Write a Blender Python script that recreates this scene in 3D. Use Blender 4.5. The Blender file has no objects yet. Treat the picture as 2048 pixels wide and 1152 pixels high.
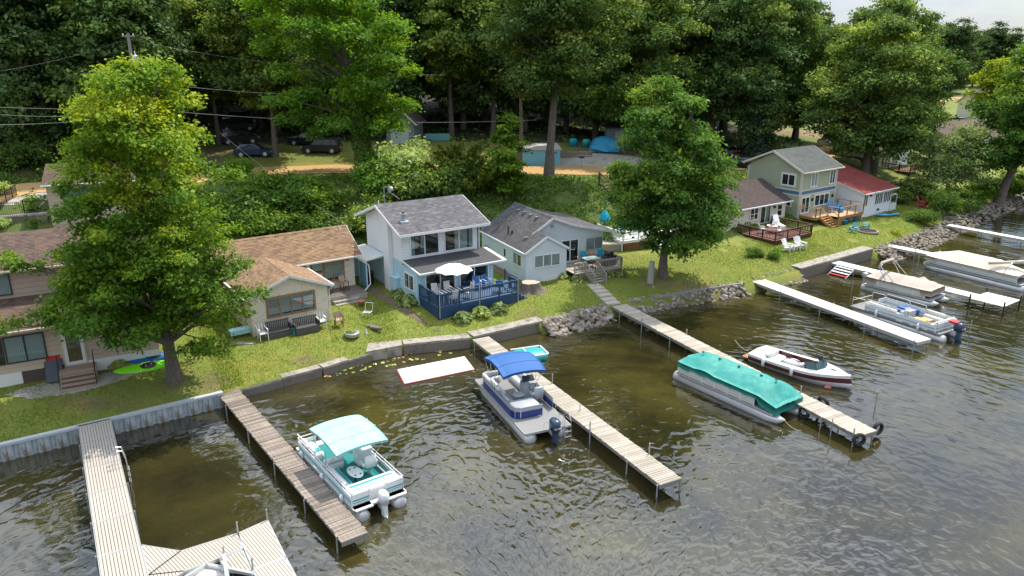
import bpy, math, random
import numpy as np
from mathutils import Vector, Matrix
from mathutils.bvhtree import BVHTree
random.seed(7); RNG=np.random.default_rng(11)
SC=bpy.context.scene; COL=SC.collection
R=math.radians; PI=math.pi
# ---------------------------------------------------------------- camera
CH=19.0; CF=1518.0; CHZ=93.0; PIT=math.atan((576-CHZ)/CF)
cam=bpy.data.cameras.new('camera'); camo=bpy.data.objects.new('camera',cam); COL.objects.link(camo)
camo.location=(0,0,CH); camo.rotation_euler=(PI/2-PIT,0,0)
cam.sensor_width=36; cam.lens=CF/2048*36; cam.clip_end=6000; SC.camera=camo
# ---------------------------------------------------------------- world
SUN_DIR=Vector((0.36,0.52,1.02)).normalized()      # towards the sun
el=math.asin(SUN_DIR.z); az=math.atan2(SUN_DIR.x,SUN_DIR.y)
w=bpy.data.worlds.new('World'); SC.world=w; w.use_nodes=True
nt=w.node_tree; nt.nodes.clear()
def wn(t,**k):
    n=nt.nodes.new(t)
    for a,b in k.items(): setattr(n,a,b)
    return n
sky=wn('ShaderNodeTexSky',sky_type='NISHITA',sun_disc=False,sun_elevation=el,sun_rotation=az,air_density=1.0,dust_density=.8,ozone_density=1.5)
tc=wn('ShaderNodeTexCoord'); mp=wn('ShaderNodeMapping'); mp.inputs['Scale'].default_value=(1,1,2.6)
nz=wn('ShaderNodeTexNoise'); nz.inputs['Scale'].default_value=2.3; nz.inputs['Detail'].default_value=6; nz.inputs['Roughness'].default_value=.55
rp=wn('ShaderNodeValToRGB'); rp.color_ramp.elements[0].position=.35; rp.color_ramp.elements[1].position=.58
mx=wn('ShaderNodeMix',data_type='RGBA')
# cloud light grows from the horizon towards the zenith raised overhead to brighten the lake's reflections
sep=wn('ShaderNodeSeparateXYZ'); zr=wn('ShaderNodeMapRange'); zr.inputs['From Min'].default_value=0; zr.inputs['From Max'].default_value=.6; zr.inputs['To Min'].default_value=4.9; zr.inputs['To Max'].default_value=15.5
cv=wn('ShaderNodeVectorMath',operation='SCALE'); cv.inputs[0].default_value=(.87,.96,1.09)
bg=wn('ShaderNodeBackground'); bg.inputs['Strength'].default_value=.12; wo=wn('ShaderNodeOutputWorld')
L=nt.links.new
L(tc.outputs['Generated'],mp.inputs['Vector']);L(mp.outputs[0],nz.inputs['Vector']);L(nz.outputs['Fac'],rp.inputs[0]);L(rp.outputs[0],mx.inputs[0])
L(tc.outputs['Generated'],sep.inputs[0]);L(sep.outputs[2],zr.inputs['Value']);L(zr.outputs[0],cv.inputs['Scale']);L(cv.outputs[0],mx.inputs[7]);L(sky.outputs[0],mx.inputs[6]);L(mx.outputs[2],bg.inputs[0]);L(bg.outputs[0],wo.inputs[0])
# ---------------------------------------------------------------- sun and exposure
sl=bpy.data.lights.new('sun','SUN'); sl.energy=5.0; sl.angle=R(.6); sl.color=(1,.92,.79)
so=bpy.data.objects.new('sun',sl); COL.objects.link(so); so.rotation_euler=SUN_DIR.to_track_quat('Z','Y').to_euler(); so.location=(30,40,60)
SC.view_settings.view_transform='Standard'; SC.view_settings.look='None'; SC.view_settings.exposure=0.22; SC.view_settings.gamma=1
SC.cycles.max_bounces=8; SC.cycles.transparent_max_bounces=8; SC.cycles.diffuse_bounces=5; SC.cycles.glossy_bounces=3
SC.cycles.caustics_reflective=False; SC.cycles.caustics_refractive=False
# ---------------------------------------------------------------- helpers
def G(px,py,z=0.0):
    "where the line of sight through a photograph pixel meets the level z"
    u=(px-1024)/CF; v=(py-576)/CF; s=math.sin(PIT); c=math.cos(PIT); t=(CH-z)/(s+v*c)
    return Vector((u*t,(c-v*s)*t,z))
def hexc(s):
    v=[int(s[i:i+2],16)/255 for i in (0,2,4)]
    return tuple((x/12.92 if x<.04045 else ((x+.055)/1.055)**2.4) for x in v)
def tag(o,label=None,cat=None,group=None,kind=None):
    if label: o['label']=label
    if cat: o['category']=cat
    if group: o['group']=group
    if kind: o['kind']=kind
    return o
def empty(name,loc,rz=0,label=None,cat=None,group=None):
    o=bpy.data.objects.new(name,None); COL.objects.link(o); o.location=loc; o.rotation_euler=(0,0,rz); o.empty_display_size=.3
    return tag(o,label,cat,group)
def copy_tree(o,parent=None):
    c=o.copy(); COL.objects.link(c); c.parent=parent
    for ch in list(o.children): copy_tree(ch,c)
    return c
class MB:
    def __init__(s): s.v=[]; s.f=[]; s.m=[]
    def add(s,vs,fs,m=0):
        n=len(s.v); s.v+= [tuple(p) for p in vs]; s.f+=[tuple(i+n for i in f) for f in fs]; s.m+=[m]*len(fs); return s
    def hexa(s,P,m=0):
        return s.add(P,[(0,3,2,1),(4,5,6,7),(0,1,5,4),(1,2,6,5),(2,3,7,6),(3,0,4,7)],m)
    def box(s,x0,y0,z0,x1,y1,z1,m=0):
        return s.hexa([(x0,y0,z0),(x1,y0,z0),(x1,y1,z0),(x0,y1,z0),(x0,y0,z1),(x1,y0,z1),(x1,y1,z1),(x0,y1,z1)],m)
    def cbox(s,c,d,rz=0,m=0,tilt=0):
        M=Matrix.Translation(Vector(c))@Matrix.Rotation(rz,4,'Z')@Matrix.Rotation(tilt,4,'X'); x,y,z=[k/2 for k in d]
        return s.hexa([M@Vector(p) for p in ((-x,-y,-z),(x,-y,-z),(x,y,-z),(-x,y,-z),(-x,-y,z),(x,-y,z),(x,y,z),(-x,y,z))],m)
    def bar(s,p,q,w,h,m=0,up=(0,0,1)):
        p=Vector(p);q=Vector(q);d=(q-p).normalized();u=Vector(up)
        if abs(d.dot(u))>.98: u=Vector((1,0,0))
        a=d.cross(u).normalized()*w/2; b=a.cross(d).normalized()*h/2
        return s.hexa([p-a-b,p+a-b,p+a+b,p-a+b,q-a-b,q+a-b,q+a+b,q-a+b],m)
    def tube(s,pts,r,n=6,m=0,cap=True,sy=1.0):
        pts=[Vector(p) for p in pts]; rs=r if isinstance(r,(list,tuple)) else [r]*len(pts); base=len(s.v)
        ref=Vector((0,0,1)) if abs((pts[-1]-pts[0]).normalized().z)<.9 else Vector((1,0,0))
        for i,p in enumerate(pts):
            d=(pts[min(i+1,len(pts)-1)]-pts[max(i-1,0)]).normalized(); a=d.cross(ref).normalized(); b=a.cross(d).normalized()
            for k in range(n):
                t=2*PI*k/n; q=p+(a*math.cos(t)+b*math.sin(t)*sy)*rs[i]; s.v.append(tuple(q))
        for i in range(len(pts)-1):
            for k in range(n):
                s.f.append((base+i*n+k,base+i*n+(k+1)%n,base+(i+1)*n+(k+1)%n,base+(i+1)*n+k)); s.m.append(m)
        if cap:
            s.f.append(tuple(base+k for k in range(n))[::-1]); s.f.append(tuple(base+(len(pts)-1)*n+k for k in range(n))); s.m+=[m,m]
        return s
    def lathe(s,c,prof,n=12,m=0):
        c=Vector(c); base=len(s.v)
        for r,z in prof:
            for k in range(n): s.v.append((c.x+r*math.cos(2*PI*k/n),c.y+r*math.sin(2*PI*k/n),c.z+z))
        for i in range(len(prof)-1):
            for k in range(n): s.f.append((base+i*n+k,base+i*n+(k+1)%n,base+(i+1)*n+(k+1)%n,base+(i+1)*n+k)); s.m.append(m)
        s.f.append(tuple(base+k for k in range(n))[::-1]); s.f.append(tuple(base+(len(prof)-1)*n+k for k in range(n))); s.m+=[m,m]
        return s
    def prism(s,poly,z0,z1,m=0):
        n=len(poly); V=[(p[0],p[1],z0) for p in poly]+[(p[0],p[1],z1) for p in poly]
        return s.add(V,[tuple(range(n))[::-1],tuple(range(n,2*n))]+[(i,(i+1)%n,n+(i+1)%n,n+i) for i in range(n)],m)
    def ext(s,pts,off,m=0):
        "polygon in space pushed along a vector"
        n=len(pts); o=Vector(off); V=[Vector(p) for p in pts]; V=V+[p+o for p in V]
        return s.add(V,[tuple(range(n))[::-1],tuple(range(n,2*n))]+[(i,(i+1)%n,n+(i+1)%n,n+i) for i in range(n)],m)
    def mesh(s,name,mats,smooth=False):
        me=bpy.data.meshes.new(name); me.from_pydata(s.v,[],s.f)
        for x in (mats if isinstance(mats,(list,tuple)) else [mats]): me.materials.append(x)
        me.polygons.foreach_set('material_index',s.m)
        if smooth: me.polygons.foreach_set('use_smooth',[True]*len(s.f))
        me.update(); return me
    def build(s,name,mats,parent=None,smooth=False,**k):
        o=bpy.data.objects.new(name,s.mesh(name,mats,smooth)); COL.objects.link(o); o.parent=parent
        return tag(o,**k)
def inst(name,me,parent=None,loc=(0,0,0),rot=(0,0,0),sc=(1,1,1),**k):
    o=bpy.data.objects.new(name,me); COL.objects.link(o); o.parent=parent; o.location=loc; o.rotation_euler=rot; o.scale=sc
    return tag(o,**k)
# ---------------------------------------------------------------- materials
class NT:
    def __init__(s,name):
        s.m=bpy.data.materials.new(name); s.m.use_nodes=True; s.t=s.m.node_tree; s.t.nodes.clear()
        s.out=s.n('ShaderNodeOutputMaterial')
    def n(s,t,ins=None,**k):
        a=s.t.nodes.new(t)
        for x,y in k.items(): setattr(a,x,y)
        for x,y in (ins or {}).items():
            if hasattr(y,'links') or isinstance(y,bpy.types.NodeSocket): s.t.links.new(y,a.inputs[x])
            else: a.inputs[x].default_value=y
        return a
    def pos(s,kind='Object',scale=(1,1,1),rot=0):
        c=s.n('ShaderNodeTexCoord').outputs['Object'] if kind=='Object' else s.n('ShaderNodeNewGeometry').outputs['Position']
        return s.n('ShaderNodeMapping',{'Vector':c,'Scale':scale,'Rotation':(0,0,rot)}).outputs[0]
    def noise(s,vec,sc,det=4,rough=.6,dist=0):
        return s.n('ShaderNodeTexNoise',{'Vector':vec,'Scale':sc,'Detail':det,'Roughness':rough,'Distortion':dist}).outputs['Fac']
    def ramp(s,f,a,b,c0=(0,0,0),c1=(1,1,1)):
        r=s.n('ShaderNodeValToRGB',{'Fac':f}); e=r.color_ramp.elements; e[0].position=a;e[1].position=b;e[0].color=(*c0,1);e[1].color=(*c1,1); return r.outputs[0]
    def mix(s,f,a,b,bt='MIX'):
        n=s.n('ShaderNodeMix',data_type='RGBA',blend_type=bt)
        for i,x in ((0,f),(6,a),(7,b)):
            if isinstance(x,bpy.types.NodeSocket): s.t.links.new(x,n.inputs[i])
            else: n.inputs[i].default_value=x if not isinstance(x,tuple) or len(x)==4 else (*x,1)
        return n.outputs[2]
    def math(s,op,a,b=0.0):
        return s.n('ShaderNodeMath',{0:a,1:b},operation=op).outputs[0]
    def bump(s,h,st=.3,d=.02):
        return s.n('ShaderNodeBump',{'Height':h,'Strength':st,'Distance':d}).outputs[0]
    def fin(s,col,rough=.7,normal=None,metal=0,**k):
        ins={'Base Color':(*col,1) if isinstance(col,tuple) and len(col)==3 else col,'Roughness':rough,'Metallic':metal}
        if normal is not None: ins['Normal']=normal
        ins.update(k); b=s.n('ShaderNodeBsdfPrincipled',ins); s.t.links.new(b.outputs[0],s.out.inputs[0]); s.b=b; return s.m
def mat(name,c,rough=.6,var=.18,sc=2.5,stretch=(1,1,1),bump=0.0,dirt=None,dt=(.55,.75),metal=0,rnd=.0,**k):
    "plain surface with uneven tone, optional stains and a tone of its own per object"
    if isinstance(c,str): c=hexc(c)
    t=NT(name); p=t.pos('Object',stretch); n=t.noise(p,sc,5,.65)
    col=t.mix(n,tuple(x*(1-var) for x in c),tuple(min(1,x*(1+var)) for x in c))
    n2=t.noise(p,sc*9,3,.6)
    col=t.mix(.5,col,t.mix(n2,tuple(x*(1-var) for x in c),tuple(min(1,x*(1+var*.8)) for x in c)))
    if dirt:
        if isinstance(dirt,str): dirt=hexc(dirt)
        col=t.mix(t.ramp(t.noise(p,sc*1.7,6,.7),dt[0],dt[1]),col,dirt)
    if rnd:
        r=t.n('ShaderNodeObjectInfo').outputs['Random']; col=t.mix(1.0,col,t.ramp(r,0,1,(1-rnd,)*3,(1+rnd*.3,)*3),'MULTIPLY')
    nr=t.bump(n2,bump,.02) if bump else None
    return t.fin(col,rough,nr,metal,**k)
def m_wood(name,c,c2,grain=(1,14,14),sc=2.0,rough=.75,rnd=.25):
    c=hexc(c) if isinstance(c,str) else c; c2=hexc(c2) if isinstance(c2,str) else c2
    t=NT(name); p=t.pos('Object',grain); q=t.pos('Geo',(1,1,1)); n=t.noise(p,sc,5,.7)
    col=t.mix(t.ramp(n,.3,.7),c2,c); col=t.mix(t.ramp(t.noise(q,.9,4,.6),.42,.62),col,t.mix(.5,col,c2))
    r=t.n('ShaderNodeObjectInfo').outputs['Random']; col=t.mix(1.0,col,t.ramp(r,0,1,(1-rnd,)*3,(1+rnd*.4,)*3),'MULTIPLY')
    return t.fin(col,rough,t.bump(n,.4,.01))
def m_shingle(name,c,c2,c3,axis='x',moss=None,row=.14):
    c,c2,c3=[hexc(a) if isinstance(a,str) else a for a in (c,c2,c3)]
    t=NT(name); sepn=t.n('ShaderNodeSeparateXYZ',{0:t.n('ShaderNodeTexCoord').outputs['Object']})
    u,v=('X','Y') if axis=='x' else ('Y','X')
    vec=t.n('ShaderNodeCombineXYZ',{0:sepn.outputs[u],1:t.math('MULTIPLY',sepn.outputs[v],1.06),2:0.0}).outputs[0]
    br=t.n('ShaderNodeTexBrick',{'Vector':vec,'Color1':(*c,1),'Color2':(*c2,1),'Mortar':(*[x*.55 for x in c],1),'Scale':1.0,'Mortar Size':.008,'Brick Width':.32,'Row Height':row,'Bias':-.1})
    wv=t.n('ShaderNodeTexWhiteNoise',{'Vector':t.n('ShaderNodeVectorMath',{0:t.n('ShaderNodeVectorMath',{0:vec,1:(3.1,1/row,1)},operation='MULTIPLY').outputs[0]},operation='FLOOR').outputs[0]}).outputs['Value']
    col=t.mix(t.math('MULTIPLY',t.ramp(wv,.5,.9),.65),br.outputs['Color'],c3)
    q=t.pos('Object'); col=t.mix(t.math('MULTIPLY',t.noise(q,26,2,.7),.5),col,t.mix(.5,col,(0.02,.02,.02)))
    col=t.mix(t.ramp(t.noise(q,.55,4,.6),.35,.7),t.mix(.22,col,(.02,.02,.02)),col)
    if moss: col=t.mix(t.ramp(t.noise(q,.8,6,.7),.5,.68),col,hexc(moss))
    return t.fin(col,.92,t.bump(t.noise(q,60,2),.5,.01))
M={}
M['conc']=mat('concrete',(.33,.30,.255),.9,.26,1.3,bump=.5,dirt=(.12,.105,.085),dt=(.46,.68))
M['concd']=mat('concrete_wet',(.15,.13,.105),.7,.3,1.6,bump=.5,dirt=(.05,.045,.03))
M['steel']=mat('seawall_steel',(.42,.47,.49),.55,.2,1.2,stretch=(1,1,.4),dirt=(.17,.13,.085),dt=(.5,.66),metal=.15)
M['steelcap']=mat('seawall_cap',(.47,.51,.53),.5,.12,1.5,metal=.2)
M['gwood']=m_wood('grey_weathered_planks','a89c90','6b5f55',rnd=.35)
M['lwood']=m_wood('pale_weathered_planks','c2bbae','968c7e',rnd=.28)
M['mwood']=m_wood('bleached_planks','cbc2b4','94897b',rnd=.28)
M['wpost']=mat('grey_post',(.23,.22,.20),.8,.3,5)
M['galv']=mat('galvanised_pipe',(.42,.43,.43),.4,.15,6,metal=.6)
M['alu']=mat('aluminium',(.55,.56,.57),.38,.1,4,metal=.55)
M['tandeck']=mat('tan_decking',(.43,.385,.335),.6,.1,2,rnd=.1)
M['whitedeck']=mat('white_decking',(.66,.66,.65),.6,.06,2,rnd=.05)
M['white']=mat('white_paint',(.74,.75,.76),.45,.05,3)
M['white2']=mat('worn_white_paint',(.66,.66,.65),.6,.1,3,dirt=(.42,.40,.37),dt=(.6,.8))
M['black']=mat('black_plastic',(.02,.02,.022),.45,.2,4)
M['rubber']=mat('tyre_rubber',(.018,.018,.018),.8,.2,8)
M['dark']=mat('dark_void',(.018,.018,.02),.9,.1,3)
M['red']=mat('red_paint',(.45,.03,.03),.45,.1,3)
M['rope']=mat('rope',(.5,.44,.34),.9,.1,20)
# ================================================================ terrain
SH=[(-190,-60),(-120,-31),(-60,8.7),(-24.47,32.28),(-21.7,34.1),(-15.94,38.06),(-15.15,39.3),(-11.75,41.88),(-8.83,44.54),(-7.21,45.48),(-2.61,46.72),(2.2,49.8),(7.06,53.07),(18.84,58.54),(24.61,62.23),(33.84,68.92),(45.91,79.5),(60.81,93.23),(75,99),(110,106),(180,112),(320,116)]
RD=[(-230,5,6),(-160,25,6),(-85,57,6),(-48,69,6),(-45,70.5,6),(-36,73.5,6),(-33,75,6),(-28,79.5,6),(-22,81.5,6),(-17,82,6),(-9,81.8,6),(-3,81.7,6),(3,81.3,6),(11,80.8,6),(18,83,5.8),(26,88.5,5.3),(37,98,4.6),(52,116,4.2),(75,152,4),(100,190,4),(150,250,4),(260,330,4)]
KD=['w','w','w','w','w','w','w','w','w','w','w','r','r','r','w','r','r','r','r','r','r','r']
NS=len(SH)
def catmull(P,n):
    P=[Vector(p) for p in P]; out=[]
    for i in range(len(P)-1):
        p0=P[max(i-1,0)];p1=P[i];p2=P[i+1];p3=P[min(i+2,len(P)-1)]
        for k in range(n):
            t=k/n; out.append(.5*((2*p1)+(p2-p0)*t+(2*p0-5*p1+4*p2-p3)*t*t+(3*p1-p0-3*p2+p3)*t**3))
    out.append(P[-1]); return out
sub=14
def lin(P,n):
    P=[Vector(p) for p in P]; out=[]
    for i in range(len(P)-1):
        for k in range(n): out.append(P[i].lerp(P[i+1],k/n))
    out.append(P[-1]); return out
ZS=[.9,.9,.9,.9,.9,.9,.62,.55,.58,.66,.72,.75,.85,.7,.8,.75,.5,.4,.5,.5,.5,.5]
shl=lin([(*a,z) for a,z in zip(SH,ZS)],sub); rdl=catmull(RD,sub)
def sstep(x): x=max(0,min(1,x)); return x*x*(3-2*x)
from mathutils import noise as mn
def tz(i,t):
    s=shl[i]; r=rdl[i]; k=i/sub
    zl=s.z+(1.2-s.z+.1)*sstep(t/.12)*.85+.28*min(t/.38,1)
    q_=sstep((k-12.5)/3.5); p_=1-sstep((k-5.0)/2.0); b0,b1=.42-.07*q_+.20*p_,.86+.09*q_+.03*p_
    return zl+(r.z-zl)*sstep((t-b0)/(b1-b0))
TS=[0,.008,.02,.04]+[.04+.96*j/60 for j in range(1,61)]
C_LAWN=(.165,.20,.03); C_BANK=(.08,.115,.025); C_DIRT=(.14,.10,.065)
SPOTS=[(15.6,57.2,3.2,1.5),(11.6,57.6,1.5,1.2),(-17.5,38.9,2.6,1.6),(-11.5,42.8,2.4,.8),(1.2,50.5,1.2,1.0),(-22,36.5,3,.8),(30,67,3,1.2)]
V=[];CA=[];F=[]
for i in range(len(shl)):
    s=shl[i]; r=rdl[i]; d=Vector((r.x-s.x,r.y-s.y)).normalized(); kd=KD[min(i//sub,NS-1)]
    rip=kd=='r'; wlen=1.5 if rip else -.22
    base=Vector((s.x,s.y))
    V.append((base.x-d.x*wlen,base.y-d.y*wlen,-.9)); CA.append((.05,.045,.03))
    for t in TS:
        x=s.x+(r.x-s.x)*t;y=s.y+(r.y-s.y)*t; z=tz(i,t)
        z+= (.10*mn.noise((x*.35,y*.35,0))+.04*mn.noise((x*1.3,y*1.3,3)))*min(1,t*8)*(1-sstep((t-.9)/.1))
        if .42<t<.95: z+=.35*mn.noise((x*.3,y*.3,7))*sstep((t-.42)/.1)*sstep((.95-t)/.08)
        V.append((x,y,z-.03))
        q_=sstep((i/sub-13)/3.0); a=sstep((t-.40)/.06)*(1-sstep((t-.92)/.05))*(1-q_)+.25*sstep((t-.5)/.1)*q_
        c=[C_LAWN[j]*(1-a)+C_BANK[j]*a for j in range(3)]
        for sx_,sy_,rx_,ry_ in SPOTS:
            k_=((x-sx_)/rx_)**2+((y-sy_)/ry_)**2
            if k_<1: k_=min(.85,1.6*(1-k_))*(.6+.8*mn.noise((x*.8,y*.8,6))); k_=max(0,min(.9,k_)); c=[c[j]*(1-k_)+(.17,.125,.075)[j]*k_ for j in range(3)]
        CA.append(tuple(c))
nc=len(TS)+1
for i in range(len(shl)-1):
    for j in range(nc-1):
        a=i*nc+j; F.append((a,a+nc,a+nc+1,a+1))
# ---- ground inland of the road: a height field
rd2=[Vector((p.x,p.y)) for p in rdl]; rnp=np.array([(p.x,p.y,p.z) for p in rdl])
def inland(x,y):
    a=rnp[:-1,:2];b=rnp[1:,:2];ab=b-a;ap=np.array([x,y])-a
    t=np.clip((ap*ab).sum(1)/(ab**2).sum(1),0,1); q=a+ab*t[:,None]; d=np.hypot(x-q[:,0],y-q[:,1]); k=int(d.argmin())
    sgn=ab[k,0]*(y-q[k,1])-ab[k,1]*(x-q[k,0]); z=rnp[k,2]*(1-t[k])+rnp[k+1,2]*t[k]
    return (d[k] if sgn>0 else -d[k]),z,k
def backz(x,y):
    d,z,k=inland(x,y); e=max(0,d-5.5); rise=1.0*sstep(e/9)+1.6*sstep((e-8)/30)+4*sstep((e-25)/120)+10*sstep((e-140)/500)
    if x>25: rise*=max(.15,1-(x-25)/60)
    return d,z+rise,e
xs=sorted(set([-1500,-900,-600,-420,-300,-240]+list(np.arange(-200,201,2.0))+[205,212,220,230,245,260,300,360,450,600,900,1500]))
ys=sorted(set(list(np.arange(20,200,2.0))+[200,206,214,224,236,250,270,300,340,400,480,600,800,1200,2500]))
idx={};
for y in ys:
    for x in xs:
        d,z,e=backz(x,y)
        if d<(-12 if x<-38 else -4.5): continue
        if d<5.4: z-=.06+max(0,-d)*(.7 if x<-38 else .35)
        z+=(.15*mn.noise((x*.12,y*.12,5)))*min(1,e/4)
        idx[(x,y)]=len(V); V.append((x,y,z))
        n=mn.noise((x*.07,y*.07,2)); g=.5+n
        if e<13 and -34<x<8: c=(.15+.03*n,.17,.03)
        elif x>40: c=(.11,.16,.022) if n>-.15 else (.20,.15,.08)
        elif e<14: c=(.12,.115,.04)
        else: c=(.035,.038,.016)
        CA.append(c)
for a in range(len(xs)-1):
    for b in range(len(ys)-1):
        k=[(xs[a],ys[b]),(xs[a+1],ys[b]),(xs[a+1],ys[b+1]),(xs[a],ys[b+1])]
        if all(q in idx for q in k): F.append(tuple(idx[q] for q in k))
me=bpy.data.meshes.new('ground'); me.from_pydata(V,[],F); at=me.color_attributes.new('tint','FLOAT_COLOR','POINT')
at.data.foreach_set('color',[x for c in CA for x in (*c,1)]); me.polygons.foreach_set('use_smooth',[True]*len(F))
t=NT('grass_ground'); p=t.pos('Geo'); vc=t.n('ShaderNodeVertexColor',layer_name='tint').outputs[0]
n1=t.noise(p,.55,5,.6); n2=t.noise(p,9,4,.7); n3=t.noise(p,.16,3,.5)
c=t.mix(1.0,vc,t.ramp(n2,.25,.75,(.55,.6,.5),(1.35,1.3,1.2)),'MULTIPLY')
c=t.mix(t.math('MULTIPLY',t.ramp(n1,.52,.70),.6),c,t.mix(1.0,vc,(1.75,1.15,1.5,1),'MULTIPLY'))
c=t.mix(t.math('MULTIPLY',t.ramp(n3,.5,.62),.5),c,t.mix(1.0,c,(.7,.85,.6,1),'MULTIPLY'))
me.materials.append(t.fin(c,.95,t.bump(n2,.9,.06))); me.update()
gnd=bpy.data.objects.new('ground',me); COL.objects.link(gnd); gnd['kind']='structure'
BV=BVHTree.FromPolygons(V,F)
def gz(x,y):
    h=BV.ray_cast(Vector((x,y,80)),Vector((0,0,-1)))[0]
    return h.z if h else 0.0
def GG(px,py):
    "where the line of sight through a photograph pixel meets the ground"
    o=Vector((0,0,CH)); d=(G(px,py,0)-o).normalized()
    if G(px,py,0).y<0 or (py-576)/CF*math.cos(PIT)+math.sin(PIT)<=0: return None
    h=BV.ray_cast(o,d)[0]; return h or G(px,py,5.0)
# ---- dirt road
V=[];F=[];pl=rdl
for i,p in enumerate(pl):
    q=pl[min(i+1,len(pl)-1)]; o=pl[max(i-1,0)]; d=Vector((q.x-o.x,q.y-o.y)).normalized(); nrm=Vector((-d.y,d.x))
    w0=-.5+.35*mn.noise((p.x*.4,p.y*.4,1)); w1=5.6+.5*mn.noise((p.x*.3,p.y*.3,9))
    for j in range(9):
        a=w0+(w1-w0)*j/8; b=p.xy+nrm*a; V.append((b.x,b.y,max(p.z,gz(b.x,b.y) if gz(b.x,b.y)<p.z+.6 else p.z)+.035+.02*math.sin(j*PI/8)))
for i in range(len(pl)-1):
    for j in range(8): a=i*9+j; F.append((a,a+9,a+10,a+1))
mb=MB(); mb.add(V,F)
t=NT('sandy_dirt'); p=t.pos('Geo'); n1=t.noise(p,.5,5,.6); n2=t.noise(p,8,4,.7)
c=t.mix(n1,(.40,.24,.085),(.52,.33,.13)); c=t.mix(t.math('MULTIPLY',n2,.5),c,(.30,.2,.10)); M['dirt']=t.fin(c,.95,t.bump(n2,.5,.03))
mb.build('dirt_road',M['dirt'],smooth=True,kind='structure')
def sheet(name,poly,m,off=.02,step=.6,kind='structure'):
    "a ground patch laid on the terrain, its outline given in metres"
    P=[Vector(p).to_2d() for p in poly]; x0=min(p.x for p in P);x1=max(p.x for p in P);y0=min(p.y for p in P);y1=max(p.y for p in P)
    def ins(x,y):
        c=False
        for i in range(len(P)):
            a=P[i];b=P[i-1]
            if (a.y>y)!=(b.y>y) and x<(b.x-a.x)*(y-a.y)/(b.y-a.y)+a.x: c=not c
        return c
    V=[];F=[];ids={}
    nx=int((x1-x0)/step)+2; ny=int((y1-y0)/step)+2
    def vid(i,j):
        if (i,j) not in ids:
            x=x0+i*step+step*.45*mn.noise((i*.7,j*.7,1));y=y0+j*step+step*.45*mn.noise((i*.7,j*.7,5)); ids[(i,j)]=len(V); V.append((x,y,gz(x,y)+off))
        return ids[(i,j)]
    for i in range(nx):
        for j in range(ny):
            if ins(x0+(i+.5)*step,y0+(j+.5)*step): F.append((vid(i,j),vid(i+1,j),vid(i+1,j+1),vid(i,j+1)))
    return MB().add(V,F).build(name,m,smooth=True,kind=kind)
t=NT('pale_gravel'); p=t.pos('Geo'); n2=t.noise(p,14,4,.8); c=t.mix(n2,(.20,.18,.15),(.52,.49,.44)); c=t.mix(t.ramp(t.noise(p,.8,4,.6),.55,.7),c,(.16,.19,.05)); M['gravel']=t.fin(c,.95,t.bump(n2,.8,.05))
t=NT('bare_soil'); p=t.pos('Geo'); n2=t.noise(p,10,4,.8); c=t.mix(n2,(.08,.055,.038),(.21,.155,.105)); M['soil']=t.fin(c,.95,t.bump(n2,.8,.05))
# ================================================================ water
t=NT('lake_water'); g=t.n('ShaderNodeNewGeometry').outputs['Position']
rel=t.n('ShaderNodeVectorMath',{0:g,1:(2,18,0)},operation='SUBTRACT').outputs[0]
sp=t.n('ShaderNodeSeparateXYZ',{0:rel}); ln=t.n('ShaderNodeVectorMath',{0:rel},operation='LENGTH').outputs['Value']
ang=t.math('ARCTAN2',sp.outputs[0],sp.outputs[1])
crest=t.n('ShaderNodeCombineXYZ',{0:t.math('MULTIPLY',ang,17),1:ln,2:0.0}).outputs[0]
w1=t.noise(crest,1.6,.9,.35,.8); w2=t.noise(t.n('ShaderNodeMapping',{'Vector':g,'Scale':(1,1,1),'Rotation':(0,0,.5)}).outputs[0],4.2,2,.5,.8)
hs=t.math('ADD',t.math('MULTIPLY',w1,.7),t.math('MULTIPLY',w2,.05))
calm=t.noise(g,.05,2,.5); off=t.n('ShaderNodeVectorMath',{0:g,1:(26,14,0)},operation='DISTANCE').outputs['Value']; hs=t.math('MULTIPLY',hs,t.math('MULTIPLY',t.ramp(calm,.3,.7,(.8,)*3,(1.15,)*3),t.n('ShaderNodeMapRange',{'Value':off,'From Min':6.0,'From Max':28.0,'To Min':.55,'To Max':1.0}).outputs[0]))
pz=t.pos('Geo'); n1=t.noise(pz,.22,5,.6,.4); n2=t.noise(pz,2.2,4,.7)
c=t.mix(t.ramp(n1,.38,.64),(.016,.015,.006),(.066,.056,.014)); c=t.mix(t.math('MULTIPLY',t.ramp(n2,.4,.7),.5),c,(.045,.036,.012))
c=t.mix(t.ramp(t.noise(pz,.09,3,.5),.42,.58),c,t.mix(.55,c,(.022,.020,.010)))
t.fin(c,.015,t.bump(hs,1.0,.07),0,IOR=1.95)
MB().add([(-900,-400,0),(900,-400,0),(900,420,0),(-900,420,0)],[(0,1,2,3)]).build('lake_water',t.m,kind='structure')
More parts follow.
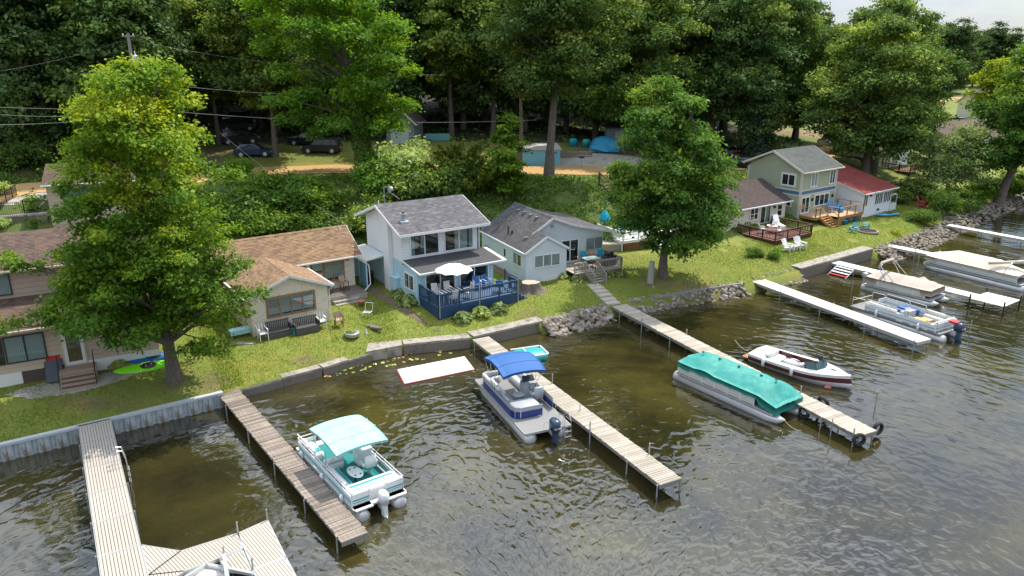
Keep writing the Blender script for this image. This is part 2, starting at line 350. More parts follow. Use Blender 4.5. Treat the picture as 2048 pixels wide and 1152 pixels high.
# ================================================================ shore structures
def pl_at(i,t=0): return shl[i]
def corrugated(p,q,n,name,label):
    p=Vector((*p,0));q=Vector((*q,0)); L_=(q-p).length; d=(q-p)/L_; rz=math.atan2(d.y,d.x)
    rt=empty(name,(p.x,p.y,0),rz,label,'seawall')
    k=max(1,round(L_/ .76)); wd=L_/k
    pm=MB(); prof=[(0,0),(.14,0),(.22,-.16),(.5,-.16),(.58,0),(1,0)]
    pr=[(a*wd,b) for a,b in [(0,-.10),(.30,-.10),(.36,0),(.58,0),(.64,-.10),(1,-.10)]]
    Vv=[(x,y,-.8) for x,y in pr]+[(x,y,.80) for x,y in pr]+[(x,y+.03,-.8) for x,y in pr]+[(x,y+.03,.80) for x,y in pr]
    n_=len(pr); pm.add(Vv,[(i,i+1,n_+i+1,n_+i) for i in range(n_-1)]+[(n_+i,n_+i+1,3*n_+i+1,3*n_+i) for i in range(n_-1)])
    me=pm.mesh('sheet_pile',M['steel'])
    for i in range(k): inst('sheet_pile',me,rt,(i*wd,0,0))
    MB().box(0,-.16,.80,L_,.14,.93).build('cap',M['steelcap'],rt)
corrugated(SH[2],SH[4],0,'seawall','corrugated steel seawall at far left, left of the tan aluminium dock')
corrugated(SH[4],SH[5],0,'seawall','corrugated steel seawall between the tan dock and the weathered plank dock')
def cwall(pts,wd,h,name,label,top=None,m='conc',jit=.05,seg=1.6):
    rt=empty(name,(*pts[0],0),0,label,'retaining wall'); o=Vector((*pts[0],0))
    P=[]
    for a,b in zip(pts[:-1],pts[1:]):
        a=Vector(a);b=Vector(b);L_=(b-a).length;k=max(1,round(L_/seg))
        for i in range(k): P.append((a.lerp(b,i/k),a.lerp(b,(i+1)/k)))
    for a,b in P:
        d=(b-a).normalized(); n=Vector((-d.y,d.x)); g=.012
        a2=a+d*g;b2=b-d*g; hh=h+random.uniform(-jit,jit); tw=random.uniform(-jit,jit)*.6
        m_=MB(); q=lambda v,z:(v.x-o.x,v.y-o.y,z)
        m_.hexa([q(a2-n*(.18+tw),-.9),q(b2-n*(.18+tw),-.9),q(b2+n*wd,-.9),q(a2+n*wd,-.9),q(a2-n*(.02+tw),hh-.06),q(b2-n*(.02-tw*.4),hh-.06),q(b2+n*wd,hh-.02),q(a2+n*wd,hh)],1)
        m_.hexa([q(a2-n*(.06+tw),hh-.13),q(b2-n*(.06+tw),hh-.13),q(b2+n*(wd+.02),hh-.12),q(a2+n*(wd+.02),hh-.12),q(a2-n*(.05+tw),hh),q(b2-n*(.05+tw),hh+.01),q(b2+n*(wd+.02),hh+.03),q(a2+n*(wd+.02),hh+.02)],0)
        s=m_.build('slab',[M[m],M['concd']],rt)
cwall([(-15.3,39.15),(-11.5,42.1)],.5,.56,'concrete_wall','low cracked concrete wall beside the weathered plank dock',jit=.06,seg=2.2)
cwall([(-11.4,42.15),SH[8]],.55,.57,'concrete_wall','tilted concrete wall in front of the cream cottage lawn',jit=.04,seg=2.1)
cwall([(-7.0,45.55),(-2.75,46.7)],.7,.74,'concrete_wall','concrete wall left of the blue boat\'s dock',jit=.01,seg=4.5)
cwall([(-2.55,46.75),SH[11]],.85,.80,'concrete_wall','concrete wall in front of the blue deck house',jit=.01,seg=5.6)
cwall([SH[14],(29,65.4),SH[15]],1.0,.98,'concrete_wall','rounded concrete wall in front of the green house lawn',jit=.01,seg=5.4)
# broken slab landing between the two walls
m_=MB(); m_.prism([(-9.2,44.3),(-7.1,45.4),(-7.3,46.6),(-8.6,48.0),(-9.6,46.9),(-9.3,45.7)],-.5,.70,0)
m_.build('concrete_landing',M['conc'],label='broken concrete landing slab between two shore walls',cat='slab')
# timber sleeper wall (right of the plank dock with the teal boat)
def sleeper(a,b,label):
    a=Vector(a);b=Vector(b);d=(b-a).normalized(); L_=(b-a).length
    rt=empty('sleeper_wall',(*a,0),math.atan2(d.y,d.x),label,'sleeper wall')
    k=max(2,round(L_/2.6))
    for i in range(k):
        for j in range(2): MB().box(i*L_/k+.01,-.12+.02*j,.42+j*.22,(i+1)*L_/k-.01,.12,.63+j*.22).build('sleeper',M['wpost'],rt)
sleeper((10.8,54.9),(18.6,58.5),'dark timber sleeper edging along the lawn right of the maple')
# ---- riprap stones
def stone_mesh(sd):
    bm=__import__('bmesh').new(); import bmesh
    bmesh.ops.create_icosphere(bm,subdivisions=2,radius=.5); rnd=random.Random(sd)
    pl=[(Vector((rnd.gauss(0,1),rnd.gauss(0,1),rnd.gauss(0,1))).normalized(),rnd.uniform(.30,.46)) for _ in range(9)]
    for v in bm.verts:
        for n_,d_ in pl:
            k=v.co.dot(n_)
            if k>d_: v.co-=n_*(k-d_)*.9
        v.co.x*=1.25; v.co.z*=.8
    me=bpy.data.meshes.new('stone'); bm.to_mesh(me); bm.free(); return me
t=NT('field_stone'); r=t.n('ShaderNodeObjectInfo').outputs['Random']; rr=t.n('ShaderNodeValToRGB',{'Fac':r}); e=rr.color_ramp.elements
e[0].color=(.26,.23,.19,1);e[1].color=(.44,.42,.38,1)
for p_,c_ in ((.2,(.13,.105,.085)),(.4,(.36,.30,.24)),(.6,(.17,.15,.13)),(.8,(.30,.22,.16))):
    q=e.new(p_); q.color=(*c_,1)
pz=t.pos('Object'); c=t.mix(t.math('MULTIPLY',t.noise(pz,4,5,.7),.6),rr.outputs[0],(.12,.10,.085)); M['stone']=t.fin(c,.85,t.bump(t.noise(pz,7,5),.4,.05))
STN=[stone_mesh(i) for i in range(6)]
for s_ in STN: s_.materials.append(M['stone'])
def riprap(pts,wd,n,label,smin=.28,smax=.52,stuff=False,skip=None):
    P=[Vector(p) for p in pts]; seg=[(a,b,(b-a).length) for a,b in zip(P[:-1],P[1:])]; T=sum(s[2] for s in seg)
    rt=empty('riprap',(P[0].x,P[0].y,0),0,label,'rock bank'); o=Vector((P[0].x,P[0].y,0)); L_=[]
    for k in range(n):
        u=random.random()*T
        for a,b,l in seg:
            if u<=l: break
            u-=l
        d=(b-a).normalized(); nr=Vector((d.y,-d.x)); across=random.uniform(-.45,wd); q=a+d*u+nr*across
        z=.80-max(0,across)*.85/wd*1.05+random.uniform(-.02,.10); s=random.uniform(smin,smax)*(1.1 if across>0 else .8)
        if skip and skip[0]<q.x<skip[1]: continue
        L_.append((q,z-.1,s))
    L_.sort(key=lambda a:a[0].y)
    if not stuff:
        for q,z,s in L_: inst('stone',random.choice(STN),rt,(q.x-o.x,q.y-o.y,z),(random.uniform(-.5,.5),random.uniform(-.5,.5),random.uniform(0,6)),(s,s*random.uniform(.75,1.1),s*random.uniform(.8,1.1)))
    else:
        m_=MB(); src=[([tuple(v.co) for v in st.vertices],[tuple(p.vertices) for p in st.polygons]) for st in STN]
        for q,z,s in L_:
            vs,fs=random.choice(src); Mx=Matrix.Translation((q.x-o.x,q.y-o.y,z))@Matrix.Rotation(random.uniform(0,6),4,'Z')@Matrix.Scale(s,4)
            m_.add([Mx@Vector(v) for v in vs],fs)
        t=NT('rock_mix'); c=t.mix(t.n('ShaderNodeNewGeometry').outputs['Random Per Island'],(.09,.07,.05),(.30,.26,.21))
        m_.build('rocks',t.fin(c,.9),rt,kind='stuff')
riprap([(2.2,49.6),(4.6,51.3),(6.9,53.0)],1.35,290,'bank of pale boulders left of the long plank dock')
riprap([(8.4,53.9),(13,56.0),(18.8,58.6)],.95,290,'bank of mixed boulders under the timber sleeper edging',.26,.46)
riprap([(19.9,59.9),(24.6,62.9)],1.3,190,'small boulder bank behind the white dock',.24,.44)
riprap([(33.9,69.2),(40,74.2),(45.9,79.7)],2.2,900,'rubble slope between two white docks at right',.18,.36,stuff=True)
riprap([(45.9,79.7),(53,86.2),(60.8,93.4),(75,99.2)],2.0,900,'rubble shore beyond the narrow far dock',.2,.42,stuff=True)
# ================================================================ docks
def dock(c0,c1,wd,z,pw,mat_,label,posts,post_h=.45,gap=.012,th=.04,fr='wpost',side=(-1,1),poster='galv',jit=.012):
    a=Vector(c0).to_2d();b=Vector(c1).to_2d();d=b-a;L_=d.length;rz=math.atan2(d.y,d.x)
    rt=empty('dock',(a.x,a.y,0),rz,label,'dock')
    n=int(L_/pw); pw=L_/n; ms=[]
    for k in range(4):
        m_=MB(); e=random.uniform(-jit,jit)*1.5; m_.hexa([(gap/2,-wd/2-e,z-th),(pw-gap/2,-wd/2-e*.5,z-th),(pw-gap/2,wd/2+e,z-th),(gap/2,wd/2+e,z-th),(gap/2,-wd/2-e,z),(pw-gap/2,-wd/2-e*.5,z+.003),(pw-gap/2,wd/2+e,z),(gap/2,wd/2+e,z+.003)]); ms.append(m_.mesh('plank',mat_))
    for i in range(n): inst('plank',random.choice(ms),rt,(i*pw,random.uniform(-jit,jit),random.uniform(-jit,jit)*.4),(0,0,random.uniform(-jit,jit)*.4))
    for sgn in (-1,1):
        MB().box(0,sgn*(wd/2-.09)-.02,z-.24,L_,sgn*(wd/2-.09)+.02,z-th-.002).build('stringer',M[fr],rt)
    MB().box(L_+.002,-wd/2,z-.22,L_+.04,wd/2,z-.005).build('end_board',M[fr],rt)
    pm=MB(); pm.tube([(0,0,-1.2),(0,0,z+post_h)],.035,8); pme=pm.mesh('post',M[poster])
    pm=MB(); pm.tube([(0,0,-1.2),(0,0,z-.05)],.035,8); pme2=pm.mesh('post',M[poster])
    for i,u in enumerate(posts):
        for sgn in side:
            inst('post',pme if (i+sgn)%3==0 else pme2,rt,(u*L_,sgn*(wd/2+.04),0),(random.uniform(-.02,.02),random.uniform(-.02,.02),0))
    return rt,L_
def mid(a,b): return (Vector(a)+Vector(b))/2
Z=.7
d1,_=dock(mid(G(421,760,Z),G(447,754,Z)),mid(G(735,1065,Z),G(683,1082,Z)),1.12,Z,.15,M['gwood'],'weathered grey plank dock beside the turquoise canopy boat',[.2,.4,.6,.8,.98],.05,jit=.03)
d2,_=dock(mid(G(947,680,Z),G(975,672,Z)),mid(G(1363,953,Z),G(1318,972,Z)),1.2,Z,.145,M['lwood'],'pale plank dock beside the blue canopy pontoon boat',[.02,.22,.42,.55,.72,.88,.995],.55,gap=.022)
d3,_=dock(mid(G(1213,609,Z),G(1242,601,Z)),mid(G(1752,857,Z),G(1718,876,Z)),1.3,Z,.15,M['mwood'],'long plank dock with tyres hung on its end',[.08,.2,.34,.5,.62,.78,.9,.99],.35,gap=.02)
d4,_=dock(mid(G(1490,558,Z),G(1515,553,Z)),mid(G(1862,675,Z),G(1833,687,Z)),1.35,Z,.3,M['whitedeck'],'smooth white dock beside the open white pontoon boat',[.02,.25,.5,.75,.99],.1,gap=.006,fr='alu',jit=.0)
p0=mid(G(1650,523,Z),G(1668,519,Z)); p1=mid(G(1943,596,Z),G(1962,588,Z))
d5,L5=dock(p0,p1,1.2,Z,.3,M['whitedeck'],'white dock with a square end platform behind the beige covered boat',[.05,.3,.55,.8],.15,gap=.01,fr='alu',jit=0)
q=[G(1928,599,Z),G(1972,587,Z),G(2025,600,Z),G(1992,614,Z)]
dd=(p1-p0).normalized(); nn=Vector((-dd.y,dd.x,0))
for k in range(8):
    o=dd*(k*.3)
    MB().prism([p1+o-nn*1.0+dd*.02,p1+o+dd*.29-nn*1.0,p1+o+dd*.29+nn*1.7,p1+o+nn*1.7+dd*.02],Z-.04,Z+.006).build('dock_board',M['whitedeck'],d5)
for ch in d5.children:
    if ch.name.startswith('dock_board'): ch.matrix_parent_inverse=d5.matrix_world.inverted() if False else (Matrix.Translation(d5.location)@Matrix.Rotation(d5.rotation_euler.z,4,'Z')).inverted()
for a_,b_ in ((0,-1.0),(0,1.7),(2.4,-1.0),(2.4,1.7)):
    q=p1+dd*a_+nn*b_; m_=MB().tube([(q.x,q.y,-1.2),(q.x,q.y,Z+.35)],.06,8); o=m_.build('post',M['black'],d5); o.matrix_parent_inverse=(Matrix.Translation(d5.location)@Matrix.Rotation(d5.rotation_euler.z,4,'Z')).inverted()
d6,_=dock(mid(G(1760,490,Z),G(1772,486,Z)),mid(G(1945,528,Z),G(1957,522,Z)),1.0,Z,.3,M['whitedeck'],'narrow white dock leading to the largest beige covered boat',[.2,.4,.6,.8],.4,gap=.01,fr='alu',jit=0)
d7,_=dock(mid(G(1893,452,Z),G(1900,447,Z)),mid(G(2090,488,Z),G(2095,483,Z)),.9,Z,.3,M['whitedeck'],'farthest narrow pale dock near the right edge',[.15,.35,.55,.75],.2,gap=.01,fr='alu',jit=0)
# swim steps beside the square-ended white dock
st=empty('swim_steps',G(1690,548,.0),math.atan2(dd.y,dd.x),'white swim steps standing in the water beside a white dock','steps')
for i in range(4): MB().box(-.8,-.3-.32*i,.55-.16*i,.8,-.02-.32*i,.60-.16*i).build('tread',M['white'] if i<3 else M['red'],st)
for x in (-.82,.82): MB().bar((x,0,.6),(x,-1.3,-.05),.05,.1).bar((x,-.1,.6),(x,-.1,-.6),.05,.05).bar((x,-1.1,.1),(x,-1.1,-.6),.05,.05).build('side_rail',M['alu'],st)
# ---- tan aluminium dock at lower left, in panels
t0=mid(G(157,850,.93),G(217,840,.93)); t1=mid(G(202,1152,.93),G(292,1135,.93))
a0=G(157,850,.93).xy; a1=G(202,1152,.93).xy
dirv=(a1-a0).normalized(); nrm=Vector((-dirv.y,dirv.x))
rz=math.atan2(dirv.y,dirv.x); TW=1.42
td=empty('aluminium_dock',(a0.x,a0.y,0),rz,'tan slatted aluminium dock with an angled platform at lower left','dock')
ZA=.93
def slat_panel(x0,y0,x1,y1,along='x',holes=False):
    L_=x1-x0;W_=y1-y0
    m_=MB(); n=int(W_/.115); w_=W_/n
    for i in range(n): m_.box(x0+.05,y0+i*w_+.012,ZA-.04,x1-.05,y0+(i+1)*w_-.008,ZA,0)
    p_=m_.build('slats',M['tandeck'],td,kind='stuff')
    f_=MB(); f_.box(x0,y0-.03,ZA-.16,x1,y0,ZA+.004).box(x0,y1,ZA-.16,x1,y1+.03,ZA+.004).box(x0,y0,ZA-.16,x0+.045,y1,ZA+.005).box(x1-.045,y0,ZA-.16,x1,y1,ZA+.005)
    f_.build('panel_frame',M['alu'],td)
SL=2.42
for i in range(8): slat_panel(i*SL,0,i*SL+SL-.004,TW)
# platform, going right from the 6th panel
bx=4.62*SL
m_=MB()
def loc2(px,py): v=G(px,py,ZA).xy-a0; return (v.dot(dirv),v.dot(nrm))
A=loc2(275,1090);B=loc2(363,1102);C=loc2(478,1064)
def strip(poly,ang,name='platform_panel'):
    "boards cut to a polygon"
    m_=MB(); ca,sa=math.cos(ang),math.sin(ang); R2=[(p[0]*ca+p[1]*sa,-p[0]*sa+p[1]*ca) for p in poly]
    ylo=min(p[1] for p in R2);yhi=max(p[1] for p in R2); y=ylo
    while y<yhi-.02:
        ya,yb=y+.01,min(y+.105,yhi)
        def xr(yy):
            X=[]
            for i in range(len(R2)):
                (ax,ay),(bx_,by)=R2[i-1],R2[i]
                if (ay-yy)*(by-yy)<=0 and ay!=by: X.append(ax+(bx_-ax)*(yy-ay)/(by-ay))
            return (min(X),max(X)) if len(X)>=2 else None
        r0,r1=xr(ya),xr(yb-.001)
        if r0 and r1:
            q=[(r0[0],ya),(r0[1],ya),(r1[1],yb),(r1[0],yb)]; q=[(x*ca-y_*sa,x*sa+y_*ca) for x,y_ in q]
            m_.prism(q,ZA-.04,ZA,0)
        y+=.115
    m_.build('slats',M['tandeck'],td,kind='stuff')
    f_=MB()
    for i in range(len(poly)):
        p,q=poly[i-1],poly[i]; f_.bar((*p,ZA-.07),(*q,ZA-.07),.05,.15)
    f_.build('panel_frame',M['alu'],td)
TWr=TW+.04
C1=(C[0],C[1]); D_=loc2(537,1040); E_=loc2(597,1160)
pA=loc2(275,1092); pB=loc2(361,1102); pC=loc2(476,1066); pD=loc2(296,1150)
strip([(pA[0],TWr),pB,(pD[0],TWr)],.25)
strip([(pD[0],TWr),pB,pC,loc2(485,1098),loc2(368,1142)],.25)
strip([(pD[0],TWr),loc2(368,1142),loc2(335,1165),loc2(300,1185)],0)
strip([pC,loc2(535,1040),loc2(571,1113),loc2(506,1138)],.15)
strip([loc2(506,1140),loc2(572,1115),loc2(625,1215),loc2(550,1240)],.15)
strip([loc2(440,1118),loc2(485,1100),loc2(503,1142),loc2(450,1138)],.15)
for x,y in [(0.1,-.08),(SL,-.08),(2*SL,-.08),(3*SL,-.08),(4*SL,-.08),(5*SL,-.08),(3*SL,TW+.08),(4*SL,TW+.08),(*pC,),(*loc2(535,1040),),(*loc2(506,1138),),(*loc2(449,1116),)]:
    hh=.5 if y>TW+.2 else .06
    MB().tube([(x,y,-1.3),(x,y,ZA+hh)],.033,8).build('post',M['galv'],td)
# ladder on the tan dock
lx,ly=loc2(240,925)
ld=MB()
for k in (0,.42):
    ld.tube([(lx+k,TW-.25,ZA+.02),(lx+k,TW-.25,ZA+.55),(lx+k,TW-.1,ZA+.8),(lx+k,TW+.12,ZA+.75),(lx+k,TW+.22,ZA+.3),(lx+k,TW+.3,-.6)],.024,6)
for z_ in (-.25,.05,.35,.65): ld.bar((lx,TW+.26,z_),(lx+.42,TW+.26,z_),.09,.03)
o=ld.build('dock_ladder',M['alu'],None,label='bent pipe ladder on the tan aluminium dock',cat='ladder'); o.location=td.location; o.rotation_euler=td.rotation_euler
# boat lift at the bottom edge with the tip of a boat
la,lb,lc=G(405,1142,1.0),G(447,1136,1.05),G(505,1150,1.0)
lf=MB(); lf.bar(G(370,1156,1.0),G(413,1130,1.0),.12,.12).bar(G(413,1130,1.0),G(452,1137,1.0),.12,.12).bar(G(452,1137,1.0),G(506,1148,1.0),.12,.12).bar(G(448,1110,1.35),G(456,1165,1.35),.14,.14)
lf.bar(G(448,1112,1.3),G(448,1112,1.3)-Vector((0,0,2.3)),.1,.1); lf.build('boat_lift',M['alu'],label='grey steel boat lift frame at the bottom edge of the tan dock',cat='boat lift')
# ---- tyres
def tyre(loc,ax,label,group,r=.28):
    m_=MB(); N=18;K=8
    V_=[(math.cos(2*PI*i/N)*(r+.085*math.cos(2*PI*k/K)),math.sin(2*PI*i/N)*(r+.085*math.cos(2*PI*k/K)),.11*math.sin(2*PI*k/K)) for i in range(N) for k in range(K)]
    m_.add(V_,[(i*K+k,((i+1)%N)*K+k,((i+1)%N)*K+(k+1)%K,i*K+(k+1)%K) for i in range(N) for k in range(K)])
    o=m_.build('tyre',M['rubber'],None,True,label=label,cat='tyre',group=group); o.location=loc; o.rotation_euler=ax; return o
e0=mid(G(1752,857,Z),G(1718,876,Z)); dz=(Vector(d3.location)-e0); dz.z=0; dz.normalize(); d3r=d3.rotation_euler.z
n3=Vector((-dz.y,dz.x,0))
g_='tyres hung along the long dock'
tyre(Vector((G(1752,857,.45)))+Vector((.1,0,0)),(PI/2,0,d3r+PI/2),'tyre on the right corner of the long dock\'s end',g_)
tyre(Vector((G(1716,877,.45)))-Vector((.0,.12,0)),(PI/2,0,d3r+PI/2-.3),'tyre on the near left corner of the long dock\'s end',g_)
tyre(G(1647,803,.6),(PI/2+.5,0,d3r),'tyre on the long dock\'s far edge beyond the teal cover',g_)
tyre(G(1608,826,.30),(PI/2,0,d3r),'tyre between the teal covered boat and the long dock',g_)
# loose mooring poles in the water
for i,(px,py,top,lb_) in enumerate([(1750,812,.9,'thin metal pole in open water right of the long dock'),(1660,872,1.0,'thin pole beside the long dock near its tyred end'),(1158,845,1.1,'mooring pole beside the pale dock by the blue boat\'s ladder'),(1938,668,1.0,'thin pole in open water right of the open white boat'),(1868,680,1.3,'pole at the end corner of the white dock'),(1703,583,.9,'thin pole in the water by the bow of the open boat'),(1834,535,1.1,'thin pole between the two beige covered boats')]):
    q=G(px,py,0); MB().tube([(q.x,q.y,-1),(q.x+.03,q.y,top)],.03,6).build('mooring_pole',M['galv'],None,label=lb_,cat='pole')
# white swim mat
f0,f1,f2=G(793,738,.12),G(930,711,.12),G(950,737,.12); f3=G(808,762,.12)
f3=f0+(f2-f1)
m_=MB(); m_.prism([f0,f3,f2,f1],.0,.045,1); m_.prism([f0.lerp(f2,.012),f3.lerp(f1,.012),f2.lerp(f0,.012),f1.lerp(f3,.012)],.045,.09,0)
m_.build('swim_mat',[M['white'],M['red']],None,label='long white floating mat edged in red near the shore wall',cat='swim mat')
# ================================================================ building kit
SEAM={}
class Wall:
    "a wall line in a house's own frame; outward is to the right of a->b"
    def __init__(s,a,b): s.a=Vector(a);s.b=Vector(b);s.L=(s.b-s.a).length;s.d=(s.b-s.a)/s.L;s.n=Vector((s.d.y,-s.d.x))
    def p(s,u,o,z): q=s.a+s.d*u+s.n*o; return (q.x,q.y,z)
    def box(s,mb,u0,u1,z0,z1,o0,o1,m=0):
        return mb.hexa([s.p(u0,o1,z0),s.p(u1,o1,z0),s.p(u1,o0,z0),s.p(u0,o0,z0),s.p(u0,o1,z1),s.p(u1,o1,z1),s.p(u1,o0,z1),s.p(u0,o0,z1)],m)
def top_flat(z): return lambda u:z
def top_gable(L_,ze,zr,up=None):
    up=L_/2 if up is None else up
    return lambda u: ze+(zr-ze)*(u/up) if u<=up else ze+(zr-ze)*((L_-u)/(L_-up))
def core(rt,W,z0,topf,m,th=.12,name='wall',us=None):
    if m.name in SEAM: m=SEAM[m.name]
    us=us or [0,W.L]; n=len(us); P=[W.p(u,0,z0) for u in us]+[W.p(u,0,topf(u)) for u in us[::-1]]
    off=W.n*(-th); return MB().ext(P,(off.x,off.y,0)).build(name,m,rt)
def siding(rt,W,z0,z1,topf,m,lap=.15,proud=.022,vert=False,rough=.0,name='siding_board',joined=True,holes=()):
    mb=MB(); z=z0; uu=np.linspace(0,W.L,161); tops=np.array([topf(u) for u in uu]); objs=[]
    if vert:
        u=0
        while u<W.L-.02:
            ue=min(u+lap,W.L); t0=min(topf(u+.01),z1);t1=min(topf(ue-.01),z1); g=.008
            P=[W.p(u+g,0,z0),W.p(ue-g,0,z0),W.p(ue-g,proud,z0),W.p(u+g,proud,z0),W.p(u+g,0,t0),W.p(ue-g,0,t1),W.p(ue-g,proud,t1),W.p(u+g,proud,t0)]
            mb.hexa([P[i] for i in (3,2,1,0,7,6,5,4)]); u+=lap
        return mb.build(name,m,rt,kind='stuff')
    gp=.012 if lap<.16 else .02; proud=.03
    tmx=float(tops.max()); z1=min(z1,tmx)
    while z<z1-.03:
        ze=min(z+lap,z1); ok=uu[tops>=z+.02]
        if len(ok)<2: break
        a,b=ok[0],ok[-1]; ok2=uu[tops>=ze-.004]; a2,b2=(ok2[0],ok2[-1]) if len(ok2)>1 else ((a+b)/2,(a+b)/2)
        iv=[(a,b,a2,b2)]
        m_=MB() if not joined else mb
        ja,jb=random.uniform(-rough,rough),random.uniform(-rough,rough)
        P=[W.p(a,proud+ja,z),W.p(b,proud+jb,z),W.p(b,-.02,z),W.p(a,-.02,z),W.p(a2,.012,ze-gp),W.p(b2,.012,ze-gp),W.p(b2,-.02,ze-gp),W.p(a2,-.02,ze-gp)]
        m_.hexa(P)
        if not joined: objs.append(m_.build(name,m,rt))
        z+=lap
    if joined: return mb.build('siding',m,rt,kind='stuff')
def m_glass(name,c=(.03,.038,.042),rough=.06):
    t=NT(name); p=t.pos('Geo'); n=t.noise(p,1.3,3,.6); col=t.mix(t.ramp(n,.35,.7),c,tuple(min(1,x*2.2+.01) for x in c))
    return t.fin(col,rough,IOR=1.52)
M['glass']=m_glass('window_glass'); M['curtain']=mat('curtain',(.52,.53,.52),.9,.12,3,stretch=(9,9,.3)); M['teal']=mat('teal_curtain',(.22,.40,.42),.9,.15,3,stretch=(9,9,.3))
M['paneglass']=None
def m_pane():
    t=NT('clear_pane'); tr=t.n('ShaderNodeBsdfTransparent',{0:(.80,.86,.86,1)}); gl=t.n('ShaderNodeBsdfGlossy',{'Roughness':.03}); 
    lw_=t.n('ShaderNodeLayerWeight',{'Blend':.5}); fr=t.math('ADD',t.math('MULTIPLY',t.math('POWER',lw_.outputs['Facing'],3.0),.55),.05); mx_=t.n('ShaderNodeMixShader',{0:fr,1:tr.outputs[0],2:gl.outputs[0]}); t.t.links.new(mx_.outputs[0],t.out.inputs[0]); return t.m
M['pane']=m_pane()
def window(rt,W,u0,u1,z0,z1,nx=1,ny=1,fm='white',fw=.07,cur=None,name='window',o=.045,trim=None,tw=.09,mul=.04):
    "frame with its panes (sub-parts), a dark panel painted as the unlit room and curtains"
    f=MB(); k=o
    W.box(f,u0,u1,z0,z0+fw,k-.02,k+.06);W.box(f,u0,u1,z1-fw,z1,k-.02,k+.06);W.box(f,u0,u0+fw,z0+fw,z1-fw,k-.02,k+.058);W.box(f,u1-fw,u1,z0+fw,z1-fw,k-.02,k+.058)
    if trim:
        W.box(f,u0-tw,u1+tw,z1,z1+tw,k-.02,k+.035,1);W.box(f,u0-tw,u1+tw,z0-tw,z0,k-.02,k+.04,1);W.box(f,u0-tw,u0,z0,z1,k-.02,k+.033,1);W.box(f,u1,u1+tw,z0,z1,k-.02,k+.033,1)
    iu0,iu1,iz0,iz1=u0+fw,u1-fw,z0+fw,z1-fw
    for i in range(1,nx): c=iu0+(iu1-iu0)*i/nx; W.box(f,c-mul,c+mul,iz0,iz1,k-.02,k+.055)
    for j in range(1,ny): c=iz0+(iz1-iz0)*j/ny; W.box(f,iu0,iu1,c-mul*.6,c+mul*.6,k-.02,k+.05)
    fo=f.build(name,[M[fm],M[trim or fm]],rt)
    b=MB(); W.box(b,iu0,iu1,iz0,iz1,k-.015,k+.0); b.build('room_shade_panel',M['dark'],fo)  # dark panel stands in for the unlit room behind the panes
    if cur:
        for (a,b_,zz,cm) in cur:
            c_=MB(); x0=iu0+(iu1-iu0)*a; x1=iu0+(iu1-iu0)*b_; n=max(2,int((x1-x0)/.09)); zb=iz0+(iz1-iz0)*zz
            for i in range(n): W.box(c_,x0+(x1-x0)*i/n,x0+(x1-x0)*(i+.9)/n,zb,iz1,k+.001+(i%2)*.004,k+.012+(i%2)*.004)
            c_.build('curtain',M[cm],fo)
    for i in range(nx):
        for j in range(ny):
            a=iu0+(iu1-iu0)*i/nx;b_=iu0+(iu1-iu0)*(i+1)/nx;c=iz0+(iz1-iz0)*j/ny;d=iz0+(iz1-iz0)*(j+1)/ny
            g=MB(); W.box(g,a+.01,b_-.01,c+.01,d-.01,k+.022,k+.030); g.build('pane',M['pane'],fo)
    return fo
def roof_slope(mb,e0,e1,r0,r1,row=.14,th=.10,step=.014,m=0,mu=1):
    "stepped shingle courses from the eave (e0,e1) up to the ridge (r0,r1) with a slab below"
    e0,e1,r0,r1=[Vector(v) for v in (e0,e1,r0,r1)]; n=(e1-e0).cross(r0-e0).normalized()
    if n.z<0: n=-n
    N=max(2,int((r0-e0).length/row))
    for i in range(N):
        a,b=i/N,(i+1)/N; p0=e0.lerp(r0,a);p1=e1.lerp(r1,a);q0=e0.lerp(r0,b);q1=e1.lerp(r1,b)
        mb.add([p0,p1,p1+n*(step+.004),p0+n*(step+.004),q0+n*.002,q1+n*.002],[(0,1,2,3),(3,2,5,4),(0,3,4),(1,5,2)],m)
    d=Vector((0,0,-th)); mb.hexa([e0+d,e1+d,r1+d,r0+d,e0-n*.001,e1-n*.001,r1-n*.001,r0-n*.001],mu)
def ridge_cap(mb,a,b,w=.16,m=0):
    a=Vector(a);b=Vector(b); d=(b-a).normalized(); s_=Vector((-d.y,d.x,0))*w
    mb.add([a-s_-Vector((0,0,w*.42)),a+Vector((0,0,.035)),a+s_-Vector((0,0,w*.42)),b-s_-Vector((0,0,w*.42)),b+Vector((0,0,.035)),b+s_-Vector((0,0,w*.42))],[(0,1,4,3),(1,2,5,4),(0,2,1),(3,4,5)],m)
def gutter(rt,a,b,mt='white',r=.06,down=None,name='gutter'):
    m_=MB(); a=Vector(a);b=Vector(b); m_.bar(a,b,.11,.1)
    g=m_.build(name,M[mt],rt)
    if down:
        m2=MB()
        for p,q in zip(down[:-1],down[1:]): m2.bar(p,q,.075,.06)
        m2.build('downspout',M[mt],rt)
    return g
def fascia(mb,a,b,h=.17,t=.03,m=0):
    mb.bar(Vector(a)-Vector((0,0,h/2-.02)),Vector(b)-Vector((0,0,h/2-.02)),t,h,m)
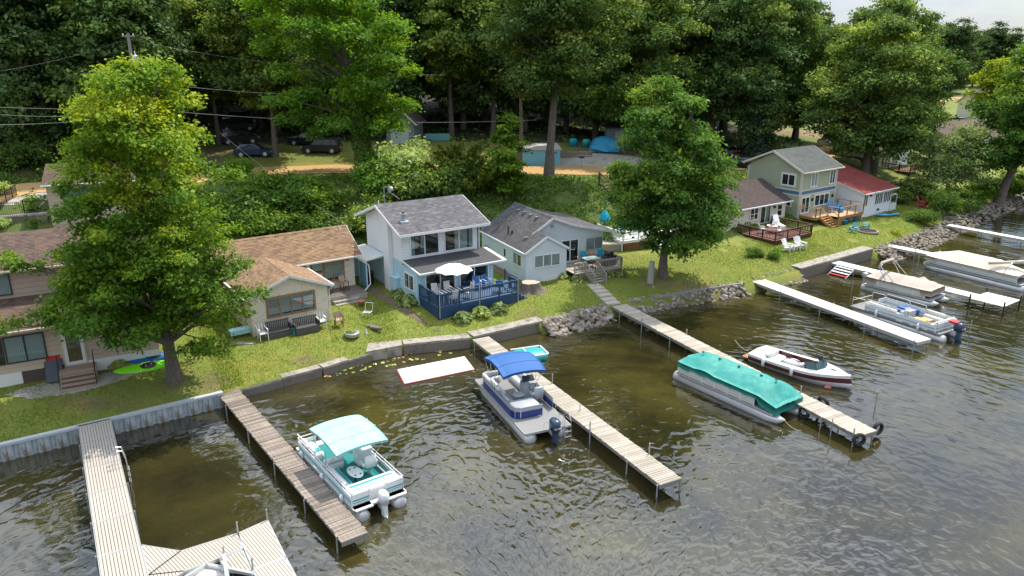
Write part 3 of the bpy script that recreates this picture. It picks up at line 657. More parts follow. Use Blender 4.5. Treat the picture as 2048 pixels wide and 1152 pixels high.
def railing(rt,pts,z,h=.92,pm='navy',sp=.13,bw=.035,post=.09,top=(.13,.04),bottom=.12,every=1.7,bal=True,cable=0):
    "posts and rails as parts, balusters one by one"
    me=None
    for a,b in zip(pts[:-1],pts[1:]):
        a=Vector((*a,0));b=Vector((*b,0));L_=(b-a).length;d=(b-a)/L_
        MB().bar(a+Vector((0,0,z+h)),b+Vector((0,0,z+h)),*top).build('top_rail',M[pm],rt)
        if bal: 
            MB().bar(a+Vector((0,0,z+bottom)),b+Vector((0,0,z+bottom)),.05,.07).build('bottom_rail',M[pm],rt)
            MB().bar(a+Vector((0,0,z+h-.1)),b+Vector((0,0,z+h-.1)),.05,.07).build('upper_rail',M[pm],rt)
            k=int(L_/sp); mb=MB()
            for i in range(1,k):
                q=a+d*(L_*i/k)
                mb.box(q.x-bw/2,q.y-bw/2,z+bottom,q.x+bw/2,q.y+bw/2,z+h-.1)
            mb.build('balusters',M[pm],rt,kind='stuff')
        for c in range(cable):
            zz=z+.15+c*(h-.2)/cable; MB().bar(a+Vector((0,0,zz)),b+Vector((0,0,zz)),.012,.012).build('cable',M['alu'],rt)
        k=max(1,round(L_/every))
        for i in range(k+1):
            q=a+d*(L_*i/k); MB().box(q.x-post/2,q.y-post/2,z-.25,q.x+post/2,q.y+post/2,z+h-.02).build('rail_post',M[pm],rt)
def boards(rt,x0,x1,y0,y1,z,wd,m,along='x',name='deck_board',th=.035):
    "deck boards, each an object"
    n=round(((y1-y0) if along=='x' else (x1-x0))/wd); w_=((y1-y0) if along=='x' else (x1-x0))/n
    mb=MB(); mb.box(0,.005,-th,(x1-x0) if along=='x' else w_-.005,(w_-.005) if along=='x' else (y1-y0),0) if along=='x' else mb.box(.005,0,-th,w_-.005,(y1-y0),0)
    me=mb.mesh(name,m)
    for i in range(n): inst(name,me,rt,(x0,y0+i*w_,z) if along=='x' else (x0+i*w_,y0,z))
def stairs(rt,x0,x1,y,z0,z1,n,run,m,rm=None,rail=True,rh=.9):
    "flight dropping towards -y from z1 to z0"
    for i in range(n):
        zz=z1-(z1-z0)*(i+1)/(n+1); MB().box(x0,y-run*(i+1),zz-.05,x1,y-run*i+.02,zz).build('tread',m,rt)
    for x in (x0-.03,x1+.03): MB().bar((x,y,z1-.15),(x,y-run*n-.05,z0+.02),.04,.24).build('stringer',m,rt)
    if rail:
        for x in (x0-.05,x1+.05):
            MB().bar((x,y,z1+rh),(x,y-run*n,z0+rh+.05),.07,.05).build('handrail',rm or m,rt)
            MB().bar((x,y-run*n+.03,z0-.1),(x,y-run*n+.03,z0+rh+.05),.08,.08).build('rail_post',rm or m,rt)
            mb=MB(); k=max(3,int(run*n/.14))
            for i in range(1,k):
                t_=i/k; yy=y-run*n*t_; zb=z1-(z1-z0)*t_; mb.box(x-.015,yy-.015,zb,x+.015,yy+.015,zb+rh)
            mb.build('balusters',rm or m,rt,kind='stuff')
# materials of the houses
M['sh_brown']=m_shingle('brown_shingles','7c6557','655049','4a3b36',row=.14)
M['sh_tan']=m_shingle('tan_shingles','a88866','8a6b4f','6a5444',row=.14,moss=None)
M['sh_tan_y']=m_shingle('tan_shingles_wing','a88866','8a6b4f','6a5444',axis='y',row=.14)
M['sh_grey']=m_shingle('grey_shingles','6e6c70','5a585e','8b898d',row=.14)
M['sh_dark']=m_shingle('charcoal_shingles','5c5a5c','4a484b','6a696b',axis='y',row=.14)
M['sh_choc']=m_shingle('dark_brown_shingles','51423f','43383a','5e4d48',row=.14)
M['sh_slate']=m_shingle('slate_shingles','5f6664','535b5a','6d7270',row=.14,moss='4c4f46')
M['sh_red']=m_shingle('red_shingles','8e3a33','7a2f2b','a04840',row=.2)
M['sh_old']=m_shingle('old_brown_shingles','7a6a60','6a5a50','58504a',row=.18,moss='6b5a3a')
M['beige']=mat('beige_siding',(.47,.37,.285),.6,.07,1.5,stretch=(1,1,3),dirt=(.36,.28,.22),dt=(.6,.8))
M['trimtan']=mat('tan_trim',(.52,.44,.36),.5,.08,2)
M['cream']=mat('peeling_cream_paint',(.64,.57,.45),.7,.08,2.2,stretch=(.8,.8,5),dirt=(.27,.24,.21),dt=(.585,.60))
M['oak']=m_wood('raw_window_wood','a5835c','7d6145',(3,3,3))
M['wsid']=mat('white_siding',(.72,.74,.77),.45,.04,1.2,stretch=(1,1,3),dirt=(.55,.58,.60),dt=(.55,.8))
M['bsid']=mat('pale_blue_paint',(.40,.60,.70),.6,.07,1.6,stretch=(2,2,1),dirt=(.30,.42,.48),dt=(.58,.75))
M['gsid']=mat('pale_grey_vinyl',(.56,.62,.65),.5,.05,1.2,stretch=(1,1,3))
M['grsid']=mat('sage_siding',(.34,.38,.27),.55,.05,1.2,stretch=(1,1,3))
M['crsid']=mat('cream_siding',(.60,.55,.46),.55,.05,1.5)
M['navy']=mat('navy_paint',(.015,.05,.12),.5,.15,2,dirt=(.03,.08,.16),dt=(.6,.75))
M['navy2']=mat('navy_deck_paint',(.07,.13,.22),.55,.15,2)
M['flat']=mat('flat_roof_felt',(.055,.055,.06),.85,.25,1.2,dirt=(.16,.15,.14),dt=(.55,.8))
M['redwood']=m_wood('red_brown_stain','5a3028','40221d',(2,2,2))
M['redwoodl']=m_wood('worn_red_brown_boards','8a5a4c','6b463d',(2,2,2))
M['cedar']=m_wood('new_cedar','b98a52','96693c',(2,2,2))
M['cedarl']=m_wood('pale_new_boards','cbb08a','b0906a',(2,2,2))
M['trimcream']=mat('cream_trim',(.62,.58,.50),.5,.04,2)
M['belt']=mat('blue_belt_board',(.06,.15,.24),.5,.08,2)
M['blackfr']=mat('black_frame',(.03,.03,.033),.4,.1,3)
M['porch']=m_wood('porch_boards','7d7067','5c524c',(1,9,9))
for k_,c_ in (('beige',(.20,.15,.115)),('cream',(.26,.23,.18)),('wsid',(.34,.35,.37)),('gsid',(.25,.28,.30)),('grsid',(.15,.17,.12))): SEAM[M[k_].name]=mat(M[k_].name+'_seam',c_,.8)  # darker wall cores paint the shadow lines into the gaps between boards
M['brick']=mat('brown_steps',(.36,.26,.20),.85,.2,4,bump=.3)
def lath_fill(mb,W,u0,u1,z0,z1,sp=.12,w_=.03):
    n=int((u1-u0+z1-z0)/sp)
    for s_ in (1,-1):
        for i in range(-int((z1-z0)/sp)-1,n+1):
            a=i*sp
            if s_>0: P=[(u0+a,z0),(u0+a+(z1-z0),z1)]
            else: P=[(u0+a+(z1-z0),z0),(u0+a,z1)]
            (x0,y0),(x1,y1)=P
            def clip(xa,ya,xb,yb):
                if xa>xb: xa,ya,xb,yb=xb,yb,xa,ya
                if xb<=u0 or xa>=u1: return None
                if xa<u0: ya+= (yb-ya)*(u0-xa)/(xb-xa); xa=u0
                if xb>u1: yb=ya+(yb-ya)*(u1-xa)/(xb-xa); xb=u1
                return xa,ya,xb,yb
            c=clip(x0,y0,x1,y1)
            if c: mb.bar(W.p(c[0],.01*s_+.01,c[1]),W.p(c[2],.01*s_+.01,c[3]),.015,w_)
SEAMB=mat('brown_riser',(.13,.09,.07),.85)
# ================================================================ 1. brown house at left
H=empty('brown_house',(-26.5,38.4,0),.5,'two level beige house with brown shingle roofs at far left behind the big maple','house')
X0,X1=-13,6.5; zf=1.3
W=Wall((X0,0),(X1,0)); core(H,W,zf-.6,top_flat(4.55),M['beige'],name='front_wall')
m_=MB();W.box(m_,0,W.L,zf-.6,2.05,.0,.035);m_.build('foundation',M['white2'],H)
m_=MB();W.box(m_,13.2-.6,13.2+2.6,zf-.5,2.05,.036,.06);m_.build('foundation_panel',mat('dark_brown_panel',(.075,.05,.045),.6),H)
siding(H,W,2.05,4.5,top_flat(4.5),M['beige'],.30,joined=False)
W2=Wall((X1,0),(X1,3.4)); core(H,W2,.6,lambda u:4.55+.9*u/3.4,M['beige'],name='side_wall'); siding(H,W2,1.6,5.4,lambda u:4.5+.9*u/3.4,M['beige'],.3,joined=False)
WU=Wall((X0,3.3),(X1,3.3)); core(H,WU,4,top_flat(7.1),M['beige'],name='upper_wall'); siding(H,WU,5.25,7.05,top_flat(7.05),M['beige'],.30,joined=False)
WS=Wall((X1,3.3),(X1,9.5)); tg=top_gable(6.2,7.1,8.4); core(H,WS,2,tg,M['beige'],us=[0,3.1,6.2],name='gable_wall'); siding(H,WS,4.8,8.4,tg,M['beige'],.3,joined=False)
WB=Wall((X1,9.5),(X0,9.5)); core(H,WB,2,top_flat(7.1),M['beige'],name='back_wall')
rf=MB(); roof_slope(rf,(X0,-.45,4.50),(X1+.3,-.45,4.50),(X0,3.3,5.36),(X1+.3,3.3,5.36)); 
roof_slope(rf,(X0,2.85,7.02),(X1+.35,2.85,7.02),(X0,6.4,8.45),(X1+.35,6.4,8.45)); roof_slope(rf,(X1+.35,9.95,7.02),(X0,9.95,7.02),(X1+.35,6.4,8.45),(X0,6.4,8.45)); ridge_cap(rf,(X0,6.4,8.46),(X1+.35,6.4,8.46))
rf.build('roof',[M['sh_brown'],M['trimtan']],H)
gutter(H,(X0,-.5,4.47),(X1+.3,-.5,4.47),'trimtan'); gutter(H,(X0,2.80,6.99),(X1+.3,2.80,6.99),'trimtan')
fb=MB(); fascia(fb,(X1+.36,-.45,4.5),(X1+.36,3.3,5.36));fascia(fb,(X1+.36,2.85,7.02),(X1+.36,6.4,8.45));fascia(fb,(X1+.36,9.95,7.02),(X1+.36,6.4,8.45)); fb.build('fascia',M['trimtan'],H)
o=-X0
window(H,WU,o-2.2,o-.4,5.55,6.85,2,1,'blackfr',.06,[(0,1,0,'curtain')])
window(H,WU,o+4.3,o+5.6,5.55,6.85,2,1,'blackfr',.06,[(0,1,0,'curtain')])
window(H,W,o-3.2,o-1.0,2.6,4.15,1,1,'blackfr',.07,[(0,.5,0,'curtain')])
window(H,W,o-.95,o+.95,2.6,4.15,2,1,'blackfr',.07,[(0,1,.0,'curtain')])
window(H,W,o+3.9,o+5.9,2.6,4.1,2,1,'blackfr',.07)
window(H,W,o+1.75,o+2.75,2.0,4.2,1,1,'white2',.16,[(0,1,0,'oak')],name='door',trim='trimtan')
porch=MB(); porch.box(1.3,-.9,1.3,3.2,-.04,1.92); porch.build('porch_slab',M['brick'],H)
for i in range(4):
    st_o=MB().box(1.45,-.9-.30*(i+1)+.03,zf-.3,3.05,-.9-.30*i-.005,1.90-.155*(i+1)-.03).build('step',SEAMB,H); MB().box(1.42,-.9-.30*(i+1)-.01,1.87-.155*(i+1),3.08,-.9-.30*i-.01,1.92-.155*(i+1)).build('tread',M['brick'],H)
for x in (1.38,3.12):
    m_=MB(); m_.bar((x,-.3,2.75),(x,-.9,2.75),.04,.04); m_.bar((x,-.9,2.75),(x,-2.05,2.1),.04,.04)
    for k in range(7): yy=-.35-.27*k; m_.bar((x,yy,1.9 if yy>-.9 else 1.9+(yy+.9)*.55),(x,yy,2.75 if yy>-.9 else 2.75+(yy+.9)*.56),.02,.02)
    m_.build('stair_railing',M['black'],H)
# shed/garage up at the road
S_=empty('brown_garage',(-38.9,62.9,0),.40,'small beige garage with brown roof beside the dirt road','garage')
W=Wall((0,0),(7,0)); core(S_,W,3.2,top_flat(8.05),M['beige'],name='front_wall'); siding(S_,W,4,8.0,top_flat(8),M['beige'],.28,joined=False)
tg=top_gable(7.6,8.05,9.15); Wl=Wall((0,7.6),(0,0)); core(S_,Wl,3.2,tg,M['beige'],us=[0,3.8,7.6],name='side_wall'); siding(S_,Wl,4,9.1,tg,M['beige'],.28)
Wr=Wall((7,0),(7,7.6)); core(S_,Wr,3.2,tg,M['beige'],us=[0,3.8,7.6],name='side_wall'); siding(S_,Wr,4,9.1,tg,M['beige'],.28)
core(S_,Wall((7,7.6),(0,7.6)),3.2,top_flat(8.05),M['beige'],name='back_wall')
rf=MB(); roof_slope(rf,(-.3,-.4,8.0),(7.3,-.4,8.0),(-.3,3.8,9.2),(7.3,3.8,9.2)); roof_slope(rf,(7.3,8.,8.0),(-.3,8,8.0),(7.3,3.8,9.2),(-.3,3.8,9.2)); ridge_cap(rf,(-.3,3.8,9.21),(7.3,3.8,9.21)); rf.build('roof',[M['sh_brown'],M['trimtan']],S_)
gutter(S_,(-.3,-.45,7.97),(7.3,-.45,7.97),'white'); window(S_,W,1.1,3.7,6.35,7.6,2,1,'blackfr',.07,[(0,1,.0,'teal')],trim='trimtan'); window(S_,W,4.7,6.3,6.35,7.6,2,1,'blackfr',.07,trim='trimtan')
# ================================================================ 2. cream cottage
H=empty('cream_cottage',(-16.59,45.47,0),.611,'peeling cream cottage with tan shingle roof and a gabled front wing','house')
z0=1.2
W=Wall((0,0),(5.14,0)); tg=top_gable(5.14,3.92,4.92); core(H,W,.6,tg,M['cream'],us=[0,2.57,5.14],name='wing_wall'); siding(H,W,1.25,4.95,tg,M['cream'],.13,rough=.004)
Wl=Wall((0,5.2),(0,0)); core(H,Wl,.6,top_flat(3.95),M['cream'],name='wing_side'); siding(H,Wl,1.25,3.9,top_flat(3.9),M['cream'],.13,rough=.004)
Wr=Wall((5.14,0),(5.14,5.2)); core(H,Wr,.6,top_flat(3.95),M['cream'],name='wing_side'); siding(H,Wr,1.25,3.9,top_flat(3.9),M['cream'],.13,rough=.004)
XL,XR,YF,YB=-1.6,9.32,5.16,9.8
Wf=Wall((XL,YF),(XR,YF)); core(H,Wf,.6,top_flat(4.22),M['cream'],name='front_wall'); siding(H,Wf,1.25,4.15,top_flat(4.15),M['cream'],.13,rough=.004)
tg2=top_gable(YB-YF,4.22,5.95,2.3); Wx=Wall((XR,YF),(XR,YB)); core(H,Wx,.6,tg2,M['cream'],us=[0,2.3,YB-YF],name='gable_wall'); siding(H,Wx,1.25,5.9,tg2,M['cream'],.13)
Wy=Wall((XL,YB),(XL,YF)); core(H,Wy,.6,top_gable(YB-YF,4.22,5.95,YB-YF-2.3),M['cream'],us=[0,YB-YF-2.3,YB-YF],name='gable_wall')
core(H,Wall((XR,YB),(XL,YB)),.6,top_flat(4.22),M['cream'],name='back_wall')
rf=MB(); roof_slope(rf,(XL-.3,YF-.5,4.15),(XR+.5,YF-.5,4.15),(XL-.3,7.45,5.88),(XR+.5,7.45,5.88)); roof_slope(rf,(XR+.5,YB+.4,4.15),(XL-.3,YB+.4,4.15),(XR+.5,7.45,5.88),(XL-.3,7.45,5.88)); ridge_cap(rf,(XL-.3,7.45,5.89),(XR+.5,7.45,5.89)); rf.build('roof',[M['sh_tan'],M['white2']],H)
rf=MB(); roof_slope(rf,(-.3,5.3,3.87),(-.3,-.3,3.87),(2.57,5.3,4.99),(2.57,-.3,4.99)); roof_slope(rf,(5.44,-.3,3.87),(5.44,5.3,3.87),(2.57,-.3,4.99),(2.57,5.3,4.99)); ridge_cap(rf,(2.57,-.3,5.0),(2.57,5.3,5.0)); rf.build('wing_roof',[M['sh_tan_y'],M['white2']],H)
fb=MB(); fascia(fb,(-.3,-.32,3.87),(2.57,-.32,4.99));fascia(fb,(5.44,-.32,3.87),(2.57,-.32,4.99)); fascia(fb,(XR+.51,YF-.5,4.15),(XR+.51,7.45,5.88)); fb.build('fascia',M['white2'],H)
gutter(H,(XL-.3,YF-.56,4.1),(XR+.5,YF-.56,4.1),'white2',down=[(5.5,YF-.5,4.05),(5.55,YF-.12,3.8),(5.55,YF-.12,3.95)])
gutter(H,(5.5,-.3,3.82),(5.5,4.6,3.82),'white2',down=[(5.5,-.2,3.8),(5.25,.0,3.45),(5.25,-.05,1.3)],name='wing_gutter')
gutter(H,(-.36,-.3,3.82),(-.36,4.6,3.82),'white2',name='wing_gutter')
window(H,W,1.05,4.2,2.35,3.6,4,2,'oak',.07,[(0,1,.5,'curtain'),(.0,.98,.08,'curtain')],trim='oak',tw=.07,mul=.045)
window(H,Wf,7.5-XL-.6,8.75-XL-.3,2.45,3.75,2,2,'oak',.06,[(0,1,.1,'curtain')],trim='oak',tw=.09)
window(H,Wf,6.0-XL,6.95-XL,3.2,4.0,1,1,'oak',.06,[(0,1,.1,'curtain')],trim='oak',tw=.07)
window(H,Wf,.15,1.25,2.7,3.9,1,1,'oak',.06,[(0,1,.3,'curtain')],trim='oak',tw=.07)
window(H,Wl,1.0,1.9,2.3,3.4,1,1,'oak',.06,trim='oak',tw=.07); window(H,Wl,3.0,3.9,2.3,3.4,1,1,'oak',.06,trim='oak',tw=.07)
o_=MB(); o_.tube([Wf.p(8.55-XL+.25,.03,3.88),Wf.p(8.55-XL+.25,.09,3.88)],.16,14); o_.build('wall_ornament',mat('terracotta',(.42,.12,.06),.7),H)
# porch and steps
boards(H,5.3,9.3,3.0,5.1,1.78,.14,M['porch']); pb=MB(); pb.box(5.25,2.95,.9,9.3,5.1,1.735); pb.build('porch_base',M['conc'],H)
for i in range(3): MB().box(6.6,2.95-.33*(i+1),.85,8.6,2.95-.33*i-.005,1.72-.16*(i+1)).build('step',M['conc'],H)
# meter cabinet / bench at the left side
bb=empty('turquoise_bench',GG(484,672),.6,'flaking turquoise box bench at the left corner of the cream cottage','bench')
MB().box(-.75,-.25,.45,.75,.35,.52).build('seat',M['bsid'],bb); MB().box(-.75,-.28,.22,.75,-.25,.52).build('front_board',mat('turquoise_paint',(.30,.55,.50),.6,.15,3,dirt=(.4,.42,.38)),bb)
MB().box(-.7,-.2,0,-.62,.3,.45).build('leg',M['wpost'],bb); MB().box(.62,-.2,0,.7,.3,.45).build('leg',M['wpost'],bb)
# ================================================================ 3. white and blue house
H=empty('white_blue_house',(-8.0,53.42,0),.577,'two storey white and pale blue house with grey roof and a navy deck','house')
WD,DP=6.32,6.46; g=1.35
Wf=Wall((0,0),(WD,0)); Wl=Wall((0,DP),(0,0)); Wr=Wall((WD,0),(WD,DP)); Wb=Wall((WD,DP),(0,DP)); tr_=2.6
ze,zr=6.38,7.66
core(H,Wf,3.9,top_flat(ze),M['wsid'],name='upper_wall'); siding(H,Wf,4.1,ze-.02,top_flat(ze),M['wsid'],.2)
tgl=top_gable(DP,ze,zr,DP-3.2); tgr=top_gable(DP,ze,zr,3.2)
core(H,Wl,1,tgl,M['wsid'],us=[0,DP-3.2,DP],name='gable_wall'); siding(H,Wl,4.0,zr,tgl,M['wsid'],.2)
core(H,Wr,1,tgr,M['wsid'],us=[0,3.2,DP],name='gable_wall'); siding(H,Wr,4.0,zr,tgr,M['wsid'],.2); core(H,Wb,1,top_flat(ze),M['wsid'],name='back_wall')
m_=MB(); Wl.box(m_,DP-2.6,DP-1.6,1.3,7.0,.03,.35); m_.build('chimney_chase',M['wsid'],H)
siding(H,Wl,g,4.02,top_flat(4.02),M['bsid'],.3,vert=True,name='vertical_boards'); siding(H,Wr,g,4.02,top_flat(4.02),M['bsid'],.3,vert=True,name='vertical_boards')
# lower bay in front
Lf=Wall((0,-2.4),(WD-.05,-2.4)); Ll=Wall((0,0),(0,-2.4)); Lr=Wall((WD-.05,-2.4),(WD-.05,0))
for w_ in (Lf,Ll,Lr): core(H,w_,.9,top_flat(3.78),M['bsid'],name='lower_wall'); siding(H,w_,g,3.75,top_flat(3.75),M['bsid'],.3,vert=True,name='vertical_boards')
rf=MB(); rf.hexa([(-.1,-2.95,3.66),(WD+.85,-2.95,3.66),(WD+.85,.0,4.02),(-.1,.0,4.02),(-.1,-2.95,3.78),(WD+.85,-2.95,3.78),(WD+.85,.0,4.12),(-.1,.0,4.12)],1)
rf.hexa([(.0,-2.85,3.785),(WD+.55,-2.85,3.785),(WD+.55,.0,4.125),(.0,.0,4.125),(.0,-2.85,3.80),(WD+.55,-2.85,3.80),(WD+.55,-.0,4.14),(0,-.0,4.14)],0)
rf.build('lower_roof',[M['flat'],M['white2']],H)
rf=MB(); roof_slope(rf,(-.6,-1.0,6.25),(WD+.6,-1.0,6.25),(-.6,3.2,7.74),(WD+.6,3.2,7.74)); roof_slope(rf,(WD+.6,DP+1,6.25),(-.6,DP+1,6.25),(WD+.6,3.2,7.74),(-.6,3.2,7.74)); ridge_cap(rf,(-.6,3.2,7.75),(WD+.6,3.2,7.75)); rf.build('roof',[M['sh_grey'],M['white']],H)
fb=MB(); 
for x in (-.61,WD+.61): fascia(fb,(x,-1.0,6.25),(x,3.2,7.74),.2);fascia(fb,(x,DP+1,6.25),(x,3.2,7.74),.2)
fb.bar((-.6,-1.02,6.17),(WD+.6,-1.02,6.17),.03,.18); fb.build('fascia',M['white'],H)
gutter(H,(WD+.1,-.95,6.1),(WD+.65,-.5,6.1),'white',down=[(WD+.6,-.9,6.1),(WD+.12,-.12,5.8),(WD+.12,-.12,4.2)])
window(H,Wf,.62,3.0,4.28,6.0,2,1,'white',.07,[(.0,.14,0,'teal'),(.36,.48,.3,'curtain')],name='sliding_window'); window(H,Wf,3.45,5.95,4.28,6.0,2,1,'white',.07,[(.88,1,0,'teal'),(.35,.8,.0,'curtain')],name='sliding_window')
# sliding doors, dark panels standing for the dim room behind the glass
window(H,Lf,.55,3.0,1.95,3.55,2,1,'white',.08,[(.0,.05,0,'teal')],name='sliding_door'); window(H,Lf,3.35,5.85,1.95,3.55,2,1,'white',.08,[(.93,1,0,'teal')],name='sliding_door')
window(H,Ll,.35,1.9,2.2,3.4,2,1,'white',.07,[(0,.25,0,'curtain'),(.6,.75,0,'curtain')])
c_=MB(); c_.tube([(.55,.7,6.8),(.55,.7,7.35)],.17,12); c_.tube([(.55,.7,7.35),(.55,.7,7.42)],.22,12,1); c_.tube([(.55,.7,6.95),(.55,.7,7.0)],.2,12,1); c_.box(.25,.4,6.7,.85,1.0,6.88,2); c_.tube([(.55,.7,7.42),(.55,.7,7.6)],.12,12,3)
c_.build('chimney_pipe',[mat('blue_grey_metal',(.22,.33,.42),.5),M['alu'],M['white2'],mat('rusty_cap',(.22,.13,.09),.7)],H)
MB().tube([(-.1,3.6,7.5),(-.1,3.6,7.95)],.05,8).build('vent_pipe',M['white'],H)
# side lean-to with lattice
MB().hexa([(-1.7,3.0,3.55),(0,3.0,3.75),(0,DP+.6,3.75),(-1.7,DP+.6,3.55),(-1.7,3,3.65),(0,3,3.87),(0,DP+.6,3.87),(-1.7,DP+.6,3.65)]).build('porch_roof',M['white2'],H)
WL=Wall((-1.6,4.4),(-1.6,3.1)); m_=MB(); lath_fill(m_,WL,0,1.3,1.4,3.45); m_.build('lattice',mat('teal_lattice',(.20,.42,.50),.6),H,kind='stuff')
MB().box(-1.65,3.02,1.3,-1.55,3.12,3.55).box(-1.65,4.4,1.3,-1.55,4.5,3.55).build('porch_post',M['bsid'],H); MB().box(-1.6,6.4,1.3,0,6.5,3.5).build('porch_wall',M['bsid'],H)
gutter(H,(-1.75,3.0,3.55),(-1.75,7,3.55),'white',down=[(-1.7,2.95,3.5),(-1.45,2.9,3.3),(-1.4,2.9,1.8),(-2.3,2.2,1.45)])
m_=MB(); Wl.box(m_,DP-1.5,DP-.6,1.6,2.6,.03,.35); Wl.box(m_,DP-1.55,DP-.55,2.6,2.66,.03,.42); m_.build('utility_cabinet',M['bsid'],H)
# antenna mast behind the roof
m_=MB(); m_.bar((1.8,DP+.4,6),(1.8,DP+.4,8.3),.05,.05).bar((1.8,DP+.4,8.3),(2.3,DP+.4,8.3),.05,.05).tube([(2.25,DP+.3,8.1),(2.45,DP+.4,8.1)],.2,10).bar((2.1,DP+.3,8.0),(2.9,DP-.1,7.3),.05,.05); m_.build('antenna_mast',M['galv'],H)
# navy deck (a part of the house)
dk=empty('deck',(0,0,0)); dk.parent=H
DX0,DX1,DY0,DY1,DZ=.1,6.6,-5.35,-2.45,1.98
boards(dk,DX0,DX1,DY0,DY1,DZ,.14,M['navy2'])
sk=MB(); 
for (a,b) in (((DX0,DY1),(DX0,DY0)),((DX0,DY0),(DX1,DY0)),((DX1,DY0),(DX1,DY1))):
    w_=Wall(a,b); w_.box(sk,0,w_.L,1.0,DZ-.25,-.05,0); w_.box(sk,-.01,w_.L+.01,DZ-.25,DZ-.02,-.05,.03)
sk.build('skirt',M['navy'],dk)
railing(dk,[(DX0,DY1),(DX0,DY0)],DZ,pm='navy',sp=.15); railing(dk,[(DX0,DY0),(DX1,DY0)],DZ,pm='navy',sp=.15); railing(dk,[(DX1,DY0),(DX1,DY0+1.2)],DZ,pm='navy',sp=.15)
boards(dk,6.6,7.5,-4.1,-2.2,1.98,.14,M['navy2'])
for i in range(3): MB().box(6.65+.3*i,-5.2,1.0,6.65+.3*(i+1),-4.2,1.98-.22*(i+1)).build('step',M['navy'],dk)
MB().bar((7.4,-2.3,1.6),(7.4,-2.3,2.9),.09,.09).bar((6.7,-4.1,1.6),(6.7,-4.1,3.0),.09,.09).bar((7.4,-2.3,2.85),(6.7,-4.1,2.95),.09,.06).build('stair_rail',M['navy'],dk)
for (x,y) in ((DX0+.05,DY0-.03),(3.3,DY0-.06),(DX1-.05,DY0-.05)): MB().bar((x,y,1.2),(x,y,3.7),.045,.045).build('awning_pole',M['alu'],dk)
BLUE=H
# ================================================================ 4. pale grey cottage
H=empty('pale_grey_cottage',(1.07,56.55,0),.452,'pale grey sided cottage with charcoal roofs and a grey wood deck','house')
KW,KD_=3.6,8.37
W=Wall((0,0),(KW,0)); tg=top_gable(KW,3.86,4.98); core(H,W,.7,tg,M['gsid'],us=[0,KW/2,KW],name='wing_wall'); siding(H,W,1.35,4.95,tg,M['gsid'],.13)
Wl=Wall((0,KD_),(0,0)); core(H,Wl,.7,top_flat(3.9),M['gsid'],name='side_wall'); siding(H,Wl,1.45,3.85,top_flat(3.85),M['gsid'],.13)
Wr=Wall((KW,0),(KW,3)); core(H,Wr,.7,top_flat(3.9),M['gsid'],name='side_wall'); siding(H,Wr,1.45,3.85,top_flat(3.85),M['gsid'],.13)
# main body set back, its gable to the lake
XA,XB,YM=0,8.2,1.95
Wm=Wall((KW-.4,YM),(XB,YM)); 
rz=6.0; rx=3.28
def mt(u):
    x=KW-.4+u
    return min(rz-.06-(x-rx)*.40, 99) if x<5.2 else max(4.28,rz-.06-(5.2-rx)*.40-(x-5.2)*.22)
def mt_f(u): return mt(u)
core(H,Wm,.7,mt_f,M['gsid'],us=list(np.linspace(0,Wm.L,9)),name='front_wall'); siding(H,Wm,1.9,5.95,mt_f,M['gsid'],.13)
Wm2=Wall((rx-1.9,YM),(KW-.4,YM)); tl=lambda u: rz-.06-(rx-(rx-1.9+u))*.62 if rx-1.9+u<rx else rz-.06-(rx-1.9+u-rx)*.40
core(H,Wm2,4.0,tl,M['gsid'],us=[0,1.9,Wm2.L],name='gable_wall'); siding(H,Wm2,4.2,5.95,tl,M['gsid'],.13)
We=Wall((XB,YM),(XB,KD_)); core(H,We,.7,top_flat(4.28),M['gsid'],name='side_wall'); siding(H,We,1.6,4.2,top_flat(4.2),M['gsid'],.13)
core(H,Wall((XB,KD_),(0,KD_)),.7,top_flat(4.2),M['gsid'],name='back_wall')
rf=MB(); s1=.14
roof_slope(rf,(-.15,KD_+.15,3.84),(-.15,1.6,3.84),(rx,KD_+.15,rz),(rx,1.6,rz))
roof_slope(rf,(5.2,1.6,rz-(5.2-rx)*.40),(5.2,KD_+.15,rz-(5.2-rx)*.40),(rx,1.6,rz),(rx,KD_+.15,rz)); ridge_cap(rf,(rx,1.6,rz+.01),(rx,KD_+.15,rz+.01))
z5=rz-(5.2-rx)*.40
roof_slope(rf,(XB+.5,1.6,z5-(XB+.5-5.2)*.25),(XB+.5,KD_+.15,z5-(XB+.5-5.2)*.25),(5.2,1.6,z5),(5.2,KD_+.15,z5),row=.5,step=.004)
roof_slope(rf,(-.14,1.7,3.84),(-.14,-.15,3.84),(KW/2,1.7,5.02),(KW/2,-.15,5.02)); roof_slope(rf,(KW+.15,-.15,3.88),(KW+.15,2.2,3.88),(KW/2,-.15,5.02),(KW/2,2.2,5.02)); ridge_cap(rf,(KW/2,-.15,5.03),(KW/2,2.6,5.03))
rf.build('roof',[M['sh_dark'],M['white']],H)
fb=MB(); fascia(fb,(-.15,-.17,3.84),(KW/2,-.17,5.02));fascia(fb,(KW+.15,-.17,3.88),(KW/2,-.17,5.02)); fascia(fb,(rx,1.58,rz),(5.2,1.58,z5));fascia(fb,(5.2,1.58,z5),(XB+.5,1.58,z5-(XB+.5-5.2)*.25)); fascia(fb,(rx,1.58,rz),(rx-1.9,1.58,rz-1.9*.62));fb.bar((-.2,-.1,3.78),(-.2,KD_,3.78),.08,.1); fb.build('fascia',M['white'],H)
for i in range(5): y_=3.2+i*1.1; MB().box(rx-.75,y_,rz-.42,rx-.45,y_+.3,rz-.22).build('roof_vent',mat('grey_vent',(.16,.16,.16),.6) if i==0 else bpy.data.materials['grey_vent'],H)
MB().box(.75,1.6,4.4,1.05,1.9,4.62).build('roof_vent',bpy.data.materials['grey_vent'],H)
MB().tube([(.6,4.4,4.2),(.6,4.4,5.0)],.06,8).tube([(.75,4.0,4.2),(.75,4.0,4.7)],.09,8).build('vent_pipe',M['black'],H)
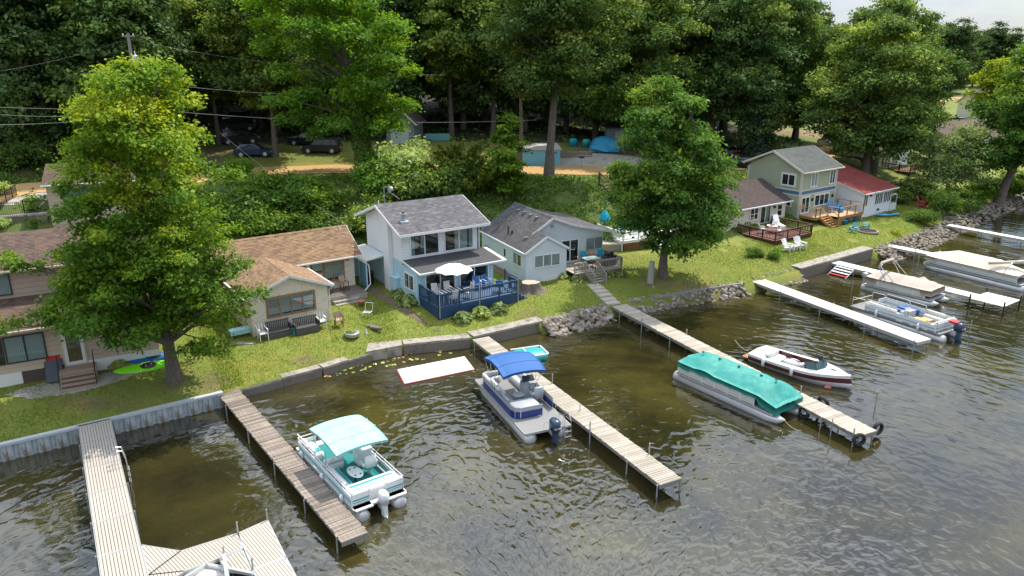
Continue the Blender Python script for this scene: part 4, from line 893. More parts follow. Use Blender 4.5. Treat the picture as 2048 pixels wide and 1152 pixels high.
window(H,W,.7,3.0,2.55,3.55,3,1,'white',.06,[(.34,.66,0,'curtain'),(.0,1,.05,'curtain')]); m_=MB(); W.box(m_,1.4,3.1,1.35,1.75,.03,.05); m_.build('crawl_hatch',M['white2'],H)
window(H,Wl,KD_-2.1,KD_-.6,2.5,3.5,2,1,'white',.06,[(0,.5,0,'curtain')]); window(H,Wl,KD_-3.9,KD_-3.4,2.6,3.4,1,1,'white',.06)
for k in (6.9,7.3): m_=MB(); Wl.box(m_,KD_-k-.15,KD_-k+.15,2.3,2.75,.03,.15); m_.build('meter_box',M['galv'],H)
window(H,Wm,1.0,2.65,2.05,3.95,2,1,'white',.08,name='sliding_door'); window(H,Wm,3.35,4.95,2.85,3.9,2,1,'alu',.06,[(0,1,0,'curtain')])
m_=MB(); m_.lathe(Wm.p(.1,.12,5.25),[(.02,-.12),(.13,-.05),(.15,.05),(.02,.12)],10); m_.build('wall_light',M['galv'],H)
dk=empty('deck',(0,0,0)); dk.parent=H; boards(dk,3.75,8.15,-1.1,1.9,1.95,.14,M['lwood'])
sk=MB(); Wall((3.75,-1.1),(8.15,-1.1)).box(sk,0,4.4,1.0,1.9,-.05,0); Wall((8.15,-1.1),(8.15,1.9)).box(sk,0,3,1.0,1.9,-.05,0); sk.build('skirt',M['gwood'],dk)
M['gpaint']=m_wood('grey_rail_wood','b3aca2','8e867c',(2,2,2))
railing(dk,[(3.75,-1.1),(4.75,-1.1)],1.95,.85,'gpaint',.14); railing(dk,[(5.85,-1.1),(8.15,-1.1),(8.15,.9)],1.95,.85,'gpaint',.14)
stairs(dk,4.85,5.8,-1.1,1.15,1.95,5,.27,M['gpaint'],rh=.8)
GREY=H
# ================================================================ 5. cream cottage with the red-brown deck (behind the right maple)
H=empty('cream_sided_cottage',(28.3,77.4,0),.62,'small cream cottage with dark brown roof and red-brown deck, left of the green house','house')
W=Wall((-9.5,0),(0,0)); core(H,W,1,top_flat(4.0),M['crsid'],name='front_wall'); siding(H,W,1.5,3.95,top_flat(3.95),M['crsid'],.3,vert=True,name='vertical_boards')
tg=top_gable(7,4.0,5.6); Wr=Wall((0,0),(0,7)); core(H,Wr,1,tg,M['crsid'],us=[0,3.5,7],name='gable_wall'); siding(H,Wr,1.5,5.5,tg,M['crsid'],.18)
Wl=Wall((-9.5,7),(-9.5,0)); core(H,Wl,1,tg,M['crsid'],us=[0,3.5,7],name='gable_wall'); core(H,Wall((0,7),(-9.5,7)),1,top_flat(4),M['crsid'],name='back_wall')
rf=MB(); roof_slope(rf,(-9.8,-.55,3.92),(.35,-.55,3.92),(-9.8,3.5,5.68),(.35,3.5,5.68)); roof_slope(rf,(.35,7.4,3.92),(-9.8,7.4,3.92),(.35,3.5,5.68),(-9.8,3.5,5.68)); rf.build('roof',[M['sh_choc'],M['white']],H); gutter(H,(-9.8,-.6,3.88),(.35,-.6,3.88),'white')
window(H,W,3.7,5.0,2.45,3.7,2,2,'white',.08); window(H,W,5.3,7.0,1.9,3.75,2,1,'white',.1,[(.55,.9,0,'curtain')],name='sliding_door'); window(H,W,8.0,8.9,2.35,3.65,1,2,'white',.08,trim='white',tw=.06)
m_=MB(); W.box(m_,7.45,7.6,3.3,3.55,.03,.2); m_.build('wall_lamp',M['black'],H)
dk=empty('deck',(0,0,0)); dk.parent=H; boards(dk,-8.2,-2.5,-4.9,-.1,1.75,.14,M['redwoodl']); sk=MB(); sk.box(-8.2,-4.95,1.45,-2.5,-4.9,1.72).box(-2.5,-4.95,1.45,-2.45,-.1,1.72).box(-8.25,-4.95,1.45,-8.2,-.1,1.72); sk.build('rim_joist',M['redwood'],dk)
railing(dk,[(-8.2,-.6),(-8.2,-4.9)],1.75,.85,'redwood',.16); railing(dk,[(-8.2,-4.9),(-2.5,-4.9)],1.75,.85,'redwood',.16); railing(dk,[(-2.5,-4.9),(-2.5,-.3)],1.75,.85,'redwood',.16)
for x in (-8,-6,-4,-2.7): MB().box(x,-4.8,.7,x+.12,-4.68,1.5).build('deck_post',M['wpost'],dk)
CCOT=H
# ================================================================ 6. sage green house
H=empty('sage_green_house',(29.81,77.79,0),.632,'two storey sage green house with blue belt boards and new cedar deck','house')
GW,GD=6.44,6.6; ze,zr=6.78,8.5
Wf=Wall((0,0),(GW,0)); Wl=Wall((0,GD),(0,0)); Wr=Wall((GW,0),(GW,GD)); Wb=Wall((GW,GD),(0,GD))
core(H,Wf,1,top_flat(ze),M['grsid'],name='front_wall'); siding(H,Wf,1.5,ze,top_flat(ze),M['grsid'],.13)
tgl=top_gable(GD,ze,zr,GD-3.45); tgr=top_gable(GD,ze,zr,3.45)
core(H,Wl,1,tgl,M['grsid'],us=[0,GD-3.45,GD],name='gable_wall'); siding(H,Wl,1.5,zr,tgl,M['grsid'],.13); core(H,Wr,1,tgr,M['grsid'],us=[0,3.45,GD],name='gable_wall'); siding(H,Wr,1.5,zr,tgr,M['grsid'],.13); core(H,Wb,1,top_flat(ze),M['grsid'],name='back_wall')
for w_ in (Wf,Wl,Wr):
    b_=MB(); w_.box(b_,0,w_.L,4.32,4.68,.0,.04); b_.build('belt_board',M['belt'],H); b_=MB(); w_.box(b_,-.02,w_.L+.02,4.68,4.80,0,.055); w_.box(b_,-.02,w_.L+.02,4.20,4.32,0,.055); b_.build('belt_trim',M['trimcream'],H)
cb=MB()
for w_ in (Wf,Wl,Wr): w_.box(cb,-.035,.1,1.4,ze-.1,0,.052); w_.box(cb,w_.L-.1,w_.L+.035,1.4,ze-.1,0,.05)
cb.build('corner_boards',M['trimcream'],H)
rf=MB(); roof_slope(rf,(-.4,-.5,6.72),(GW+.4,-.5,6.72),(-.4,3.45,8.6),(GW+.4,3.45,8.6)); roof_slope(rf,(GW+.4,GD+.5,7.05),(-.4,GD+.5,7.05),(GW+.4,3.45,8.6),(-.4,3.45,8.6)); ridge_cap(rf,(-.4,3.45,8.61),(GW+.4,3.45,8.61)); rf.build('roof',[M['sh_slate'],M['trimcream']],H)
fb=MB()
for x in (-.41,GW+.41): fascia(fb,(x,-.5,6.72),(x,3.45,8.6),.2);fascia(fb,(x,GD+.5,7.05),(x,3.45,8.6),.2)
fb.build('fascia',M['trimcream'],H); gutter(H,(-.4,-.55,6.68),(GW+.4,-.55,6.68),'trimcream',down=[(-.3,-.5,6.6),(-.02,-.12,6.3),(-.02,-.12,1.6)])
window(H,Wf,1.6,2.75,5.0,6.5,2,1,'white',.07,[(0,1,0,'curtain')],trim='trimcream'); window(H,Wf,5.0,6.0,5.0,6.5,2,1,'white',.07,trim='trimcream')
window(H,Wf,.3,1.75,2.35,4.05,2,1,'white',.09,name='sliding_door',trim='trimcream'); window(H,Wf,2.65,5.3,2.85,4.05,3,1,'white',.07,trim='trimcream')
window(H,Wl,GD-2.3,GD-.7,5.15,6.35,2,1,'white',.08,trim='trimcream',tw=.12); window(H,Wl,GD-2.0,GD-.9,3.0,3.6,2,1,'white',.07,trim='trimcream')
for u in (2.15,5.9): m_=MB(); Wf.box(m_,u-.07,u+.07,3.5,3.8,.03,.2); m_.build('wall_lamp',M['black'],H)
dk=empty('deck',(0,0,0)); dk.parent=H
boards(dk,.1,2.3,-2.0,-.05,2.28,.14,M['cedarl']); boards(dk,2.3,6.9,-3.2,-.05,2.28,.14,M['cedarl'])
sk=MB(); sk.box(2.25,-3.25,2.0,6.95,-3.2,2.25).box(6.9,-3.2,2.0,6.95,0,2.25).box(.05,-2.05,2.0,2.3,-2.0,2.25).box(.05,-2.0,2.0,.1,0,2.25); sk.build('rim_joist',M['cedar'],dk)
pn=MB(); pn.box(2.3,-3.2,1.2,3.7,-3.15,2.0).box(2.28,-3.2,1.2,2.33,-2,2.0); pn.build('skirt_panel',M['cedar'],dk)
railing(dk,[(.1,-.1),(.1,-2.0),(.9,-2.0)],2.28,.95,'cedar',bal=False,cable=4); railing(dk,[(2.3,-2.0),(2.3,-3.2)],2.28,.95,'cedar',bal=False,cable=4); railing(dk,[(2.3,-3.2),(6.9,-3.2)],2.28,.95,'cedar',bal=False,cable=5); railing(dk,[(6.9,-3.2),(6.9,-.2)],2.28,.95,'cedar',bal=False,cable=5)
stairs(dk,.95,2.2,-2.0,1.3,2.28,5,.28,M['cedar'],rail=False)
for x in (.9,2.25): MB().bar((x,-2.0,3.2),(x,-3.4,2.3),.09,.06).bar((x,-3.35,1.2),(x,-3.35,2.35),.09,.09).build('handrail',M['cedar'],dk)
for x,y in ((6.8,-3.1),(5,-3.1),(3.7,-3.1)): MB().box(x-.07,y-.07,.9,x+.07,y+.07,2.1).build('deck_post',M['cedar'],dk)
GREEN=H
# ================================================================ 7. white house with the red roof
H=empty('white_house',(37.49,80.24,0),.66,'white house with a sloping red shingle roof and a row of narrow windows','house')
W=Wall((0,0),(6.1,0)); core(H,W,.8,top_flat(4.15),M['wsid'],name='front_wall'); siding(H,W,1.3,4.1,top_flat(4.1),M['wsid'],.16)
tt=lambda u:4.15+.27*u; Wr=Wall((6.1,0),(6.1,6.5)); core(H,Wr,.8,tt,M['wsid'],name='side_wall')
Wl=Wall((0,6.5),(0,0)); core(H,Wl,.8,lambda u:4.15+.27*(6.5-u),M['wsid'],name='side_wall'); siding(H,Wl,1.3,5.9,lambda u:4.15+.27*(6.5-u),M['wsid'],.16)
tb=Wall((6.1,12),(0,12)); core(H,tb,.8,top_flat(4.4),M['wsid'],name='back_wall')
core(H,Wall((0,12),(0,6.5)),.8,lambda u:4.4+.27*u,M['wsid'],name='side_wall'); core(H,Wall((6.1,6.5),(6.1,12)),.8,lambda u:5.9-.27*u,M['wsid'],name='side_wall')
rf=MB(); roof_slope(rf,(-.4,-.5,4.08),(6.7,-.5,4.08),(-.4,6.5,5.98),(6.7,6.5,5.98),row=.2); roof_slope(rf,(6.7,12.4,4.4),(-.4,12.4,4.4),(6.7,6.5,5.98),(-.4,6.5,5.98),row=.2); rf.build('roof',[M['sh_red'],M['white']],H); gutter(H,(-.4,-.55,4.04),(6.7,-.55,4.04),'white')
window(H,W,.15,1.0,2.6,3.9,2,1,'white',.06); window(H,W,2.6,4.2,2.5,3.75,4,1,'white',.06); window(H,W,4.4,6.0,2.5,3.75,4,1,'white',.06)
m_=MB(); W.box(m_,3.4,3.6,1.8,2.0,.03,.2); W.box(m_,1.35,1.5,3.6,3.8,.03,.25); m_.build('wall_lamp',M['black'],H)
dk=empty('side_deck',(0,0,0)); dk.parent=H; boards(dk,6.15,7.6,0,2.2,2.2,.14,M['lwood']); MB().box(6.15,-.05,1.2,7.6,0,2.17).box(7.6,-.05,1.2,7.65,2.2,2.17).build('skirt',M['white2'],dk); railing(dk,[(6.2,0),(7.6,0),(7.6,2.2)],2.2,.95,'white',bal=False,cable=2)
# ================================================================ 8. far white cottage with deck
H=empty('far_white_cottage',(50.3,104.3,0),.66,'white cottage with mossy brown roof behind the red roofed house','house')
def simple_house(H,w_,d_,zb,ze,zr,wall,roof,ov=.5,trim='white'):
    Wf=Wall((0,0),(w_,0)); core(H,Wf,zb-.5,top_flat(ze),M[wall],name='front_wall'); siding(H,Wf,zb,ze,top_flat(ze),M[wall],.2)
    tg=top_gable(d_,ze,zr); Wl=Wall((0,d_),(0,0)); core(H,Wl,zb-.5,tg,M[wall],us=[0,d_/2,d_],name='gable_wall'); siding(H,Wl,zb,zr,tg,M[wall],.2)
    Wr=Wall((w_,0),(w_,d_)); core(H,Wr,zb-.5,tg,M[wall],us=[0,d_/2,d_],name='gable_wall'); core(H,Wall((w_,d_),(0,d_)),zb-.5,top_flat(ze),M[wall],name='back_wall')
    k=(zr-ze)/(d_/2); rf=MB(); roof_slope(rf,(-ov,-ov,ze-ov*k+.08),(w_+ov,-ov,ze-ov*k+.08),(-ov,d_/2,zr+.08),(w_+ov,d_/2,zr+.08),row=.2); roof_slope(rf,(w_+ov,d_+ov,ze-ov*k+.08),(-ov,d_+ov,ze-ov*k+.08),(w_+ov,d_/2,zr+.08),(-ov,d_/2,zr+.08),row=.2); ridge_cap(rf,(-ov,d_/2,zr+.09),(w_+ov,d_/2,zr+.09)); rf.build('roof',[M[roof],M[trim]],H)
    return Wf,Wl,Wr
Wf,Wl,Wr=simple_house(H,8,9,1.8,4.9,6.6,'wsid','sh_old',.5)
window(H,Wl,4.2,6.6,2.2,4.4,1,1,'white2',.1,[(0,1,0,'curtain')],name='garage_door'); window(H,Wf,.3,2.9,3.0,4.4,3,1,'white',.08); window(H,Wf,3.5,5.0,3.0,4.4,2,1,'white',.08)
dk=empty('deck',(0,0,0)); dk.parent=H; boards(dk,2.4,7,-3.2,-.1,2.7,.3,M['redwoodl']); railing(dk,[(2.4,-.2),(2.4,-3.2),(7,-3.2)],2.7,.9,'redwood',.2,.05); MB().box(2.4,-3.2,1,2.6,-3.0,2.6).box(6.8,-3.2,1,7,-3,2.6).build('deck_post',M['redwood'],dk)
# far brown roofed houses at upper right
def far_house(px,py,z,rz,args,label,extra=None):
    q=G(px,py,z); H=empty('far_house',(q.x,q.y,0),rz,label,'house'); Wf,Wl,Wr=simple_house(H,*args)
    window(H,Wf,1,2.4,args[3]-1.7,args[3]-.5,2,1,'white',.1); window(H,Wf,args[0]-3,args[0]-1.2,args[3]-1.7,args[3]-.5,2,1,'white',.1); window(H,Wl,2,3.6,args[3]-1.7,args[3]-.5,2,1,'white',.1); return H
far_house(1895,305,3.0,.35,(13,9,2.4,5.2,7.4,'wsid','sh_old',.5),'pale far house with brown shingle roof right of the willow')
far_house(1832,272,3.4,.55,(9,7,2.8,5.2,6.6,'wsid','sh_choc',.5),'low far house with dark roof behind the willow crown')
far_house(1972,235,4,.3,(10,8,3.5,7,10,'crsid','sh_old',.5),'distant tan gabled house behind the right edge tree')
# ================================================================ 9. structures at road level
q=Vector((-15.9,97.5,0))
H=empty('grey_garage',(q.x,q.y,0),-.07,'blue grey board garage with pale door behind the ivy tree','garage')
gz0=gz(q.x,q.y)
M['bgrey']=mat('blue_grey_boards',(.20,.24,.27),.7,.12,2,stretch=(3,3,.6)); M['icedoor']=mat('pale_blue_door',(.46,.56,.58),.6,.06,2)
W=Wall((0,0),(3.6,0)); tg=top_gable(3.6,gz0+2.75,gz0+4.5); core(H,W,gz0-.5,tg,M['bgrey'],us=[0,1.8,3.6],name='front_wall'); siding(H,W,gz0,gz0+4.5,tg,M['bgrey'],.28,vert=True,name='vertical_boards')
Wl=Wall((0,6),(0,0)); core(H,Wl,gz0-.5,top_flat(gz0+2.75),M['bgrey'],name='side_wall'); core(H,Wall((3.6,0),(3.6,6)),gz0-.5,top_flat(gz0+2.75),M['bgrey'],name='side_wall'); core(H,Wall((3.6,6),(0,6)),gz0-.5,top_flat(gz0+2.75),M['bgrey'],name='back_wall')
rf=MB(); roof_slope(rf,(-.35,6.2,gz0+2.6),(-.35,-.3,gz0+2.6),(1.8,6.2,gz0+4.66),(1.8,-.3,gz0+4.66)); roof_slope(rf,(3.95,-.3,gz0+2.6),(3.95,6.2,gz0+2.6),(1.8,-.3,gz0+4.66),(1.8,6.2,gz0+4.66)); rf.build('roof',[M['sh_choc'],M['white2']],H)
fb=MB(); fascia(fb,(-.35,-.32,gz0+2.6),(1.8,-.32,gz0+4.66));fascia(fb,(3.95,-.32,gz0+2.6),(1.8,-.32,gz0+4.66)); fb.build('fascia',M['white2'],H)
for i in range(5): m_=MB(); W.box(m_,.55,2.85,gz0+.05+i*.42,gz0+.45+i*.42,.02,.06); m_.build('door_panel',M['icedoor'],H)
window(H,Wl,2.6,3.4,gz0+1.1,gz0+2.1,1,1,'white',.08); m_=MB(); Wl.box(m_,4.4,5.2,gz0,gz0+2.1,.02,.05); m_.build('side_door',M['white2'],H)
# turquoise shed/trailer
q=G(1042,303,6.6); q=Vector((1.2,87.3,0)); g1=gz(4,88)
H=empty('turquoise_trailer',(q.x,q.y,0),.05,'small turquoise clapboard shed with pale flat roof behind the tall trunk','shed'); M['tsid']=mat('turquoise_siding',(.16,.42,.52),.6,.1,2)
for a_,b_,n_ in (((0,0),(4.3,0),'front_wall'),((4.3,0),(4.3,2.6),'side_wall'),((4.3,2.6),(0,2.6),'back_wall'),((0,2.6),(0,0),'side_wall')):
    w_=Wall(a_,b_); core(H,w_,g1-.4,top_flat(g1+1.75),M['tsid'],name=n_); siding(H,w_,g1,g1+1.7,top_flat(g1+1.7),M['tsid'],.22)
MB().hexa([(-.2,-.2,g1+1.72),(4.5,-.2,g1+1.72),(4.5,2.8,g1+1.72),(-.2,2.8,g1+1.72),(1.6,-.1,g1+2.2),(4.2,-.1,g1+2.2),(4.2,2.5,g1+2.2),(1.6,2.5,g1+2.2)]).build('roof',mat('pale_metal_roof',(.42,.41,.40),.6),H)
W=Wall((0,0),(4.3,0)); 
for u in (.9,2.6,3.6): m_=MB(); W.box(m_,u,u+.35,g1+1.3,g1+1.42,.02,.04); m_.build('vent_slot',M['dark'],H)
# concrete pump house with the blue door in the bank
q=G(668,418,3.0); H=empty('concrete_bunker',(q.x,q.y,0),.12,'small concrete block bunker with a blue door set in the vine covered bank','shed')
gb=q.z-.6
MB().box(-.1,0,gb-.4,4.0,3,gb+2.75).build('block_wall',M['conc'],H); MB().box(-.2,-.12,gb+2.75,4.1,3,gb+2.95).build('roof_slab',M['conc'],H)
m_=MB(); m_.box(.45,-.05,gb+.3,1.6,-.003,gb+2.35); m_.build('door',mat('cobalt_door',(.03,.10,.25),.5,.15),H)
# grey outhouse near the tent
q=G(1225,298,6.4); g2=gz(13.5,97); H=empty('grey_outbuilding',(12.2,98.5,0),0,'grey outbuilding with a pale door behind the blue tent','shed')
MB().box(0,0,g2-.3,5,3,g2+2.5).build('wall',M['bgrey'],H); MB().box(-.3,-.4,g2+2.5,5.3,3.3,g2+2.65).build('roof',M['sh_choc'],H); MB().box(1.0,-.06,g2,2.2,-.002,g2+2.1).build('door',mat('pale_grey_door',(.42,.46,.50),.6),H)
# ================================================================ vegetation
def m_leaf(name,a,b,c,tr=.42,hue=.0,gl=.025):
    "leaf tones a (dark) b (mid) c (bright) spread leaf by leaf"
    a,b,c=[hexc(x) if isinstance(x,str) else x for x in (a,b,c)]
    t=NT(name); at=t.n('ShaderNodeAttribute',attribute_name='tone').outputs['Fac']
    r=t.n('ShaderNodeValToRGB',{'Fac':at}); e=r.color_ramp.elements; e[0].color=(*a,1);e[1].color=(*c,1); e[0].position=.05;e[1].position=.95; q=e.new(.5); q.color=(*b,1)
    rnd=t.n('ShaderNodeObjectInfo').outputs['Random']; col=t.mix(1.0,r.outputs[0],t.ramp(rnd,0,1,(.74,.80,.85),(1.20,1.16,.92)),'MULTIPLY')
    d=t.n('ShaderNodeBsdfDiffuse',{'Color':col}); tl=t.n('ShaderNodeBsdfTranslucent',{'Color':t.mix(1.0,col,(1.35,1.35,.7,1),'MULTIPLY')})
    m1=t.n('ShaderNodeMixShader',{0:tr,1:d.outputs[0],2:tl.outputs[0]}); g=t.n('ShaderNodeBsdfGlossy',{'Roughness':.55,'Color':(.6,.7,.5,1)})
    m2=t.n('ShaderNodeMixShader',{0:gl,1:m1.outputs[0],2:g.outputs[0]}); t.t.links.new(m2.outputs[0],t.out.inputs[0]); return t.m
ML={}
ML['maple']=m_leaf('maple_leaves',(0.067,0.146,0.018),(0.138,0.252,0.024),(0.385,0.428,0.034),.42)
ML['maple2']=m_leaf('maple_leaves_green',(0.063,0.149,0.028),(0.124,0.249,0.034),(0.371,0.450,0.051),.38)
ML['walnut']=m_leaf('walnut_leaves',(0.077,0.182,0.022),(0.154,0.292,0.024),(0.338,0.428,0.025),.5)
ML['forest']=m_leaf('forest_leaves',(0.048,0.090,0.039),(0.082,0.149,0.049),(0.280,0.390,0.104),.25)
ML['forest2']=m_leaf('forest_leaves_warm',(0.067,0.117,0.031),(0.120,0.194,0.044),(0.420,0.483,0.090),.3)
ML['oak']=m_leaf('oak_leaves',(0.058,0.115,0.039),(0.114,0.191,0.043),(0.467,0.532,0.102),.3)
ML['bright']=m_leaf('bright_shrub_leaves',(0.051,0.108,0.015),(0.122,0.223,0.021),(0.245,0.345,0.029),.4)
ML['juniper']=m_leaf('juniper_sprays',(0.039,0.072,0.013),(0.098,0.150,0.018),(0.208,0.234,0.026),.2)
ML['willow']=m_leaf('willow_leaves',(.17,.25,.09),(.34,.43,.18),(.50,.56,.30),.45)
ML['yellow']=m_leaf('yellow_leaves',(.13,.19,.01),(.25,.32,.02),(.36,.40,.03),.45)
ML['spruce']=m_leaf('spruce_needles',(0.020,0.040,0.035),(0.040,0.070,0.060),(0.070,0.110,0.100),.1)
ML['dist']=m_leaf('distant_leaves',(0.039,0.072,0.029),(0.072,0.124,0.042),(0.130,0.182,0.052),.3)  # leaf colour of the distant trees set to stand in for haze
ML['hosta']=m_leaf('hosta_leaves',(0.050,0.100,0.020),(0.130,0.200,0.040),(0.360,0.380,0.160),.3)
ML['weed']=m_leaf('weed_leaves',(0.054,0.108,0.022),(0.108,0.198,0.032),(0.234,0.306,0.054),.35)
t=NT('bark'); p=t.pos('Object',(6,6,.8)); n=t.noise(p,2.2,5,.75); rnd=t.n('ShaderNodeObjectInfo').outputs['Random']
M['bark']=t.fin(t.mix(1.0,t.mix(t.ramp(n,.3,.7),(.055,.042,.034),(.21,.18,.15)),t.ramp(rnd,0,1,(.8,.8,.8),(1.15,1.12,1.08)),'MULTIPLY'),.9,t.bump(n,.8,.05))
def leaves_mesh(name,P,Nn,size,tone,mat_,asp=.62,rng=None):
    rng=rng or RNG; n=len(P); t=rng.normal(size=(n,3)); t-= (t*Nn).sum(1)[:,None]*Nn; t/=np.linalg.norm(t,axis=1)[:,None]+1e-9; b=np.cross(Nn,t)
    s=(size*np.clip(rng.lognormal(-.05,.32,n),.4,1.9))[:,None]
    v=np.empty((n,4,3)); v[:,0]=P-t*s*.5; v[:,1]=P+b*s*asp*.5+Nn*s*.06; v[:,2]=P+t*s*.5; v[:,3]=P-b*s*asp*.5+Nn*s*.06
    me=bpy.data.meshes.new(name); me.vertices.add(4*n); me.vertices.foreach_set('co',v.reshape(-1)); me.loops.add(4*n); me.loops.foreach_set('vertex_index',np.arange(4*n,dtype=np.int32))
    me.polygons.add(n); me.polygons.foreach_set('loop_start',np.arange(0,4*n,4,dtype=np.int32)); 
    try: me.polygons.foreach_set('loop_total',np.full(n,4,dtype=np.int32))
    except Exception: pass
    a=me.attributes.new('tone','FLOAT','POINT'); a.data.foreach_set('value',np.repeat(np.clip(tone,0,1),4).astype(np.float32))
    me.materials.append(mat_); me.update(calc_edges=True); return me
def clump_leaves(C,Rr,per,rng,flat=.62,sub=9,spread=.30,tonev=.25,outc=None,top=.15):
    "C clump centres, Rr radii -> leaf positions, normals, tones"
    P=[];N_=[];T=[]
    for c,r in zip(C,Rr):
        ct=rng.uniform(-tonev,tonev)
        d=rng.normal(size=(sub,3)); d[:,2]=np.abs(d[:,2])*.9-.25; d/=np.linalg.norm(d,axis=1)[:,None]
        sc=c+d*np.array([r,r,r*flat])*rng.uniform(.55,1.0,(sub,1)); k=max(3,int(per*r*r/sub))
        for q,dd in zip(sc,d):
            g=rng.normal(size=(k,3))*np.array([1,1,.62])*r*spread; p=q+g; o=dd*.5+np.array([0,0,.75])+rng.normal(size=(k,3))*.55; o/=np.linalg.norm(o,axis=1)[:,None]
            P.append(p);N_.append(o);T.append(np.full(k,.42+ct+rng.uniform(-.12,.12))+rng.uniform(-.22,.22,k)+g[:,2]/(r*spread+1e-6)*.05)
    return np.concatenate(P),np.concatenate(N_),np.concatenate(T)
def envelope(rng,prof,z0,z1,n,rmin,rmax,lean=(0,0),mind=.75,shell=.45,lean0=(0,0)):
    "clump centres inside a crown: prof(u) is the crown radius at height fraction u"
    C=[];Rr=[];tries=0
    while len(C)<n and tries<n*60:
        tries+=1; u=rng.uniform(0,1); R_=prof(u); 
        if rng.uniform()>(R_/6.5)**.8+.12: continue
        a=rng.uniform(0,2*PI); rr=R_*(1-abs(rng.normal())*shell); 
        if rr<0: continue
        r=rng.uniform(rmin,rmax); rr=max(0,rr-r*.5)
        c=np.array([math.cos(a)*rr+lean[0]*u+lean0[0]*(1-u),math.sin(a)*rr+lean[1]*u+lean0[1]*(1-u),z0+(z1-z0)*u])
        if all(np.linalg.norm((c-d)*np.array([1,1,1.3]))>mind*(r+q)*.5 for d,q in zip(C,Rr)): C.append(c);Rr.append(r)
    return np.array(C),np.array(Rr)
def limbs(mb,rng,C,Rr,trunk,r0,zfirst,main=14,thin=.02,every=1):
    "curved limbs from the trunk line out to the clumps"
    tr=[Vector(p) for p in trunk]; H_=tr[-1].z
    def tp(z):
        for a,b in zip(tr[:-1],tr[1:]):
            if a.z<=z<=b.z: return a.lerp(b,(z-a.z)/max(1e-6,b.z-a.z))
        return tr[-1] if z>H_ else tr[0]
    skel=[]; order=sorted(range(len(C)),key=lambda i:-np.hypot(C[i][0]-tp(C[i][2]).x,C[i][1]-tp(C[i][2]).y))
    for k,i in enumerate(order[::every]):
        c=Vector(C[i]); h=math.hypot(c.x-tp(c.z).x,c.y-tp(c.z).y)
        if k<main:
            zs=max(zfirst,min(c.z-h*.55,H_*.92)); s=tp(zs); m1=s.lerp(c,.4)+Vector((0,0,h*.10)); m2=s.lerp(c,.72)+Vector((0,0,h*.08)); rr=r0*(.42-.25*zs/H_)
            pts=[s,m1,m2,c]; mb.tube(pts,[rr,rr*.7,rr*.45,thin],6,cap=False); skel+= [s.lerp(m1,.6),m1,m1.lerp(m2,.5),m2]
        else:
            cand=[p for p in skel if p.z<c.z+.6]; 
            if not cand: continue
            s=min(cand,key=lambda p:(p-c).length)
            if (s-c).length>3.2 or abs(c.z-s.z)>1.6*math.hypot(c.x-s.x,c.y-s.y)+.3: continue
            mb.tube([s,s.lerp(c,.5)+Vector((0,0,.15)),c],[thin*2.4,thin*1.7,thin*.8],4,cap=False); skel.append(s.lerp(c,.6))
def tree_parts(seed,prof,z0,z1,n,rmin,rmax,trunk,r0,per,leaf,lm,zfirst=None,flat=.62,sub=9,mind=.75,main=14,shell=.45,spread=.3,lean=None,tonev=.25,tonez=0,every=1,name='tree',taper=.25,extra=None,lean0=(0,0)):
    rng=np.random.default_rng(seed); lean=lean if lean is not None else (trunk[-1][0],trunk[-1][1]); C,Rr=envelope(rng,prof,z0,z1,n,rmin,rmax,lean,mind,shell,lean0)
    if extra: C=np.vstack([C,np.array([e[:3] for e in extra])]); Rr=np.concatenate([Rr,[e[3] for e in extra]])
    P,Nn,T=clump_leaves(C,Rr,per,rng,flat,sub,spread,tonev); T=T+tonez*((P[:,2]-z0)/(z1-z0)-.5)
    cm=leaves_mesh('crown',P,Nn,leaf,T,ML[lm],rng=rng)
    mb=MB(); tr=[Vector(p) for p in trunk]; k=len(tr); rad=[r0*(1.35 if i==0 else 1-(1-taper)*i/(k-1)) for i in range(k)]; tt=[tr[0]-Vector((0,0,.4))]+tr; mb.tube(tt,[rad[0]*1.1]+rad,10)
    limbs(mb,rng,C,Rr,trunk,r0,zfirst or z0,main,every=every)
    tm=mb.mesh('trunk',M['bark'],True); return tm,cm
def put_tree(parts,x,y,z,rz,s,name,label,cat='tree',group=None,sz=None,tilt=(0,0)):
    o=empty(name,(x,y,z),rz,label,cat,group); o.scale=(s,s,sz or s); o.rotation_euler=(tilt[0],tilt[1],rz); inst('trunk',parts[0],o); inst('crown',parts[1],o); return o
def pr(pts):
    xs_=[p[0] for p in pts];ys_=[p[1] for p in pts]; return lambda u: float(np.interp(u,xs_,ys_))
# --- big maple at left
b=GG(350,762)
tk=[(0,0,0),(-.1,.1,1.6),(-.25,.2,3.6),(-.4,.3,6),(-.4,.2,9),(-.3,0,12),(-.3,0,16)]
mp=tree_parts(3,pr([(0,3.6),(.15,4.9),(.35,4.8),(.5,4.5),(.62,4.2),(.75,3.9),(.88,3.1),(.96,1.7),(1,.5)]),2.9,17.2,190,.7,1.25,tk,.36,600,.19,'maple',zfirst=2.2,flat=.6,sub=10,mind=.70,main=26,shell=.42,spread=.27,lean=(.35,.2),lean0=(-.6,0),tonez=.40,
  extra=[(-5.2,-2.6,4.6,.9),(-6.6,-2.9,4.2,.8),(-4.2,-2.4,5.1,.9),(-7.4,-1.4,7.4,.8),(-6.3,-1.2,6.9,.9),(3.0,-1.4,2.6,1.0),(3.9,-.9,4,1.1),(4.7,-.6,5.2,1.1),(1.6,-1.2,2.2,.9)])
put_tree(mp,b.x,b.y,b.z,0,1,'maple_tree','big yellow-green maple with a gappy crown in front of the brown house','maple tree')
